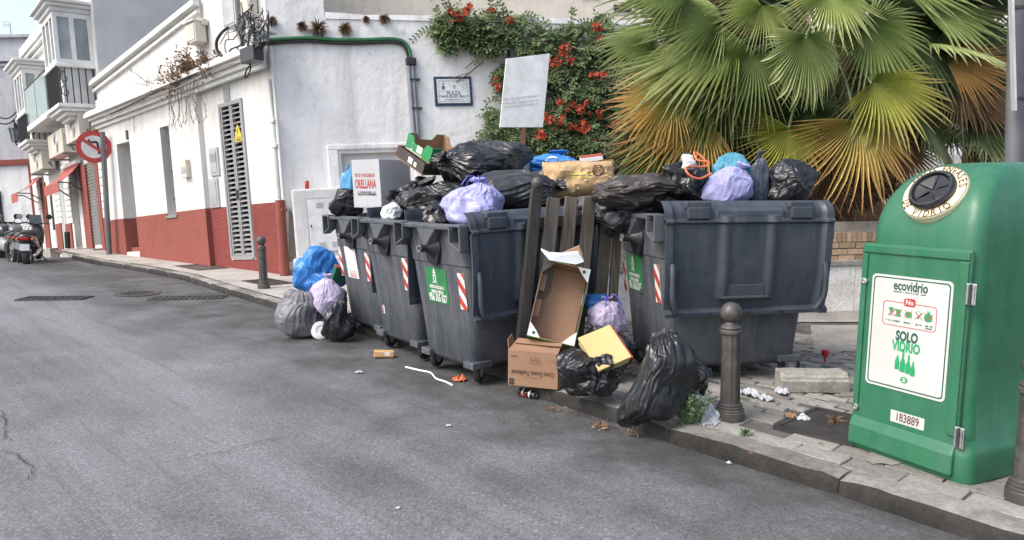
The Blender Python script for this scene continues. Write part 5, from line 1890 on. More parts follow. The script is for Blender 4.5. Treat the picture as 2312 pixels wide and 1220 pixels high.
# door with raised edge on the front
zf0, zf1 = .03, ZS - .02
def GF(u, z, off=0.0):     # point on the tapering front face
    i = inset(z)
    return GP(u, i - off, z)
m = MB()
def fpanel(m, u0, u1, z0, z1, o0, o1, mi=0):
    p = [GF(u0, z0, o0), GF(u1, z0, o0), GF(u1, z1, o0), GF(u0, z1, o0)]
    q = [GF(u0, z0, o1), GF(u1, z0, o1), GF(u1, z1, o1), GF(u0, z1, o1)]
    m.add(p + q, [(4, 5, 6, 7), (0, 3, 2, 1), (0, 1, 5, 4), (1, 2, 6, 5), (2, 3, 7, 6), (3, 0, 4, 7)], mi)
fpanel(m, .025, GW - .045, .03, zf1, 0.0, .030)
gd = m.build('door', 'green_plastic', gbank, bevel=.012, bseg=3)
for (u0, u1, z0, z1) in ((.03, GW - .05, zf1 - .055, zf1 - .01), (GW - .10, GW - .052, .24, zf1 - .06), (.03, .065, .24, zf1 - .06)):
    m = MB(); fpanel(m, u0, u1, z0, z1, .0302, .042); m.build('door_edge', 'green_plastic', gbank, bevel=.011, bseg=3)
m = MB()
pp = [(0.027, .032, .0302), (GW - .047, .032, .0302), (GW - .047, .19, .0302), (.027, .19, .0302)]
qq = [(0.027, .032, .062), (GW - .047, .032, .062), (GW - .047, .14, .058), (.027, .14, .058), (GW - .047, .20, .031), (.027, .20, .031)]
P_ = [GF(*x) for x in pp[:2]] + [GF(*x) for x in qq]
m.add(P_, [(0, 1, 3, 2), (2, 3, 4, 5), (5, 4, 6, 7), (0, 2, 5, 7), (1, 6, 4, 3), (0, 7, 6, 1)])
m.build('door_skirt', 'green_plastic', gbank, bevel=.012, bseg=3)
# hinges
for z in (.245, .985):
    h = MB(); fpanel(h, GW - .052, GW + .0, z - .055, z + .055, .0425, .050); hg = h.build('hinge', 'steel', gbank, bevel=.004)
    h = MB(); fpanel(h, GW - .045, GW - .036, z - .048, z + .048, .0505, .056); h.build('hinge_leaf', 'steel', hg, bevel=.002)
    h = MB(); fpanel(h, GW - .016, GW - .006, z - .048, z + .048, .0505, .056); h.build('hinge_leaf', 'steel', hg, bevel=.002)
    h = MB(); h.tube([GF(GW - .026, z - .052, .052), GF(GW - .026, z + .052, .052)], .007, 8); h.build('hinge_pin', 'dark_metal', hg)
for (u, z) in ((.055, .985), (.055, .245)):
    h = MB(); nrm = -(gi); Mb = Matrix.Translation(GF(u, z, .042)) @ frame_z(nrm, gx).to_4x4()
    h.lathe([(.018, -.01), (.018, .006), (.010, .008), (.009, .003), (.0, .003)], 16, Mb); h.build('bolt', 'steel', gbank, smooth=40)
# white instruction panel
pu0, pu1, pz0, pz1 = .10, GW - .125, .40, 1.035
PWD, PHT = pu1 - pu0, pz1 - pz0
def rr2(u0, u1, z0, z1, r, n=5):
    out = []
    for cx, cy, a0 in ((u1 - r, z1 - r, 0), (u0 + r, z1 - r, 90), (u0 + r, z0 + r, 180), (u1 - r, z0 + r, 270)):
        for k in range(n + 1):
            a = R(a0 + 90 * k / n); out.append((cx + r * math.cos(a), cy + r * math.sin(a)))
    return out
pn = MB()
pts = rr2(pu0, pu1, pz0, pz1, .025)
pn.loft([[GF(u, z, .0302) for u, z in pts], [GF(u, z, .034) for u, z in pts]], False, True)
panel = pn.build('instruction_panel', 'panel_white', gbank)
def ringstrip(m, a, b, off):
    n_ = len(a)
    m.add([GF(u, z, off) for u, z in a] + [GF(u, z, off) for u, z in b], [(i, (i + 1) % n_, (i + 1) % n_ + n_, i + n_) for i in range(n_)])
m = MB(); ringstrip(m, rr2(pu0 + .012, pu1 - .012, pz0 + .012, pz1 - .012, .02), rr2(pu0 + .019, pu1 - .019, pz0 + .019, pz1 - .019, .016), .0348); m.build('panel_line', 'ink_green_dark', panel)
fp = lambda cu, cz, o=.0350: (lambda x, y: GF(pu0 + PWD * cu + x, pz0 + PHT * cz + y, o))
m = MB(); m.text('ecovidrio', fp(.5, .915), .074, .004, .72); smallprint(m, fp(.5, .862), .20, .010, 41); m.build('lettering', 'ink_green_dark', panel)
m = MB(); m.text('SOLO', fp(.5, .478), .074, .0067, .68); m.build('lettering', 'ink_green_dark', panel)
m = MB(); m.text('VIDRIO', fp(.5, .388), .074, .0067, .68); m.build('lettering', 'ink_green', panel)
# the NO box
m = MB(); bu0, bu1, bz0, bz1 = pu0 + .17 * PWD, pu0 + .84 * PWD, pz0 + .56 * PHT, pz0 + .775 * PHT
ringstrip(m, rr2(bu0, bu1, bz0, bz1, .022), rr2(bu0 + .004, bu1 - .004, bz0 + .004, bz1 - .004, .019), .0348)
tabp = rr2(pu0 + .435 * PWD, pu0 + .575 * PWD, pz0 + .745 * PHT, pz0 + .815 * PHT, .012)
m.add([GF(u, z, .0352) for u, z in tabp], [tuple(range(len(tabp)))])
m.build('red_print', 'ink_red', panel)
m = MB(); m.text('No', fp(.505, .78, .0358), .040, .001, .9); m.build('lettering', 'sticker_white', panel)
m = MB()
def blobp(cu, cz, poly, o=.0350):
    f = fp(cu, cz, o); m.add([f(x, y) for x, y in poly], [tuple(range(len(poly)))])
circ = lambda r, n=12, sx=1, sy=1: [(r * sx * math.cos(2 * math.pi * k / n), r * sy * math.sin(2 * math.pi * k / n)) for k in range(n)]
blobp(.28, .685, [(-.014, .022), (.014, .022), (.010, .0), (.003, -.004), (.003, -.02), (.011, -.024), (-.011, -.024), (-.003, -.02), (-.003, -.004), (-.010, .0)])
blobp(.37, .68, [(-.014, .02), (.016, .018), (.013, -.022), (-.010, -.022)])
blobp(.50, .675, circ(.019, 12, 1.15, .95))
blobp(.62, .665, circ(.007)); blobp(.62, .700, circ(.013))
blobp(.74, .675, circ(.024, 12, 1, 1.0)); blobp(.74, .722, [(-.005, -.012), (.005, -.012), (.012, .008), (.002, .0), (-.008, .010)])
m.build('pictograms', 'ink_green', panel)
m = MB(); blobp(.62, .700, circ(.009), .0356); m.build('pictograms', 'sticker_white', panel)
m = MB()
for cu in (.29, .37, .50, .63, .75):
    for s_ in (-1, 1):
        f = fp(cu, .68, .0362); a, b = (-.022, -.020 * s_), (.022, .020 * s_); w_ = .0022
        m.add([f(a[0], a[1] - w_), f(b[0], b[1] - w_), f(b[0], b[1] + w_), f(a[0], a[1] + w_)], [(0, 1, 2, 3)])
m.build('red_print', 'ink_red', panel)
m = MB()
for k, cu in enumerate((.26, .36, .49, .62, .755)): smallprint(m, fp(cu, .605), .04, .012, 50 + k)
smallprint(m, fp(.755, .585), .04, .010, 57); m.build('lettering', 'ink_green_dark', panel)
m = MB()
def bottle(cu, cz, s_, nk):
    f = fp(cu, cz); poly = [(-.014, 0), (.014, 0), (.014, .045), (.006, .066), (.005, .066 + nk), (-.005, .066 + nk), (-.006, .066), (-.014, .045)]
    m.add([f(x * s_, y * s_) for x, y in poly], [tuple(range(8))])
bottle(.405, .185, 1.0, .012); bottle(.475, .170, 1.15, .045); bottle(.545, .165, 1.05, .035); bottle(.605, .155, .92, .02)
f = fp(.505, .105); pc = circ(.020, 14, 1.1, .9); m.add([f(x, y) for x, y in pc], [tuple(range(14))])
m.build('pictograms', 'ink_green', panel)
m = MB(); m.text('Sí', fp(.505, .105, .0358), .030, .001, .9); m.build('lettering', 'sticker_white', panel)
# number strip
m = MB(); fpanel(m, .275, .475, .195 + .025, .285, .0302, .033); nst = m.build('number_label', 'panel_white', gbank)
m = MB(); m.text('183889', lambda x, y: GF(.375 + x, .252 + y, .0338), .066, .002, .72); m.build('lettering', 'ink_brown', nst)
# mouth on the leaning roof
mu = .36
k0 = .42
ang = .50 * math.pi / 2
def roofpt(f):
    a = f * math.pi / 2
    return ZS + (ZT - ZS) * math.sin(a) ** .92, inset(ZS) + (1 - math.cos(a)) * .40
z1_, v1_ = roofpt(.14); z2_, v2_ = roofpt(.68)
pc_ = GP(mu, (v1_ + v2_) / 2, (z1_ + z2_) / 2)
tang = (GP(mu, v2_, z2_) - GP(mu, v1_, z1_)).normalized()
nor = gx.cross(tang).normalized()
if nor.z < 0: nor = -nor
Mm = Matrix.Translation(pc_ + nor * .040) @ basis(gx, nor.cross(gx), nor).to_4x4()
rm = .172
m = MB(); m.lathe([(.0, -.09), (rm, -.09), (rm, .0), (rm - .006, .006), (.0, .006)], 48, Mm); rg = m.build('mouth_label', 'cream_sticker', gbank, smooth=30)
m = MB(); m.lathe([(rm * .70, .006), (rm * .72, .03), (rm * .66, .045), (rm * .58, .045), (rm * .54, .012), (rm * .54, .009), (.0, .0085)], 40, Mm, cap=False); mo = m.build('mouth_ring', 'bin_black', gbank, smooth=40)
m = MB()
for k in range(5):
    a0, a1 = 2 * math.pi * k / 5 + .3, 2 * math.pi * (k + 1) / 5 + .24
    ri = rm * .53
    pts = [Vector((ri * math.cos(a), ri * math.sin(a), .030)) for a in np.linspace(a0, a1, 6)] + [Vector((.012 * math.cos((a0 + a1) / 2), .012 * math.sin((a0 + a1) / 2), (.014 if k % 2 else .022)))]
    m.add([Mm @ p for p in pts], [tuple(range(len(pts)))])
m.build('rubber_flaps', 'bin_black', mo)
for k in range(4):
    a = math.pi / 4 + k * math.pi / 2
    h = MB(); h.lathe([(.008, .0), (.008, .05), (.0, .052)], 8, Mm @ Matrix.Translation((rm * .62 * math.cos(a), rm * .62 * math.sin(a), 0))); h.build('bolt', 'dark_metal', mo)
m = MB()
def ring_text(s, a_mid, r, size, inward):
    n_ = len(s)
    step = R(12.5 if not inward else 14)
    for i, ch in enumerate(s):
        if ch == ' ': continue
        off = (i - (n_ - 1) / 2) * step
        a = a_mid - off if not inward else a_mid + off
        rot = a - math.pi / 2 if not inward else a + math.pi / 2
        cx, cy = r * math.cos(a), r * math.sin(a)
        m.text(ch, lambda x, y: Mm @ Vector((cx + x * math.cos(rot) - y * math.sin(rot), cy + x * math.sin(rot) + y * math.cos(rot), .0075)), size, .003, .8)
ring_text('SOLO ENVASES', R(85), rm * .855, .058, False)
ring_text('DE VIDRIO', R(-95), rm * .855, .058, True)
m.build('lettering', 'ink_brown', rg)
# thin dark outline of the label
m = MB(); m.lathe([(rm * .985, .0068), (rm * .965, .0068)], 48, Mm, cap=False); m.build('label_line', 'ink_dark', rg)
h = MB(); Mb = Matrix.Translation(GP(GW - inset(1.2) + .0, .45, 1.2)) @ frame_z(gx, gi).to_4x4(); h.lathe([(.012, 0), (.012, .008), (0, .008)], 12, Mb); h.build('bolt', 'steel', gbank)
# ------------------------------------------------------------------ rubbish: bags, boxes, litter
random.seed(57)
_PT = np.random.default_rng(99).permutation(256)
_PT = np.concatenate([_PT, _PT, _PT])
_G = np.random.default_rng(98).normal(size=(256, 3)); _G /= np.linalg.norm(_G, axis=1, keepdims=True)
def pnoise(p):
    """gradient noise on an (n,3) array"""
    i = np.floor(p).astype(int); f = p - i; i &= 255
    u = f * f * f * (f * (f * 6 - 15) + 10)
    out = 0
    for a in (0, 1):
        for b in (0, 1):
            for c in (0, 1):
                g = _G[_PT[_PT[_PT[i[:, 0] + a] + i[:, 1] + b] + i[:, 2] + c] & 255]
                d = np.sum(g * (f - np.array([a, b, c])), 1)
                out = out + d * (u[:, 0] if a else 1 - u[:, 0]) * (u[:, 1] if b else 1 - u[:, 1]) * (u[:, 2] if c else 1 - u[:, 2])
    return out
PROF = np.array([(.00, 1.13), (.10, 1.14), (.155, 1.125), (.13, 1.08), (.075, 1.045), (.035, 1.02), (.06, .995), (.16, .965), (.30, .90), (.41, .79), (.475, .63), (.50, .45), (.49, .27), (.45, .12), (.36, .03), (.2, .0), (.0, .0)])
PROF_NT = np.array([(.00, 1.0), (.12, .99), (.26, .94), (.38, .84), (.46, .68), (.50, .48), (.49, .27), (.45, .12), (.36, .03), (.2, .0), (.0, .0)])

def bag(px, py, wpx, hpx, Y, mat, label, seed, depth=.8, tuft=True, rot=(0, 0, 0), fold=.10, crump=1.0, lump=.10, floor=None, name='rubbish_bag', cat='rubbish bag', group=None, tie=None, sag=0.0, knot_shift=(0, 0), res=(156, 100), pulls=()):
    """A filled bag. px,py = middle of its picture box, wpx x hpx its size there, Y its distance."""
    r_ = np.random.default_rng(seed)
    nu, nv = res
    prof = PROF if tuft else PROF_NT
    d = np.concatenate([[0], np.cumsum(np.hypot(*np.diff(prof, axis=0).T))]); d /= d[-1]
    tv = np.linspace(0, 1, nv)
    rr = np.interp(tv, d, prof[:, 0]); zz = np.interp(tv, d, prof[:, 1])
    ker = np.array([.25, .5, .25])
    for _ in range(2):
        rr[1:-1] = np.convolve(rr, ker, 'valid'); zz[1:-1] = np.convolve(zz, ker, 'valid')
    th = np.linspace(0, 2 * np.pi, nu, endpoint=False)
    T, Vv = np.meshgrid(th, tv)
    Rr = np.repeat(rr[:, None], nu, 1); Z = np.repeat(zz[:, None], nu, 1)
    # gathered folds running from the knot
    kn = 1.02 if tuft else 1.0
    wgt = np.exp(-np.abs(kn - Z) / .30) + .10
    f = 0
    for k, a in ((7, .8), (13, 1.0), (23, .7), (37, .35)):
        ph = r_.uniform(0, 6.3); q = T * k / (2 * np.pi) + ph + .5 * np.sin(T * 2 + ph) + .35 * np.sin(Vv * 9 + ph * 2 + T)
        tri = 1 - 4 * np.abs((q % 1) - .5)
        f = f + a * tri * (r_.uniform(.5, 1.2, nu)[None, :] * .3 + .7)
    Rr = Rr * (1 + fold * wgt * f * .55)
    X = Rr * np.cos(T); Yy = Rr * np.sin(T)
    # knot off centre
    sh = np.clip(Z, 0, 1.2) ** 2
    X = X + knot_shift[0] * sh; Yy = Yy + knot_shift[1] * sh
    Pn = np.stack([X, Yy, Z - .45], -1).reshape(-1, 3)
    # lumps from what is inside
    disp = np.zeros(len(Pn))
    for k in range(9):
        n_ = r_.normal(size=3); n_ /= np.linalg.norm(n_)
        disp += lump * .38 * np.sin(Pn @ n_ * r_.uniform(4, 10) + r_.uniform(0, 6.3))
    # creases: local folds of taut film
    cr = np.zeros(len(Pn))
    warp = Pn + .07 * np.sin(Pn[:, [1, 2, 0]] * 7 + seed) + .03 * np.sin(Pn[:, [2, 0, 1]] * 17 + seed)
    for k in range(100):
        c0 = Pn[r_.integers(len(Pn))]
        n_ = r_.normal(size=3); n_ /= np.linalg.norm(n_)
        t_ = np.cross(n_, c0 + 1e-3); t_ /= np.linalg.norm(t_) + 1e-9
        dv = warp - c0
        along = dv @ t_; across = dv @ n_
        ln, wd = r_.uniform(.14, .55), r_.uniform(.010, .032)
        g = np.exp(-(along / ln) ** 2) * np.maximum(0, 1 - np.abs(across) / wd) * np.exp(-np.sum(dv * dv, 1) / (.5 ** 2))
        cr += g * wd * r_.uniform(.3, .8) * r_.choice([-1, 1], p=[.4, .6])
    # the film as a whole slumps and twists, and breaks into small facets
    wv = np.stack([pnoise(Pn * 1.9 + 11.3 * k + seed * 1.7) for k in range(3)], 1)
    wv2 = np.stack([pnoise(Pn * 4.3 + 7.7 * k + seed * 2.3) for k in range(3)], 1)
    fac = (1 - 2.2 * np.abs(pnoise(Pn * np.array([5.0, 5.0, 3.4]) + seed))) * .045 + (1 - 2.2 * np.abs(pnoise(warp * 9.5 + seed * 3))) * .026 + (1 - 2.2 * np.abs(pnoise(warp * 19 + seed * 5))) * .011
    ridge_n = np.stack([np.cos(T.ravel()) * 3.2, np.sin(T.ravel()) * 3.2, Vv.ravel() * 1.6 + .5 * np.sin(T.ravel() * 2 + seed)], 1)
    lng = (1 - 2.4 * np.abs(pnoise(ridge_n * 1.5 + seed * 2))) * .024 + (1 - 2.4 * np.abs(pnoise(ridge_n * np.array([3.2, 3.2, 1.8]) + seed * 6))) * .015
    fac = fac * .42 + lng * .85 * (.4 + .9 * np.clip(pnoise(Pn * 1.7 + seed * 9) + .4, 0, 1))
    cr = cr + fac * (.55 + .9 * np.clip(pnoise(Pn * 2.5 + seed * 4) + .35, 0, 1))
    nrm = Pn / (np.linalg.norm(Pn, axis=1, keepdims=True) + 1e-6)
    att = np.clip(np.minimum(1, np.linalg.norm(Pn[:, :2], axis=1) / .12), .15, 1)
    Pn = Pn + nrm * ((disp * .5 + cr * crump) * att)[:, None]
    Pn = Pn + (wv * (.16 + lump * .9) + wv2 * (.05 + lump * .35)) * np.clip(1.15 - np.abs(Pn[:, 2:3] - .05), .3, 1)
    if sag:
        Pn[:, :2] *= (1 + sag * np.clip(.1 - Pn[:, 2], 0, 1))[:, None]
    E = np.array(Euler(rot).to_matrix())
    Pn = Pn @ E.T
    mn, mx = Pn.min(0), Pn.max(0)
    ctr = (mn + mx) / 2; ext = mx - mn
    Wm, Hm = wpx / F * Y, hpx / F * Y
    Dm = depth * Wm
    Pn = (Pn - ctr) / ext
    for (cx_, cz_, dx_, dz_, rd_) in pulls:
        g_ = np.exp(-((Pn[:, 0] - cx_) ** 2 + (Pn[:, 2] - cz_) ** 2) / rd_ ** 2)
        Pn[:, 0] += g_ * dx_; Pn[:, 2] += g_ * dz_
    Pn = Pn * np.array([Wm, Dm, Hm])
    c = at_y(px, py, Y)
    V = Pn + np.array(c)
    if floor is not None:      # settle on what carries it
        low = V[:, 2].min()
        fl = floor
        soft = .05
        V[:, 2] = np.where(V[:, 2] < fl + soft, fl + .004 + (soft - .004) * np.exp((V[:, 2] - fl - soft) / soft), V[:, 2])
    m = MB()
    idx = np.arange(nu * nv).reshape(nv, nu)
    fc = []
    for j in range(nv - 1):
        for i in range(nu):
            i2 = (i + 1) % nu
            fc.append((int(idx[j, i]), int(idx[j + 1, i]), int(idx[j + 1, i2]), int(idx[j, i2])))
    m.add(V.tolist(), fc)
    if tie:
        t = thing(name, label, cat, (float(c.x), float(c.y), float(V[:, 2].min())), group=group)
        m.build('film', mat, t, smooth=180)
        # knot: the ring where the neck pinches
        jn = int(np.argmin(np.abs(zz[:nv // 2] - 1.02) + rr[:nv // 2] * .0)) if tuft else 0
        ring = V[idx[jn]]
        kc = Vector(ring.mean(0)); tm = MB()
        R0 = .022
        ring_p = [kc + Vector((math.cos(a) * R0, math.sin(a) * R0, .004 * math.sin(3 * a))) for a in np.linspace(0, 2 * math.pi, 14)]
        tm.tube(ring_p, .006, 6)
        for k in range(4):
            a = r_.uniform(0, 6.3); L = r_.uniform(.08, .16)
            tm.tube(smooth_path([kc, kc + Vector((math.cos(a) * L * .5, math.sin(a) * L * .3 - .03, .05)), kc + Vector((math.cos(a) * L, math.sin(a) * L * .4 - .06, -.03))]), .005, 5)
        tm.build('tie', tie, t, smooth=60)
        return t
    return tag(m.build(name, mat, smooth=180), label, cat, group)

# ---- what fills the containers: sunken bags just under the rims (they carry the heap)
def fill_bag(tobj, dx, dy, z, w_, h_, mat, label, seed):
    p = wmat(tobj) @ Vector((dx, dy, z))
    q = in_view(p)
    k = F / q[2]
    return bag(q[0], q[1], w_ * k, h_ * k, p.y, mat, label, seed, depth=.9, tuft=False, lump=.14)
for (b, nm) in ((b1, 'the poster container'), (b2, 'the middle container of the row'), (b3, 'the container by the slat fence'), (b4, 'the lone pavement container')):
    for k, dx in enumerate((-.24, .24)):
        fill_bag(b, dx, .02, 1.08, .58, .46, 'bag_black' if k else 'bag_charcoal', 'dark bag pressed down inside ' + nm + (', road end' if k == 0 else ', inner end'), 900 + k * 7 + ord(nm[4]))

# ---- heap over the three containers
bag(782, 462, 84, 78, 8.05, 'bag_black', 'loose black bag hanging over the rim under the square grey box', 1, rot=(.3, .6, 0), lump=.16)
bag(784, 420, 34, 100, 8.35, 'bag_cyan', 'small bright blue bag tucked behind the square grey box', 2)
bag(1008, 452, 178, 112, 6.95, 'bag_black', 'shiny black bag slumped between the white bag and the lilac bag', 5, rot=(.1, -.5, .4), lump=.16, fold=.14)
bag(1072, 378, 196, 118, 7.25, 'bag_black', 'largest glossy black bag on top of the heap', 4, rot=(.2, -1.25, .5), fold=.16, lump=.12, depth=.85)
bag(1130, 362, 150, 90, 7.75, 'bag_charcoal', 'charcoal bag at the back of the heap behind the largest black bag', 44, tuft=False)
bag(987, 487, 74, 54, 6.45, 'bag_black', 'small black bag at the container rim beside the lilac bag', 6, tuft=False, lump=.16)
bag(1066, 458, 148, 116, 6.38, 'bag_lilac', 'lilac bag tied with a dark blue string on the container rim', 7, fold=.11, knot_shift=(.12, 0), tie='tie_blue', lump=.07)
bag(1180, 432, 200, 98, 6.75, 'bag_charcoal', 'long dark grey bag with drawn out folds behind the fence post', 8, rot=(0, 1.35, .2), fold=.16, lump=.06)
bag(885, 478, 52, 44, 7.10, 'bag_white', 'small white bag on the rim of the middle container', 9, tuft=False, lump=.1)
bag(930, 440, 130, 84, 7.45, 'bag_black', 'crumpled black bag on the middle container beside the square grey box', 10, lump=.18, rot=(.2, .3, 0))
bag(1166, 372, 68, 48, 8.0, 'bag_white', 'white bag at the back of the heap beside the blue bag', 11, lump=.08)
bag(1258, 370, 140, 62, 7.95, 'bag_blue', 'bright blue bag with white handles behind the kraft paper sack', 12, fold=.1, lump=.12)
bag(1230, 430, 160, 90, 7.35, 'bag_charcoal', 'dark bag under the kraft paper sack', 45, tuft=False)
m = MB()
hp = [at_y(1235, 384, 7.55), at_y(1238, 358, 7.45), at_y(1258, 358, 7.42), at_y(1252, 372, 7.5), at_y(1244, 386, 7.55)]
m.tube(smooth_path(hp), .010, 6); tag(m.build('white_strap', 'bag_white', smooth=60), 'white looped strap sticking up from the bright blue bag', 'strap')
# peach paper scrap between
bag(1132, 350, 28, 24, 7.9, 'kraft_paper', 'small peach paper scrap at the back of the heap', 13, tuft=False, name='paper_scrap', cat='paper', res=(40, 24))

# square grey box
ob = at_y(862, 470, 7.62)
e1 = Vector((-.80, .60, 0)); e2 = Vector((.64, .77, 0)); zb = Vector((-.045, 0, 1)).normalized()
bx = thing('cardboard_box', 'open square grey cardboard box with red lettering on the heap', 'box', ob)
S1, S2, HB, th = .42, .42, .485, .012
m = MB()
m.obox(ob, e1 * S1, e2 * S2, zb * .012)
for (o, a, b) in ((ob, e1 * S1, e2 * th), (ob + e2 * (S2 - th), e1 * S1, e2 * th), (ob + e2 * th, e1 * th, e2 * (S2 - 2 * th)), (ob + e1 * (S1 - th) + e2 * th, e1 * th, e2 * (S2 - 2 * th))):
    m.obox(o + zb * .0125, a, b, zb * HB)
m.build('carton', 'grey_card', bx, bevel=.003)
fb = lambda cx, cy: (lambda x, y: ob + e1 * (S1 * (1 - cx) - x) + zb * (HB * cy + y) - e2 * .002)
m = MB(); m.text('ORELLANA', fb(.47, .50), .128, .006, .50); m.text('PICOS Y ROSQUILLAS', fb(.47, .69), .050, .002, .62); m.build('red_lettering', 'ink_red', bx)
m = MB(); smallprint(m, fb(.5, .335), .26, .017, 71); m.text('SANLUCAR DE BARRAMEDA', fb(.5, .285), .034, .002, .66); m.build('lettering', 'ink_dark', bx)

# fruit trays on top
def tray(o, ax, ay, az, L, W, H, mat, inner, name, label, cut=True, corner=True):
    t = thing(name, label, 'box', o)
    th = .008
    m = MB(); m.obox(o, ax * L, ay * W, az * th); m.build('base', inner, t)
    for k, (p, d, n_, ln) in enumerate(((o, ax, ay, L), (o + ay * (W - th), ax, ay, L), (o + ay * th, ay, ax, W - 2 * th), (o + ay * th + ax * (L - th), ay, ax, W - 2 * th))):
        prof_ = [(0, th + .0005), (ln, th + .0005), (ln, H), (ln * .78, H), (ln * .68, H * .62 if cut else H), (ln * .32, H * .62 if cut else H), (ln * .22, H), (0, H)]
        m = MB(); nn = (ax, ay)[d is ax] if False else n_
        m.prism([p + d * a + az * h for a, h in prof_], n_ * th)
        outer = m.build('side', mat, t)
        m = MB(); off = n_ * (th + .0006) if k in (0, 2) else n_ * (-.0016)
        m.prism([p + off + d * (a * .98 + ln * .01) + az * (h - .002) for a, h in prof_], n_ * .001); m.build('side_lining', inner, outer)
    if corner:
        for (a, b) in ((0, 0), (1, 0), (0, 1), (1, 1)):
            m = MB(); m.prism([o + ax * (L * a) + ay * (W * b) + az * H, o + ax * (L * a + (.10 if a == 0 else -.10)) + ay * (W * b) + az * H, o + ax * (L * a) + ay * (W * b + (.07 if b == 0 else -.07)) + az * H], az * .006); m.build('corner_flap', mat, t)
    return t
ax = Vector((.62, -.62, -.40)).normalized(); ay = Vector((.72, .70, .0)); ay = (ay - ax * ay.dot(ax)).normalized(); az = ax.cross(ay)
if az.z < 0: az = -az
o1 = at_y(895, 350, 7.55)
tray(o1 - az * .02, ax, ay, az, .46, .46, .12, 'crate_dark', 'cardboard', 'fruit_tray', 'dark fruit tray with red end tipped under the green tray', False, False)
m = MB(); m.obox(o1 - az * .02 - ax * .006 + az * .01, ay * .46, az * .11, ax * -.004); tag(m.build('red_end', 'red_card', bpy.data.objects['fruit_tray']))
for k, (u_, w_, h_) in enumerate(((.20, .075, .06), (.30, .045, .045))):
    m = MB(); m.obox(o1 - az * .02 + ax * u_ + az * .03 - ay * .002, ax * w_, az * h_, ay * -.002); m.build('label', 'sticker_white', bpy.data.objects['fruit_tray'])
o2 = at_y(913, 338, 7.53)
t2 = tray(o2 + az * .02, ax, ay, az, .42, .46, .16, 'crate_green', 'cardboard', 'fruit_tray', 'bright green fruit tray tipped on top of the dark tray', True, False)
m = MB(); m.obox(o2 + az * .02 + ax * .19 + az * .035 - ay * .002, ax * .085, az * .07, ay * -.002); m.build('label', 'sticker_white', t2)
m = MB(); q0 = o2 + az * .02 - ay * .003
for (a, b) in (((.09, .03), (.13, .03)), ((.13, .03), (.115, .10)), ((.09, .03), (.11, .10))):
    m.tube([q0 + ax * a[0] + az * a[1], q0 + ax * b[0] + az * b[1]], .003, 4)
m.obox(q0 + ax * .03 + az * .012, ax * .26, az * .006, ay * -.001); m.build('print', 'sticker_white', t2)
# kraft flap beside the trays
# kraft paper sack lying on the heap
kp = at_y(1308, 402, 7.0)
ks = thing('paper_sack', 'brown and yellow kraft paper sack lying across the heap', 'sack', kp)
m = MB()
nx, ny = 30, 16
kx = Vector((.97, .10, .10)).normalized(); kz = Vector((-.07, .30, .95)).normalized(); ky = kz.cross(kx).normalized()
LW, LH, TH = .68, .34, .20
def kface(sgn):
    vs = []
    for j in range(ny + 1):
        for i in range(nx + 1):
            s, t = i / nx - .5, j / ny - .5
            e = (1 - (2 * abs(s)) ** 4) * (1 - (2 * abs(t)) ** 4)
            cr = .05 * noise.noise(Vector((s * 4, t * 3, 2 + sgn))) + .045 * abs(noise.noise(Vector((s * 11, t * 9, 5 + sgn)))) 
            sh = .05 * s * (-1 if t > 0 else 1) * abs(t) * 2
            vs.append(kp + kx * (s * LW) + kz * (t * LH + sh + .02 * noise.noise(Vector((s * 3, 1, 1)))) + ky * (sgn * (TH / 2 * e ** .6) + cr))
    return vs
n = nx + 1
fcs = [(j * n + i, j * n + i + 1, (j + 1) * n + i + 1, (j + 1) * n + i) for j in range(ny) for i in range(nx)]
vf = kface(-1); m.add(vf, fcs); m.add(kface(1), [tuple(reversed(f)) for f in fcs])
m.build('paper', 'kraft_paper', ks, smooth=35)
def kfn(cx, cy):
    def f(x, y):
        s, t = (cx + x / LW), (cy + y / LH)
        i = min(nx - 1, max(0, (s + .5) * nx)); j = min(ny - 1, max(0, (t + .5) * ny)); i0, j0 = int(i), int(j)
        a = vf[j0 * n + i0]; b = vf[j0 * n + i0 + 1]; c_ = vf[(j0 + 1) * n + i0]
        return a + (b - a) * (i - i0) + (c_ - a) * (j - j0) - ky * .004
    return f
m = MB()
f = kfn(.24, .08)
for rr_ in (.060, .050):
    m.add([f(rr_ * math.cos(a), rr_ * math.sin(a)) for a in np.linspace(0, 2 * math.pi, 28)[:-1]] + [f((rr_ - .006) * math.cos(a), (rr_ - .006) * math.sin(a)) for a in np.linspace(0, 2 * math.pi, 28)[:-1]], [(i, (i + 1) % 27, (i + 1) % 27 + 27, i + 27) for i in range(27)])
for k in range(3): smallprint(m, kfn(.24, .08 + (k - 1) * .08), .075, .020, 80 + k)
smallprint(m, kfn(.42, .18), .05, .008, 84); smallprint(m, kfn(.42, .10), .05, .008, 85)
m.build('print', 'ink_brown', ks)
m = MB()
f = kfn(.02, .05)
for poly in ([(-.13, -.01), (.10, -.03), (.10, .0), (-.12, .02)], [(-.10, -.04), (.06, -.06), (.06, -.045), (-.10, -.025)]):
    k = 8
    for i in range(k):
        a0, a1 = i / k, (i + 1) / k
        L_ = lambda p, q, t: (p[0] + (q[0] - p[0]) * t, p[1] + (q[1] - p[1]) * t)
        m.add([f(*L_(poly[0], poly[1], a0)), f(*L_(poly[0], poly[1], a1)), f(*L_(poly[3], poly[2], a1)), f(*L_(poly[3], poly[2], a0))], [(0, 1, 2, 3)])
m.build('yellow_print', 'kraft_yellow', ks)
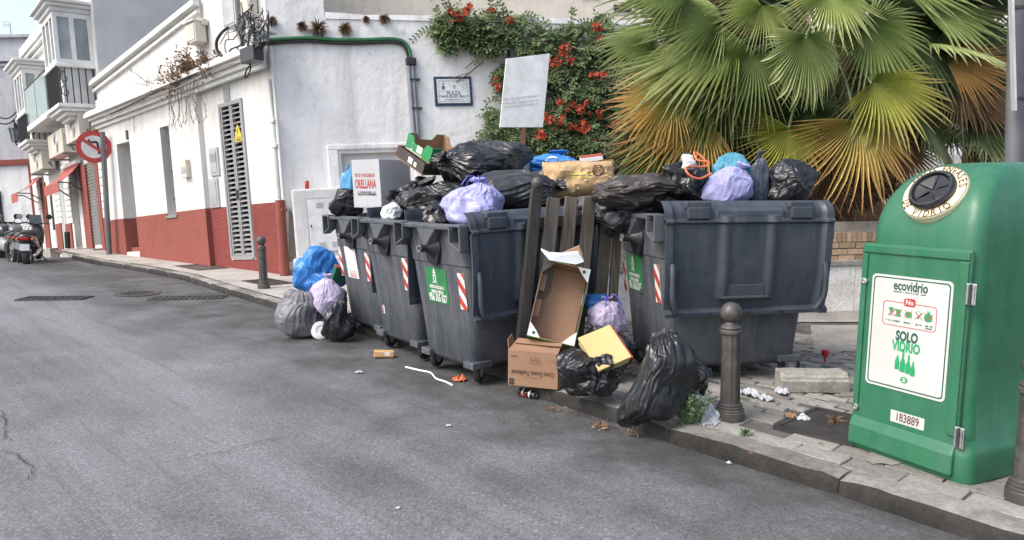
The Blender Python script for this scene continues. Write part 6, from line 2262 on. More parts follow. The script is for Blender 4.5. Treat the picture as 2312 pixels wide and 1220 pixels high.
# package behind the sack
p0 = at_y(1312, 378, 7.5)
pk = thing('packet', 'flat white packet with red edge propped behind the paper sack', 'packet', p0)
pxd = Vector((.96, .2, .12)).normalized(); pzd = Vector((-.12, .1, 1)).normalized()
m = MB(); m.obox(p0, pxd * .24, pzd * .09, Vector((0, .10, .02))); m.build('card', 'sticker_white', pk, bevel=.004)
m = MB(); m.obox(p0 + pzd * .0905, pxd * .24, pzd * .010, Vector((0, .10, .02))); m.build('edge', 'red_card', pk, bevel=.003)

# ---- dark sheet between the fence and the lone container
bag(1432, 432, 190, 84, 6.02, 'bag_brown', 'crumpled dark brown plastic sheet draped over the corner of the lone container', 15, rot=(.2, 1.45, .1), tuft=False, lump=.20, crump=1.8, depth=.75)
bag(1395, 490, 104, 96, 6.02, 'bag_black', 'glossy black plastic hanging below the brown sheet', 16, rot=(.1, .9, .2), tuft=False, lump=.22, crump=1.6, depth=.5)
bag(1450, 455, 120, 70, 6.2, 'bag_black', 'black bag under the brown sheet on the container end', 46, tuft=False, lump=.18)
# ---- bags on the lone container
bag(1550, 402, 118, 116, 6.05, 'bag_black', 'black bag with torn mouth and orange drawstring on the lone container', 17, lump=.16, fold=.14)
m = MB(); m.tube(smooth_path([at_y(x, y, Yq) for x, y, Yq in ((1600, 372, 5.85), (1582, 352, 5.88), (1568, 345, 5.9), (1575, 362, 5.82), (1600, 366, 5.8), (1592, 376, 5.78), (1550, 378, 5.72), (1556, 395, 5.68), (1580, 404, 5.68), (1606, 392, 5.72))]), .009, 6)
tag(m.build('drawstring', 'tie_orange', smooth=60), 'orange drawstring looping over the torn black bag', 'drawstring')
bag(1556, 366, 34, 36, 5.85, 'bag_white', 'bit of white plastic poking out of the torn black bag', 18, tuft=False, lump=.2, name='plastic_scrap', cat='plastic', res=(60, 40))
bag(1643, 418, 124, 106, 5.98, 'bag_lilac', 'plump lilac bag on the lone container', 19, rot=(.3, .4, 0), lump=.08, fold=.06)
bag(1652, 385, 96, 82, 6.3, 'bag_teal', 'teal bag behind the plump lilac bag', 20, tuft=False, lump=.08)
bag(1714, 402, 50, 128, 6.05, 'bag_navy', 'narrow upright slate blue bag rising to a point', 21, fold=.16, lump=.04)
bag(1788, 412, 116, 108, 6.05, 'bag_black', 'squat glossy black bag at the far corner of the lone container', 22, tuft=False, lump=.15, crump=1.2)
bag(1480, 435, 110, 80, 6.15, 'bag_charcoal', 'dark bag between the brown sheet and the torn black bag', 47, tuft=False, lump=.15)

# ---- on the road by the poster container
G0 = 0.003
bag(676, 708, 108, 112, 7.95, 'bag_grey', 'silver grey bag standing on the road by the poster container', 25, floor=G0, fold=.10, tuft=False, lump=.06, rot=(0, .15, 0))
bag(722, 612, 122, 118, 8.75, 'bag_blue', 'large bright blue bag behind the silver grey bag', 26, rot=(.1, .5, 0), lump=.14, tuft=False, fold=.12)
bag(738, 668, 78, 104, 7.95, 'bag_mauve', 'pale mauve carrier bag with tied handles by the poster container', 27, fold=.12, lump=.08)
bag(764, 725, 78, 98, 7.75, 'bag_black', 'small black bag on the road beside the poster container wheel', 28, floor=G0, rot=(0, -.3, 0), lump=.14, tuft=False)
bag(735, 675, 100, 80, 8.5, 'bag_grey', 'grey bag buried under the blue and mauve bags', 48, tuft=False)
# tiny red print on the carrier bag
ct = at_y(750, 655, 8.0)
gbx = at_y(768, 620, 8.35)
tg_ = thing('juice_carton', 'green and red carton squeezed between blue bag and container', 'carton', gbx)
Mg = Euler((.2, .3, .5)).to_matrix()
m = MB(); m.box(gbx, (.17, .12, .16), Mg); m.build('carton', 'ink_green_dark', tg_, bevel=.004)
m = MB(); m.box(gbx + Mg @ Vector((0, 0, .085)), (.168, .118, .008), Mg); m.build('lid', 'red_card', tg_)
# white tub lying in front
tb_ = at_z(724, 764, 0) + Vector((0, 0, .075))
wt_ = thing('plastic_tub', 'white plastic tub lying on the road by the grey bag', 'tub', tb_ - Vector((0, 0, .07)))
Mt = Matrix.Translation(tb_) @ frame_z(Vector((.25, -.9, .35)), Vector((1, 0, 0))).to_4x4()
m = MB(); m.lathe([(.0, -.10), (.075, -.10), (.09, -.08), (.102, .05), (.100, .072), (.085, .085), (.05, .086), (.046, .079), (.0, .079)], 26, Mt, cap=False); m.build('tub', 'white_plastic', wt_, smooth=40)

# ---- between the fence and the lone container
bag(1372, 712, 96, 92, 5.85, 'bag_mauve', 'mauve bag with blue tie standing between fence and lone container', 30, fold=.12, tie='tie_blue', lump=.05)
bag(1345, 682, 60, 40, 6.0, 'bag_blue', 'scrap of bright blue bag beside the mauve bag', 31, tuft=False, name='plastic_scrap', cat='plastic', res=(60, 40))
bag(1370, 790, 130, 120, 5.75, 'bag_charcoal', 'dark bag under the mauve bag beside the lone container', 49, tuft=False, floor=PAVE + .003)
bag(1332, 838, 158, 122, 5.15, 'bag_black', 'open black bag on the kerb beneath the yellow board', 32, floor=PAVE + .003, tuft=False, lump=.2, crump=1.8)
bag(1480, 862, 190, 190, 4.66, 'bag_black', 'big limp black bag slumped over the kerb beside the iron bollard', 33, floor=.03, fold=.10, lump=.08, depth=.62, rot=(-.2, .25, .3), knot_shift=(.25, 0), tuft=False, pulls=[(-.5, -.1, .14, 0, .3), (-.35, -.45, -.10, -.12, .28), (-.45, .35, .20, -.05, .35), (.25, .5, -.05, .12, .25), (.45, -.3, .12, .05, .3)])
bag(1535, 862, 140, 110, 5.0, 'bag_black', 'crumpled black bag behind the big limp bag', 34, floor=PAVE + .003, tuft=False, lump=.2, crump=1.7)
bag(1500, 775, 66, 74, 4.75, 'bag_charcoal', 'twisted black bag mouth standing up from the limp bag', 35, tuft=False, lump=.24, crump=1.6, name='bag_mouth', cat='rubbish bag', res=(70, 46))

# yellow board, box lid
yb = at_y(1352, 842, 4.98)
ux = Vector((.88, .30, .30)).normalized(); uy = Vector((-.38, .62, .62)); uy = (uy - ux * uy.dot(ux)).normalized(); uz = ux.cross(uy)
t = thing('yellow_board', 'pale yellow board box lying tilted on the black bag', 'board', yb)
m = MB(); m.obox(yb, ux * .26, uy * .30, uz * .028); m.build('panel', 'yellow_board', t, bevel=.004)
m = MB(); m.obox(yb - uz * .052 + ux * .006 + uy * .006, ux * .248, uy * .288, uz * .05); m.build('base', 'yellow_board', t, bevel=.003)
m = MB(); m.obox(yb + ux * .264 - uz * .02, ux * .012, uy * .30, uz * .03); m.build('edge_strip', 'red_card', t)

# brown carton with upside-down lettering, on the kerb
cb = at_z(1147, 869, PAVE + .012); ca2 = at_z(1259, 880, PAVE + .012)
cx_ = (ca2 - cb); CWd = cx_.length; cx_.normalize(); cz_ = Vector((0, 0, 1)); cy_ = Vector((-cx_.y, cx_.x, 0))
CH = .27; CD = .19
cb = Vector((cb.x, cb.y, PAVE + .01)) - cy_ * .0
t = thing('cardboard_box', 'brown cardboard box with upside down lettering standing on the kerb', 'box', cb)
m = MB()
m.obox(cb, cx_ * CWd, cy_ * CD, cz_ * .006)
m.obox(cb + cz_ * .0065, cx_ * CWd, cy_ * .006, cz_ * (CH - .007))
m.obox(cb + cz_ * .0065 + cy_ * (CD - .006), cx_ * CWd, cy_ * .006, cz_ * (CH - .007))
m.obox(cb + cz_ * .0065 + cy_ * .0065, cx_ * .006, cy_ * (CD - .013), cz_ * (CH - .007))
m.obox(cb + cz_ * .0065 + cy_ * .0065 + cx_ * (CWd - .006), cx_ * .006, cy_ * (CD - .013), cz_ * (CH - .007))
m.build('carton', 'cardboard', t, bevel=.002)
m = MB(); tp = cb + cz_ * CH
m.prism([tp, tp + cx_ * CWd, tp + cx_ * (CWd - .01) + cy_ * .15 + cz_ * .05, tp + cx_ * .03 + cy_ * .15 + cz_ * .07], Vector((0, 0, .005))); m.build('flap', 'cardboard', t)
m = MB(); m.prism([tp + cy_ * .01, tp + cy_ * (CD - .01), tp + cy_ * (CD - .03) - cx_ * .03 + cz_ * .10, tp + cy_ * .04 - cx_ * .02 + cz_ * .08], cx_ * .005); m.build('flap', 'cardboard', t)
m = MB(); m.prism([tp + cy_ * CD, tp + cx_ * CWd + cy_ * CD, tp + cx_ * CWd + cy_ * (CD - .12) + cz_ * .045, tp + cx_ * .03 + cy_ * (CD - .12) + cz_ * .05], Vector((0, 0, .005))); m.build('flap', 'cardboard', t)
fc_ = lambda u_, v_: (lambda x, y: cb + cx_ * (CWd * u_ - x) + cz_ * (CH * v_ - y) - cy_ * .0025)       # printed upside down
m = MB(); m.text('Corte Grueso Tradicional', fc_(.50, .40), .052, .003, .62); smallprint(m, fc_(.52, .27), .14, .006, 91)
for k in range(4): smallprint(m, fc_(.56, .84 - k * .055), .09, .007, 92 + k)
smallprint(m, fc_(.12, .86), .05, .016, 97); smallprint(m, fc_(.88, .80), .07, .006, 98)
m.build('lettering', 'ink_brown', t)
m = MB(); f = fc_(.075, .13)
for k in range(2): m.add([f(x, y + k * .026) for x, y in [(-.020, -.022), (.020, -.022), (.020, .0), (-.020, .0)]], [(3, 2, 1, 0)])
m.build('mark', 'ink_dark', t)

# big fruit tray stood on end against the fence
A_ = at_y(1190, 757, 5.62); B_ = at_y(1296, 782, 5.60); C_ = at_y(1238, 588, 5.82)
bxx = (B_ - A_).normalized(); byy = (C_ - A_); byy = (byy - bxx * byy.dot(bxx)); BL = byy.length; byy.normalize(); bzz = bxx.cross(byy)
if bzz.y > 0: bzz = -bzz            # towards us
BW = (B_ - A_).length
t = thing('fruit_box', 'large open fruit box standing on end against the slat fence', 'box', A_)
dp = .19
m = MB(); m.obox(A_ - bzz * dp, bxx * BW, byy * BL, bzz * .006); m.build('base', 'cardboard', t)
def side(o, d, ln, inn, mat_in, mat_out):
    m = MB(); m.obox(o - bzz * dp + bzz * .0065, d * ln, inn * .004, bzz * dp); s = m.build('side', mat_in, t)
    m = MB(); m.obox(o - bzz * dp + bzz * .0065 - inn * .0045, d * ln, inn * .004, bzz * dp); m.build('side_print', mat_out, s)
side(A_, byy, BL, bxx, 'cardboard', 'crate_dark'); side(A_ + bxx * BW, byy, BL, -bxx, 'crate_dark', 'fruit_green')
side(A_, bxx, BW, byy, 'cardboard', 'fruit_green'); side(A_ + byy * BL, bxx, BW, -byy, 'cardboard', 'fruit_green')
for (o, a, b) in ((A_, 1, 1), (A_ + bxx * BW, -1, 1), (A_ + byy * BL, 1, -1), (A_ + bxx * BW + byy * BL, -1, -1)):
    m = MB(); m.prism([o + bzz * .007, o + bzz * .007 + bxx * (a * .10), o + bzz * .007 + bxx * (a * .06) + byy * (b * .05), o + bzz * .007 + byy * (b * .11)], bzz * .004); fl = m.build('corner_flap', 'sticker_white' if (a, b) != (1, -1) else 'crate_dark', t)
    if (a, b) in ((1, 1), (-1, -1)):
        m = MB(); cc = o + bzz * .0115 + bxx * (a * .045) + byy * (b * .03); m.add([cc + bxx * (.014 * math.cos(q)) + byy * (.014 * math.sin(q)) for q in np.linspace(0, 6.28, 13)[:-1]], [tuple(range(12))]); m.build('mark', 'ink_green_dark', fl)
for fy in (.28, .62):
    m = MB(); m.obox(A_ + byy * (BL * fy) + bxx * .006 - bzz * .07, bxx * .045, byy * (BL * .22), bzz * .004); m.build('inner_fold', 'cardboard', t)
# side window oval print
m = MB(); oc = A_ + bxx * (BW - .0065) + byy * (BL * .62) - bzz * .07; m.add([oc + byy * (.05 * math.cos(q)) + bzz * (.03 * math.sin(q)) - bxx * .001 for q in np.linspace(0, 6.28, 17)[:-1]], [tuple(range(16))]); m.build('mark', 'sticker_white', t)
# paper and card stuffed at its top
m = MB()
pp = [at_y(x, y, Yq - .02) for x, y, Yq in ((1221, 566, 5.78), (1240, 575, 5.74), (1268, 577, 5.72), (1306, 572, 5.75), (1319, 592, 5.72), (1300, 598, 5.68), (1240, 588, 5.68))]
m.prism(pp, Vector((0, .03, .02))); tag(m.build('paper_sheet', 'paper_white', bevel=.004), 'folded white paper on the upper end of the big fruit box', 'paper')
m = MB(); m.prism([at_y(1262, 576, 5.84), at_y(1308, 556, 5.86), at_y(1316, 572, 5.85), at_y(1318, 590, 5.82)], Vector((.0, .02, .01))); tag(m.build('card_flap', 'cardboard', bevel=.004), 'bent piece of brown card behind the folded white paper', 'card')

# ---- litter on the ground
def drink_can(p, axis, label):
    t = thing('drink_can', label, 'can', p)
    M_ = Matrix.Translation(p) @ frame_z(axis, Vector((0, 0, 1))).to_4x4()
    m = MB(); m.lathe([(.024, -.075), (.031, -.062), (.031, .055), (.025, .072)], 22, M_, cap=True); m.build('body', 'can_black', t, smooth=40)
    m = MB(); m.lathe([(.0252, .070), (.0275, .078), (.0245, .0785), (.023, .072), (.0, .072)], 22, M_, cap=False); m.build('rim', 'steel', t, smooth=40)
    m = MB(); m.lathe([(.0315, .030), (.0315, .042)], 22, M_, cap=False); m.lathe([(.0315, -.03), (.0315, -.022)], 22, M_, cap=False); m.build('white_band', 'sticker_white', t)
    m = MB()
    for k in range(3):
        a = 1.5 + k * .32; m.add([M_ @ Vector((.0318 * math.cos(a + b), .0318 * math.sin(a + b), z)) for b, z in ((0, -.045), (.2, -.045), (.2, .0 + .012 * k), (0, .0 + .012 * k))], [(0, 1, 2, 3)])
    m.build('red_print', 'sticker_red', t)
drink_can(at_z(1190, 898, 0) + Vector((0, 0, .034)), Vector((.80, -.6, -.05)), 'black drink can lying in the gutter below the brown box')
p0 = at_z(867, 808, 0)
t = thing('carton', 'crushed orange drinks carton lying on the road by the containers', 'carton', p0)
Mc = Euler((0, .05, .15)).to_matrix()
m = MB(); m.box(p0 + Vector((0, 0, .04)), (.19, .075, .06), Mc); m.build('pack', 'orange_carton', t, bevel=.008)
m = MB(); m.box(p0 + Mc @ Vector((.03, -.0385, .045)), (.05, .002, .035), Mc); m.build('label', 'sticker_white', t)
m = MB(); m.tube(smooth_path([at_z(x, y, .012) for x, y in ((916, 829), (945, 836), (972, 842), (985, 855), (1005, 862), (1022, 870))]), .009, 6); tag(m.build('plastic_strap', 'white_plastic', smooth=60), 'thin white plastic strap lying across the road by the container wheels', 'strap')

def scrap(px, py, w_, h_, mat, label, seed, z=0.0, name='paper_scrap', cat='paper', tall=1.0, n_=14):
    """crumpled sheet lying on the ground"""
    c = at_z(px, py, z)
    Y = c.y
    W_ = w_ / F * Y
    D_ = h_ / F * Y * 2.2
    r_ = random.Random(seed)
    m = MB(); vs = []
    for j in range(n_ + 1):
        for i in range(n_ + 1):
            s, t_ = i / n_ - .5, j / n_ - .5
            k = 1 + .35 * noise.noise(Vector((s * 2.4, t_ * 2.4, seed)))
            hgt = abs(noise.noise(Vector((s * 4.2, t_ * 4.2, seed + 3)))) * 1.2 + .35 * abs(noise.noise(Vector((s * 9, t_ * 9, seed + 9))))
            vs.append(c + Vector((s * W_ * k, t_ * D_ * k, .006 + hgt * W_ * .26 * tall)))
    n2 = n_ + 1
    q = [(j * n2 + i, j * n2 + i + 1, (j + 1) * n2 + i + 1, (j + 1) * n2 + i) for j in range(n_) for i in range(n_)]
    def keep(f):
        x = sum((f[k] % n2) / n_ - .5 for k in range(4)) / 4; y = sum((f[k] // n2) / n_ - .5 for k in range(4)) / 4
        a = math.atan2(y, x)
        return math.hypot(x, y) < .40 + .13 * noise.noise(Vector((math.cos(a) * 1.6, math.sin(a) * 1.6, seed + 20)))
    m.add(vs, [f for f in q if keep(f)])
    o = m.build(name, mat, smooth=40)
    md = o.modifiers.new('thick', 'SOLIDIFY'); md.thickness = .0025
    return tag(o, label, cat)
scrap(1690, 893, 50, 30, 'paper_white', 'pale twisted wipe beside the iron bollard foot', 3, PAVE, 'wet_wipe', 'wipe', 1.3)
scrap(1724, 903, 44, 24, 'paper_white', 'crumpled pale wipe next to the twisted wipe', 5, PAVE, 'wet_wipe', 'wipe', 1.3)
scrap(1766, 888, 40, 26, 'paper_white', 'thin white plastic scrap against the concrete block', 8, PAVE, 'plastic_scrap', 'plastic', 1.5)
scrap(1812, 948, 44, 18, 'paper_white', 'white paper scrap beside the rectangular iron cover', 13, PAVE)
scrap(1783, 944, 34, 18, 'cardboard', 'small brown crumpled paper beside the rectangular iron cover', 14, PAVE, tall=1.6)
scrap(1038, 860, 40, 18, 'tie_orange', 'orange red scrap of wrapping under the container by the strap', 15, 0, 'wrapper', 'wrapper', 1.4)
scrap(1646, 1048, 17, 5, 'paper_white', 'tiny white paper bit in the gutter below the bollard', 16, 0)
scrap(1012, 963, 14, 5, 'paper_white', 'tiny white paper bit lying in the middle of the road', 17, 0)
scrap(812, 843, 24, 7, 'paper_white', 'small torn white bits by the plastic strap', 18, 0)
scrap(898, 1150, 12, 6, 'paper_white', 'tiny pale fleck on the coarse asphalt', 19, 0)
# paper cloth draped over the kerb by the rosemary
m = MB(); vs = []
n_ = 22
for j in range(n_ + 1):
    f = j / n_
    for i in range(n_ + 1):
        s = i / n_ - .5
        xx = np.interp(f, [0, .35, .6, 1], [1556, 1588, 1606, 1598]) + s * np.interp(f, [0, .3, .7, 1], [26, 52, 54, 30])
        yy = np.interp(f, [0, 1], [882, 982])
        Y = np.interp(f, [0, .4, 1], [4.86, 4.78, 4.60])
        vs.append(at_y(xx, yy, Y + .05 * noise.noise(Vector((s * 5, f * 5, 2))) + .03 * noise.noise(Vector((s * 12, f * 11, 4)))))
for k, v in enumerate(vs):
    if v.z < PAVE + .006: v.z = PAVE + .006 + .004 * (k % 2)
n2 = n_ + 1
def keepc(j, i):
    s, t_ = i / n_ - .5, j / n_ - .5
    a = math.atan2(t_, s); return max(abs(s), abs(t_)) < .44 + .09 * noise.noise(Vector((math.cos(a) * 2.2, math.sin(a) * 2.2, 9)))
m.add(vs, [(j * n2 + i, j * n2 + i + 1, (j + 1) * n2 + i + 1, (j + 1) * n2 + i) for j in range(n_) for i in range(n_) if keepc(j, i)])
o = m.build('paper_towel', 'paper_white', smooth=50); md = o.modifiers.new('thick', 'SOLIDIFY'); md.thickness = .003
tag(o, 'crumpled white paper towel draped over the kerb beside the green shrub', 'paper towel')
# red plastic cap on a stick
rp = at_z(1862, 818, PAVE)
t = thing('red_cap', 'little red plastic cap lying on the square behind the concrete block', 'cap', rp)
m = MB(); m.lathe([(.0, .05), (.022, .05), (.03, .062), (.03, .105), (.02, .112), (.0, .112)], 12, Matrix.Translation(rp)); m.tube([rp + Vector((0, 0, .0)), rp + Vector((.002, 0, .05))], .010, 6); m.build('cap', 'red_plastic', t, smooth=40)
# dry leaf litter in the gutter
def leaf_pile(px, py, spread, n_, label, seed, z=0.0):
    c = at_z(px, py, z); r_ = random.Random(seed); m = MB()
    for k in range(n_):
        p = c + Vector((r_.gauss(0, spread), r_.gauss(0, spread * .7), abs(r_.gauss(0, .016)) + .006))
        a = Vector((r_.gauss(0, 1), r_.gauss(0, 1), r_.gauss(0, .5))).normalized(); b = a.orthogonal().normalized(); L = r_.uniform(.008, .024)
        m.add([p - a * L, p + b * L * .3 + Vector((0, 0, .006)), p + a * L, p - b * L * .3], [(0, 1, 2), (0, 2, 3)])
    o = m.build('leaf_litter', 'dry_leaf'); o['kind'] = 'stuff'; tag(o, label, 'leaves')
leaf_pile(1358, 966, .035, 50, 'pile of dry brown leaves in the gutter below the limp bag', 2)
leaf_pile(1255, 928, .05, 26, 'scattered dry leaves in the gutter near the black can', 3)
leaf_pile(1300, 945, .25, 14, 'thin scatter of dead leaf bits along the gutter', 4)
leaf_pile(1430, 980, .08, 18, 'dark leaf crumbs under the limp bag at the kerb', 5)
leaf_pile(1960, 1010, .5, 14, 'leaf bits scattered on the pavement setts', 6, PAVE)
# ------------------------------------------------------------------ fan palm, climber, weeds
random.seed(71)
def color_mesh(ob, cols):
    me = ob.data
    ca = me.color_attributes.new('Col', 'FLOAT_COLOR', 'POINT')
    ca.data.foreach_set('color', np.array(cols, dtype=np.float32).ravel())

LEAFCOL = {
    'green': [(.14, .20, .07), (.25, .32, .12), (.44, .48, .25)],
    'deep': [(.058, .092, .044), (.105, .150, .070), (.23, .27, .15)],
    'lime': [(.19, .26, .075), (.37, .43, .16), (.60, .60, .36)],
    'yellow': [(.16, .21, .05), (.43, .43, .10), (.62, .55, .26)],
    'orange': [(.20, .24, .07), (.58, .42, .15), (.68, .44, .24)],
    'brown': [(.28, .22, .08), (.52, .32, .13), (.58, .37, .21)],
    'dead': [(.14, .095, .055), (.24, .16, .095), (.33, .24, .16)],
}
def fan_leaf(colour, seed, span=235, nseg=46, split=.50, droop=.12, tipdroop=.13, pleat=.06, width=1.0):
    """unit fan: hub at the origin, axis along +x, upper face +z"""
    r_ = random.Random(seed)
    m = MB(); cols = []
    c0, c1, c2 = LEAFCOL[colour]
    rows = [0.02, .14, .28, .40, split, split + (1 - split) * .33, split + (1 - split) * .66, 1.0]
    dth = R(span) / nseg
    for i in range(nseg):
        th = (i + .5 - nseg / 2) * dth
        e = abs(th) / (R(span) / 2)
        L = (1 - .38 * e ** 2.2) * r_.uniform(.93, 1.04)
        td = tipdroop * r_.uniform(.3, 2.0)
        sw = r_.gauss(0, .05)
        sp_i = split * r_.uniform(.72, 1.22)
        tw = r_.uniform(-.3, .3)
        vs = []
        for t in rows:
            rad = t * L
            if t <= sp_i:
                hw = rad * dth / 2
            else:
                q = (t - sp_i) / (1 - sp_i)
                hw = sp_i * L * dth / 2 * max(.02, (1 - q) ** .9) * .80
            ext = max(0, t - split) / (1 - split)
            ang = th + sw * ext ** 2
            ca, sa = math.cos(ang), math.sin(ang)
            z = -droop * (rad ** 2) * (.35 + .65 * e) - .18 * e * rad - td * ext ** 2.0 * .5
            pl = pleat * min(1, t / .3) * (1 if t <= split else max(.1, 1 - ext)) * L
            for k, (o, zz) in enumerate(((-hw, pl * .5), (0, -pl * .5), (hw, pl * .5))):
                x = rad * ca - o * sa
                y = (rad * sa + o * ca) * width
                vs.append(Vector((x, y, z + zz + tw * o * ext)))
                f = t
                if f < .55: c = [c0[j] + (c1[j] - c0[j]) * f / .55 for j in range(3)]
                else: c = [c1[j] + (c2[j] - c1[j]) * (f - .55) / .45 for j in range(3)]
                g = (.78 if k == 1 else 1.45) * (.9 + .2 * r_.random() * 1)
                if colour in ('orange', 'yellow', 'brown'):
                    mixg = .5 + .5 * math.sin(i * .7 + seed)
                    c = [c[j] * (1 - .25 * mixg) + c0[j] * .25 * mixg for j in range(3)]
                cols.append((min(1, c[0] * g), min(1, c[1] * g), min(1, c[2] * g), 1))
        fcs = []
        for j in range(len(rows) - 1):
            a = j * 3
            fcs += [(a, a + 1, a + 4, a + 3), (a + 1, a + 2, a + 5, a + 4)]
        m.add(vs, fcs)
    ob = m.build('leaf', 'palm_leaf', None, smooth=25, local=True)
    color_mesh(ob, cols)
    me = ob.data
    bpy.data.objects.remove(ob)
    return me

PY = 9.6
crown = at_y(1850, 95, PY + .55)
base = at_y(1925, 505, PY + .5)
palm = thing('palm_tree', 'big fan palm with green yellow and orange leaves in the brick planter', 'palm', (base.x, base.y, PAVE))
# trunk with old leaf bases
m = MB()
tp = [Vector((base.x, base.y, PAVE + .2)), base + Vector((0, 0, .3)), crown.lerp(base, .5), crown + Vector((0, 0, .05))]
sp = smooth_path(tp, 8)
m.tube(sp, [.40 + .05 * math.sin(i * 1.3) - .10 * i / len(sp) for i in range(len(sp))], 22); m.build('trunk', 'palm_trunk', palm, smooth=60)
for k in range(110):
    f = random.random(); i = int(f * (len(sp) - 2)); p = sp[i]; a = random.uniform(0, 6.28)
    d = Vector((math.cos(a), math.sin(a), .0)); rr = .38 - .10 * f
    o = p + d * rr * .85
    m = MB(); u_ = (Vector((0, 0, 1)) + d * random.uniform(.35, .9)).normalized(); s_ = d.cross(Vector((0, 0, 1))).normalized()
    L = random.uniform(.12, .26); w0 = random.uniform(.06, .10)
    m.add([o - s_ * w0, o + s_ * w0, o + s_ * w0 * .45 + u_ * L, o - s_ * w0 * .45 + u_ * L, o - s_ * w0 - d * .05, o + s_ * w0 - d * .05, o + s_ * w0 * .4 + u_ * L - d * .03, o - s_ * w0 * .4 + u_ * L - d * .03], [(0, 1, 2, 3), (7, 6, 5, 4), (0, 3, 7, 4), (1, 5, 6, 2), (3, 2, 6, 7)])
    m.build('leaf_base', random.choice(['palm_trunk', 'palm_fibre', 'palm_trunk']), palm)
m = MB()
for k in range(1400):
    f = random.random() ** .8; i = int(f * (len(sp) - 2)); p = sp[i]; a = random.uniform(0, 6.28); d = Vector((math.cos(a), math.sin(a), 0)); o = p + d * random.uniform(.30, .48)
    e = o + Vector((random.gauss(0, .08), random.gauss(0, .08), -random.uniform(.05, .28))); s_ = d.cross(Vector((0, 0, 1))) * .006
    m.add([o - s_, o + s_, e], [(0, 1, 2)])
g = m.build('fibres', 'palm_fibre', palm); g['kind'] = 'stuff'

def place_leaf(hx, hy, Y, ang, rpx, colour, face=20, yaw=0, seed=None, hero=False, key=None, petiole=True, roll=0):
    """hub pixel and distance, direction of the leaf axis as seen (deg, 90 = up), length; face = lean of the blade's face from us to the sky; yaw = axis towards (+) or from us"""
    global LM
    hub = at_y(hx, hy, Y)
    a = R(ang); y_ = R(yaw)
    axis = (Vector((math.cos(a), 0, math.sin(a))) * math.cos(y_) + Vector((0, -1, 0)) * math.sin(y_)).normalized()
    fr = (Vector((0, -1, 0)) * math.cos(R(face)) + Vector((0, 0, 1)) * math.sin(R(face)))
    zz = (fr - axis * fr.dot(axis)).normalized()
    yy = zz.cross(axis)
    B = basis(axis, yy, zz)
    if roll: B = B @ Euler((R(roll), 0, 0)).to_matrix()
    S = rpx / F * Y
    k = key or colour + str((seed or 0) % 3)
    if k not in LM:
        LM[k] = fan_leaf(colour, len(LM) * 13 + 5)
    o = bpy.data.objects.new('leaf', LM[k])
    COL.objects.link(o)
    Mw = Matrix.Translation(hub) @ B.to_4x4() @ Matrix.Scale(S, 4)
    o.parent = palm
    o.matrix_parent_inverse = wmat(palm).inverted()
    o.matrix_basis = Mw
    if petiole:
        m = MB()
        st_ = crown + (hub - crown) * .06
        mid_ = st_.lerp(hub, .55) + Vector((0, 0, .12 * (hub - crown).length))
        m.tube(smooth_path([st_, mid_, hub - zz * .05, hub - zz * .012 + axis * .02], 6), [.022 - .010 * i / 18 for i in range(19)], 6)
        ob = m.build('petiole', 'weed_green' if colour not in ('dead', 'brown') else 'palm_fibre', palm, smooth=60)
    return o
LM = {}
LM['hero'] = fan_leaf('green', 3, span=215, nseg=44, split=.74, droop=.10, tipdroop=.12, pleat=.05, width=.64)
LM['big_green'] = fan_leaf('green', 8, span=180, nseg=38, split=.5, droop=.08, tipdroop=.10)
LM['long_lime'] = fan_leaf('lime', 9, span=130, nseg=30, split=.42, droop=.08, tipdroop=.16)
LM['long_green'] = fan_leaf('green', 19, span=140, nseg=32, split=.44, droop=.10, tipdroop=.16)
LM['hang_orange'] = fan_leaf('orange', 10, span=190, nseg=38, split=.46, droop=.10, tipdroop=.16)
LM['hang_brown'] = fan_leaf('brown', 12, span=150, nseg=36, split=.44, droop=.10, tipdroop=.16)
A = place_leaf
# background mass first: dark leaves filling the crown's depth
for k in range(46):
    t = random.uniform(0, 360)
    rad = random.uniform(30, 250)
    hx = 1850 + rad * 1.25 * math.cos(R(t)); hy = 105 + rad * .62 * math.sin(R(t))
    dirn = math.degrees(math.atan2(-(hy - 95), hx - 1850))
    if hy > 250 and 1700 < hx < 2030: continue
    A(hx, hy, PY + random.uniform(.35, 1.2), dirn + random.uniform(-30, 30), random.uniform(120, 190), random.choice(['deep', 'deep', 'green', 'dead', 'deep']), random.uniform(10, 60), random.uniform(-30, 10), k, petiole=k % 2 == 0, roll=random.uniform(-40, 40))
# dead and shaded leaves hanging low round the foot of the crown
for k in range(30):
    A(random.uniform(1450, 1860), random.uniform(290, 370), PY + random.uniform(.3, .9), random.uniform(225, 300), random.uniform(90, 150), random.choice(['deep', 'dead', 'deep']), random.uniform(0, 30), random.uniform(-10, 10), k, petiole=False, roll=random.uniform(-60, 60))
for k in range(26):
    A(random.uniform(1440, 1890), random.uniform(375, 430), PY + random.uniform(.2, .6), random.uniform(235, 300), random.uniform(70, 120), random.choice(['dead', 'dead', 'deep']), random.uniform(0, 30), random.uniform(-10, 10), k, petiole=False, roll=random.uniform(-60, 60))
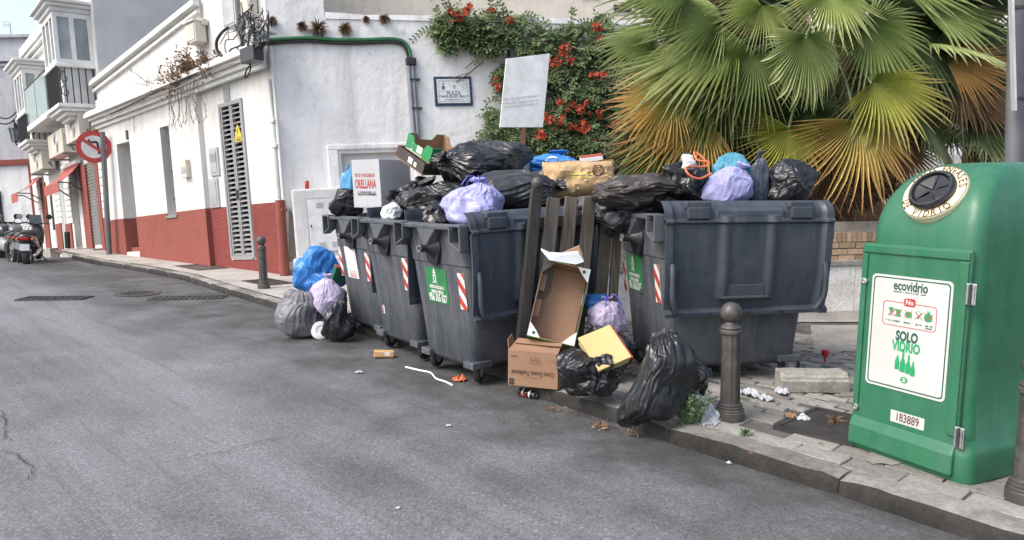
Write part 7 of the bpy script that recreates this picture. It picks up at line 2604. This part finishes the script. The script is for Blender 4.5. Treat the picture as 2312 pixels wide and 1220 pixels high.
# measured leaves
A(1630, 45, PY, 172, 235, 'green', 45, 5, key='big_green')
A(1665, 100, PY - .1, 196, 285, 'lime', 55, 8, key='long_lime')
A(1620, 120, PY + .1, 186, 250, 'green', 50, 0, key='long_green')
A(1700, 116, PY - .3, 248, 190, 'green', 15, 10, seed=1)
A(1640, 165, PY - .05, 212, 240, 'green', 35, 10, key='long_green')
A(1520, 220, PY - .1, 196, 160, 'orange', 35, 5, seed=0)
A(1585, 262, PY - .15, 214, 215, 'orange', 30, 10, key='hang_orange')
A(1555, 300, PY + .1, 222, 205, 'green', 30, 0, key='long_green')
A(1600, 200, PY, 204, 245, 'lime', 45, 0, key='long_lime')
A(1650, 215, PY + .05, 226, 215, 'green', 25, 5, seed=1)
A(1822, 80, PY - .75, 270, 172, 'green', 4, 12, key='hero')
A(1870, -22, PY - .5, 292, 150, 'lime', 30, 20, seed=0)
A(1955, 55, PY - .3, 312, 185, 'green', 20, 10, seed=2)
A(2085, 25, PY, 2, 205, 'green', 50, 0, key='long_green')
A(2040, 70, PY + .2, 340, 210, 'deep', 35, 0, seed=1)
A(1972, 185, PY - .5, 336, 185, 'yellow', 28, 15, seed=1)
A(2140, 145, PY - .1, 4, 168, 'brown', 28, 5, key='hang_brown', petiole=False)
A(2150, 180, PY + .3, 345, 140, 'dead', 30, 0, seed=1)
A(1938, 272, PY - .6, 268, 215, 'orange', 6, 15, key='hang_orange')
A(1783, 290, PY - .3, 258, 145, 'yellow', 12, 10, seed=2)
A(1824, 250, PY - .1, 270, 140, 'deep', 6, 5, seed=0)
A(2030, 320, PY + .1, 318, 130, 'dead', 12, 0, seed=2)
A(1900, 300, PY + .1, 290, 160, 'brown', 10, 0, seed=2)
A(1720, 12, PY - .2, 240, 120, 'lime', 25, 15, seed=2)
A(1560, -25, PY, 178, 215, 'green', 50, 0, key='long_green')
A(1700, -40, PY, 120, 160, 'green', 40, 0, seed=1)
A(1800, -50, PY + .2, 95, 170, 'green', 40, 0, seed=2)
A(1920, -50, PY, 70, 170, 'deep', 40, 0, seed=2)
A(2030, -30, PY, 30, 200, 'green', 45, 0, key='big_green')
A(2150, 60, PY + .5, 350, 190, 'deep', 40, 0, seed=2)
A(1480, 90, PY + .5, 188, 140, 'green', 45, 0, seed=1)
A(1760, 170, PY + .2, 240, 170, 'deep', 15, 5, seed=2)
A(1900, 170, PY + .2, 300, 170, 'deep', 15, 5, seed=1)
for k in range(16):
    A(random.uniform(2040, 2250), random.uniform(-30, 330), PY + random.uniform(.2, 1.0), random.uniform(-50, 40), random.uniform(140, 200), random.choice(['deep', 'green', 'deep', 'dead']), random.uniform(15, 60), random.uniform(-15, 10), k, petiole=False, roll=random.uniform(-50, 50))
for k in range(14):
    A(random.uniform(1560, 1780), random.uniform(180, 330), PY + random.uniform(.3, .9), random.uniform(215, 285), random.uniform(130, 180), random.choice(['deep', 'dead', 'deep', 'green']), random.uniform(5, 40), random.uniform(-10, 10), k, petiole=False, roll=random.uniform(-50, 50))
for k in range(22):
    A(random.uniform(1840, 2030), random.uniform(300, 400), PY + random.uniform(-.05, .45), random.uniform(250, 295), random.uniform(90, 150), 'dead', random.uniform(0, 20), random.uniform(-10, 15), k, petiole=False, roll=random.uniform(-60, 60))
# a second, darker palm behind on the far side
p2 = at_y(2215, 330, 13.0)
palm2 = thing('palm_tree', 'shaded dark palm standing behind the grey pole', 'palm', (p2.x, p2.y, PAVE))
m = MB(); m.tube([Vector((p2.x, p2.y, PAVE - .05)), p2, p2 + Vector((0, 0, .5))], [.3, .28, .25], 16); m.build('trunk', 'palm_trunk', palm2, smooth=60)
for k in range(26):
    t_ = random.uniform(0, 6.28)
    ax_ = Vector((math.cos(t_) * .9, math.sin(t_) * .5, random.uniform(-.5, .7))).normalized()
    hub = p2 + Vector((0, 0, .5)) + ax_ * random.uniform(.3, .8)
    zz = (Vector((0, -.5, 1)) - ax_ * Vector((0, -.5, 1)).dot(ax_)).normalized(); B = basis(ax_, zz.cross(ax_), zz)
    kk = random.choice(['deep', 'dead', 'deep'])
    key = kk + str(k % 2)
    if key not in LM: LM[key] = fan_leaf(kk, len(LM) * 13 + 5)
    o = bpy.data.objects.new('leaf', LM[key]); COL.objects.link(o); o.parent = palm2; o.matrix_parent_inverse = wmat(palm2).inverted()
    o.matrix_basis = Matrix.Translation(hub) @ B.to_4x4() @ Matrix.Scale(random.uniform(.8, 1.1), 4)

# ---- raised planter: slab base, pebble ledge, brick courses
pc0 = at_z(1915, 702, PAVE)
PLN = Vector((.97, .24, 0)).normalized(); PLB = Vector((-PLN.y, PLN.x, 0))
pl_o = pc0 - PLN * 3.4
planter = thing('planter_wall', 'raised planter wall with white slabs below and pale bricks above', 'planter', pl_o)
z0, z1, z2, z3 = PAVE, PAVE + .47, PAVE + .545, PAVE + 1.02
LNG = 8.0
for k in range(14):
    m = MB(); m.obox(pl_o + PLN * (k * .58 + .004) + Vector((0, 0, -.05)), PLN * .572, PLB * .05, Vector((0, 0, z1 + .05 - .0))); m.build('slab', 'white_slab', planter, bevel=.004)
m = MB(); m.obox(pl_o + PLB * .051 + Vector((0, 0, -.05)), PLN * LNG, PLB * .25, Vector((0, 0, z3 - .01 + .05))); m.build('core', 'mortar', planter)
m = MB(); m.obox(pl_o - PLB * .03 + Vector((0, 0, z1 + .002)), PLN * LNG, PLB * .08, Vector((0, 0, z2 - z1 - .004))); m.build('ledge', 'pebble_ledge', planter, bevel=.01)
bm_ = []
for k in range(4):
    m = MB(); j = lambda: random.uniform(-.004, .004)
    m.obox(Vector((j(), j(), j())), Vector((.228, 0, 0)), Vector((0, .06, 0)), Vector((0, 0, .068)))
    o = m.build('brick', 'brick_a', None, local=True); bm_.append(o.data); bpy.data.objects.remove(o)
bvm = []
for k in range(3):
    m = MB(); m.obox(Vector((0, 0, 0)), Vector((.062, 0, 0)), Vector((0, .06, 0)), Vector((0, 0, .115)))
    o = m.build('brick', 'brick_a', None, local=True); bvm.append(o.data); bpy.data.objects.remove(o)
yaw_ = math.atan2(PLN.y, PLN.x)
def put(me, s, z, d):
    o = bpy.data.objects.new('brick', me); COL.objects.link(o); o.parent = planter
    p = pl_o + PLN * s + PLB * (.018 + d); o.matrix_parent_inverse = wmat(planter).inverted(); o.matrix_basis = Matrix.Translation((p.x, p.y, z)) @ Euler((0, 0, yaw_ + random.uniform(-.006, .006))).to_matrix().to_4x4()
row = 0; z = z2 + .004
while z + .07 < z3 - .115:
    s = -.12 * (row % 2) + .005
    while s < 6.0:
        if s > 1.6: put(random.choice(bm_), s, z, random.uniform(-.004, .004))
        s += .24
    z += .08; row += 1
s = 1.6
while s < 6.0:
    put(random.choice(bvm), s, z, random.uniform(-.003, .003)); s += .073
# soil in the planter
m = MB(); m.obox(pl_o + PLB * .301 + Vector((0, 0, -.05)), PLN * LNG, PLB * 3.5, Vector((0, 0, z3 - .06 + .05))); o = m.build('soil', 'palm_trunk', planter)

# low white wall and railing seen through the palms
WR = Plane(at_y(2000, 420, 15.0), (.97, .2))
if WR.n.y > 0: WR.n = -WR.n
rw = thing('garden_wall', 'low white garden wall with iron railing beyond the palms', 'wall', (WR.o.x, WR.o.y, PAVE))
m = MB(); m.wbox(WR, .3, 9, -1.6, .55, -.2, 0); m.build('wall', 'white_plaster', rw)
for k in range(26):
    m = MB(); s_ = .35 + k * .16; m.tube([WR.P(s_, .55, -.1), WR.P(s_, 1.35, -.1)], .012, 5); m.build('bar', 'black_iron', rw)
m = MB(); m.wbox(WR, .3, 4.4, 1.35, 1.39, -.12, -.08); m.build('rail', 'black_iron', rw)
m = MB(); m.wbox(WR, 0.6, 12, -1.6, 6, -3.2, -3.0); tag(m.build('house_wall', 'cream_plaster'), 'cream house wall beyond the garden railing', 'wall')

# ---- trumpet climber over the wall
vine = thing('trumpet_vine', 'trumpet climber with orange red flowers spilling over the white wall', 'climber', FWL.P(FWL.px(1260, 380)[0], 0, .3))
blobs = [  # picture x, y, rx, ry, out-from-wall
    (1040, 55, 55, 32, .20), (1100, 62, 60, 40, .25), (1165, 75, 60, 48, .30), (1215, 105, 45, 40, .35), (1015, 62, 34, 14, .12), (1060, 100, 62, 12, .15),
    (1275, 120, 40, 60, .45), (1330, 100, 55, 55, .5), (1390, 120, 55, 70, .5), (1290, 200, 60, 70, .55), (1360, 210, 70, 80, .6), (1430, 200, 50, 90, .6),
    (1180, 300, 60, 60, .4), (1260, 310, 75, 75, .6), (1340, 320, 80, 80, .65), (1420, 320, 60, 80, .6), (1125, 300, 30, 30, .2), (1115, 250, 22, 18, .15), (1145, 170, 20, 40, .25), (1160, 360, 60, 45, .35), (1480, 330, 60, 70, .6), (1350, 60, 26, 30, .3), (1200, 220, 40, 70, .4)]
fv, ff, fc = [], [], []
rn = np.random.default_rng(4)
def leaflet(p, d, nrm, L, W, col):
    k = len(fv)
    s = d.cross(nrm).normalized() * W
    fv.extend([p, p + d * L * .45 + s + nrm * L * .08, p + d * L, p + d * L * .45 - s + nrm * L * .08])
    ff.extend([(k, k + 1, k + 2), (k, k + 2, k + 3)])
    fc.extend([col] * 4)
for (bx_, by_, rx, ry, od) in blobs:
    n_ = int(rx * ry * .23)
    for q in range(n_):
        a = rn.uniform(0, 6.283); rr = math.sqrt(rn.uniform(0, 1)) * (1 + rn.normal() * .07)
        x, y = bx_ + rx * rr * math.cos(a), by_ + ry * rr * math.sin(a)
        # leave gaps
        if noise.noise(Vector((x * .035, y * .035, 1.5))) < -.12: continue
        d = od * rn.uniform(.25, 1.15) * (1.1 - .5 * rr)
        c = FWL.P(*FWL.px(x, y, d), d)
        # a compound leaf: stalk drooping outwards with paired leaflets
        st_ = (Vector((rn.normal() * .8, -.5 + rn.normal() * .3, -.55 + rn.normal() * .5))).normalized()
        up = (Vector((rn.normal() * .35, -.75, .65 + rn.normal() * .3))).normalized()
        sd = st_.cross(up).normalized()
        base_ = (.095, .15, .065) if rn.random() < .45 else (.175, .245, .105)
        if rn.random() < .08 or (y < 130 and rn.random() < .2): base_ = (.15, .20, .075)
        g = rn.uniform(.65, 1.3)
        col = (base_[0] * g, base_[1] * g, base_[2] * g, 1)
        L = rn.uniform(.07, .115)
        for k2 in range(3):
            p = c + st_ * (.07 * k2)
            for sg in (-1, 1):
                leaflet(p, (sd * sg + st_ * .5).normalized(), up, L, L * .25, col)
        leaflet(c + st_ * .19, st_, up, L, L * .25, col)
# stray shoots arching out of the mass
shoots = MB()
for q in range(60):
    bx_, by_, rx, ry, od = blobs[rn.integers(len(blobs))]
    a = rn.uniform(0, 6.283); x, y = bx_ + rx * math.cos(a), by_ + ry * math.sin(a)
    d = od * .9; p = FWL.P(*FWL.px(x, y, d), d)
    v_ = Vector((math.cos(a) * .8, -.3, -math.sin(a) * .6 + .3)); path = [p]
    for k2 in range(7):
        v_ = v_ + Vector((rn.normal() * .12, rn.normal() * .1, -.16)); path.append(path[-1] + v_.normalized() * .075)
        g = rn.uniform(.8, 1.4); col = (.10 * g, .16 * g, .06 * g, 1)
        sd = Vector((-v_.z, 0, v_.x)).normalized() if abs(v_.x) + abs(v_.z) > 1e-3 else Vector((1, 0, 0))
        for sg in (-1, 1): leaflet(path[-1], (sd * sg + v_.normalized() * .6).normalized(), Vector((0, -1, .2)).normalized(), .085, .022, col)
    shoots.tube(path, .006, 4, cap=False)
shoots.build('shoots', 'twig', vine)['kind'] = 'stuff'
m = MB(); m.add(fv, ff)
ob = m.build('foliage', 'vine_leaf', vine); color_mesh(ob, fc); ob['kind'] = 'stuff'
m = MB()
for (pts, r) in (([(1105, 128), (1090, 140), (1060, 165), (1030, 185)], .012), ([(1090, 140), (1070, 140), (1050, 155)], .008), ([(1060, 165), (1045, 168), (1020, 178)], .006), ([(1140, 400), (1150, 250), (1150, 130), (1120, 70)], .035), ([(1260, 420), (1250, 250), (1260, 120)], .04), ([(1360, 420), (1350, 200), (1345, 60)], .03), ([(1120, 70), (1060, 55), (1010, 60)], .02)):
    m.tube(smooth_path(wpath(FWL, pts, .06)), r, 6)
m.build('stems', 'twig', vine, smooth=60)
flowers = [(1040, 25, 26), (1028, 38, 18), (1110, 22, 12), (1150, 45, 12), (1275, 115, 20), (1254, 140, 18), (1289, 137, 14), (1355, 172, 22), (1125, 195, 18), (1302, 242, 24), (1265, 230, 14), (1262, 272, 18), (1316, 287, 26), (1226, 303, 22), (1235, 268, 18), (1358, 258, 18), (1348, 320, 16), (1425, 175, 22), (1450, 150, 12), (1382, 283, 16), (1350, 58, 18), (1355, 88, 10), (1500, 255, 14), (1285, 290, 10)]
for (x, y, r) in flowers:
    od = .75 if x > 1180 else .38
    c = FWL.P(*FWL.px(x, y, od), od)
    S = .8 * r / F * c.y
    V_, F_, C_ = [], [], []
    for q in range(9):
        cc = c + Vector((rn.normal() * S * .5, rn.normal() * S * .3, rn.normal() * S * .4))
        ax_ = Vector((rn.normal() * .6, -1, rn.normal() * .5 + .1)).normalized(); s1 = ax_.orthogonal().normalized(); s2 = ax_.cross(s1)
        pr = S * .42
        k = len(V_)
        V_.append(cc - ax_ * pr * 1.6); C_.append((.50, .12, .03, 1))
        npet = 5
        for t_ in range(npet * 2):
            a = 2 * math.pi * t_ / (npet * 2); rad = pr if t_ % 2 == 0 else pr * .55
            V_.append(cc + (s1 * math.cos(a) + s2 * math.sin(a)) * rad - ax_ * (pr * .1 if t_ % 2 == 0 else 0)); g = rn.uniform(.8, 1.2); C_.append((.60 * g, .12 * g, .08 * g, 1))
        V_.append(cc - ax_ * pr * .45); C_.append((.42, .10, .02, 1))
        e = k + npet * 2 + 1
        for t_ in range(npet * 2):
            a, b = k + 1 + t_, k + 1 + (t_ + 1) % (npet * 2)
            F_ += [(a, b, e), (b, a, k)]
    m = MB(); m.add(V_, F_); ob = m.build('flower_cluster', 'flower_petal', vine); color_mesh(ob, C_)

# ---- rosemary at the kerb, weeds
rb = at_z(1556, 955, PAVE)
sh = thing('rosemary_shrub', 'small green rosemary shrub growing at the kerb by the limp bag', 'shrub', rb)
sm, lm = MB(), MB()
for k in range(46):
    a = random.uniform(0, 6.28); p = rb + Vector((math.cos(a), math.sin(a), 0)) * random.uniform(0, .06)
    d = Vector((math.cos(a) * random.uniform(.1, .75), math.sin(a) * random.uniform(.1, .6), 1)).normalized(); L = random.uniform(.11, .23) * (1.35 if k < 3 else 1)
    path = [p + d * L * q / 6 + Vector((random.gauss(0, .004), random.gauss(0, .004), 0)) for q in range(7)]
    sm.tube(path, .0022, 4, cap=False)
    for q in range(44):
        t_ = random.uniform(.1, 1); c = p + d * L * t_; e = Vector((random.gauss(0, 1), random.gauss(0, 1), .7)).normalized(); s_ = e.orthogonal().normalized() * .0028; l_ = random.uniform(.018, .034)
        lm.add([c - s_ * 1.5, c + s_ * 1.5, c + e * l_], [(0, 1, 2)])
sm.build('stems', 'weed_green', sh); lm.build('leaves', 'weed_green', sh)
tuft(at_z(1683, 985, PAVE) + Vector((0, 0, .01)), 70, .07, 'weed_green', 'weed', 'little green weed sprouting between pavement slabs below the bollard', 'weed', down=-.6, leafw=.004)
tuft(at_z(1885, 955, PAVE) + Vector((0, 0, .02)), 50, .09, 'twig', 'weed', 'dry grass lying on the rectangular iron cover', 'weed', down=.1, leafw=.003)
tuft(at_z(1350, 560, PAVE + .7) + Vector((0, 0, 0)), 160, .3, 'weed_green', 'weed', 'green weed showing past the fence slats', 'weed', down=-.3, leafw=.02)
# ------------------------------------------------------------------ bollards, board, pole
random.seed(83)
def bollard(px, py, hpx, label, lean=0.0):
    c = at_z(px, py, PAVE)
    H = hpx / F * c.y
    k = H / .85
    t = thing('bollard', label, 'bollard', c, (0, lean, 0), group='iron ball bollards along the pavement')
    m = MB(); m.lathe([(.0, -.03), (.094, -.03), (.094, .055), (.089, .060), (.090, .072), (.082, .078), (.084, .090), (.075, .096), (.077, .106), (.068, .112), (.066, .120)], 30); m.build('base', 'bollard_iron', t, smooth=40, local=True)
    m = MB(); n = 40
    rings = []
    for z in (.12, .14, .60, .62):
        rad = .064 - .006 * (z - .12) / .5
        rings.append([Vector(((rad - (.008 if (j % 5 == 0 and .13 < z < .61) else 0)) * math.cos(2 * math.pi * j / n), (rad - (.008 if (j % 5 == 0 and .13 < z < .61) else 0)) * math.sin(2 * math.pi * j / n), z * k)) for j in range(n)])
    m.loft(rings); m.build('shaft', 'bollard_iron', t, smooth=50, local=True)
    z = .62 * k
    m = MB(); m.lathe([(.060, z + .0005), (.073, z + .008), (.073, z + .024), (.062, z + .032), (.068, z + .044), (.058, z + .056), (.040, z + .066), (.036, z + .080)], 30); m.build('collar', 'bollard_iron', t, smooth=40, local=True)
    rb_ = (H - z - .075) / 2
    m = MB(); m.lathe([(.0, z + .07)] + [(rb_ * math.sin(q), z + .072 + rb_ - rb_ * math.cos(q)) for q in np.linspace(.35, math.pi - .05, 16)] + [(0, H)], 30, cap=False); m.build('ball', 'bollard_iron', t, smooth=60, local=True)
    return t
bollard(1648, 946, 275, 'dark iron ball bollard beside the big limp black bag', -.02)
bollard(596, 652, 121, 'dark iron ball bollard on the pavement before the louvred doors', -.02)
bollard(2318, 1132, 355, 'dark iron ball bollard beside the green bottle bank')

# blank notice board on a rusty post
BY = 9.0
bb = [at_y(x, y, BY + dy) for x, y, dy in ((1143, 133, 0), (1242, 121, .10), (1226, 288, .10), (1128, 288, 0))]
bd = thing('notice_board', 'blank white notice board on a rusty brown post', 'sign', at_z(1178, 690, PAVE))
m = MB(); nrm = (bb[1] - bb[0]).cross(bb[3] - bb[0]).normalized()
if nrm.y > 0: nrm = -nrm
m.prism(bb, -nrm * .035); m.build('panel', 'board_white', bd, bevel=.004)
pb_ = at_y(1180, 285, BY + .09); pt_ = at_y(1186, 150, BY + .09); foot = Vector((at_y(1174, 420, BY + .09).x - .03, BY + .09, PAVE - .05))
m = MB(); d = (pt_ - foot).normalized(); xx = Vector((1, 0, 0)); xx = (xx - d * xx.dot(d)).normalized(); yy = d.cross(xx)
m.obox(foot - xx * .03 - yy * .03, xx * .06, yy * .06, pt_ - foot); m.build('post', 'rust_post', bd, bevel=.005)
m = MB()
for k, yy_ in enumerate((222, 232, 240)):
    a = at_y(1136, yy_ + 2, BY - .003); b = at_y(1216, yy_ - 6, BY + .082)
    e1_ = (b - a)
    fn__ = lambda x, y: a + e1_.normalized() * (x + e1_.length / 2) + Vector((0, -.004, y))
    smallprint(m, fn__, e1_.length, .02, 100 + k)
m.build('faded_print', 'grey_card', bd)['kind'] = 'stuff'

# tall grey pole with the edge of a white sign
pp_ = at_y(2300, 500, 7.2)
pl_ = thing('street_pole', 'tall grey steel pole carrying a white sign behind the bottle bank', 'pole', (pp_.x, pp_.y, PAVE))
f0_ = Vector((pp_.x, pp_.y, PAVE - .05)); t0_ = at_y(2292, -60, 7.2)
m = MB(); m.tube([f0_, t0_ + Vector((0, 0, .8))], .082, 20); m.build('shaft', 'grey_pole', pl_, smooth=60)
q0, q1, q2, q3 = at_y(2274, -60, 7.1), at_y(2283, 250, 7.1), at_y(2292, 250, 6.55), at_y(2284, -60, 6.55)
m = MB(); m.prism([q0, q1, q2, q3], Vector((.02, .004, 0))); m.build('sign_panel', 'board_white', pl_)
for y in (225, 20):
    c = at_y(2297, y, 7.2); m = MB(); m.lathe([(.0835, -.015), (.090, -.015), (.090, .015), (.0835, .015)], 20, Matrix.Translation(c), cap=False); m.build('clamp', 'dark_metal', pl_)
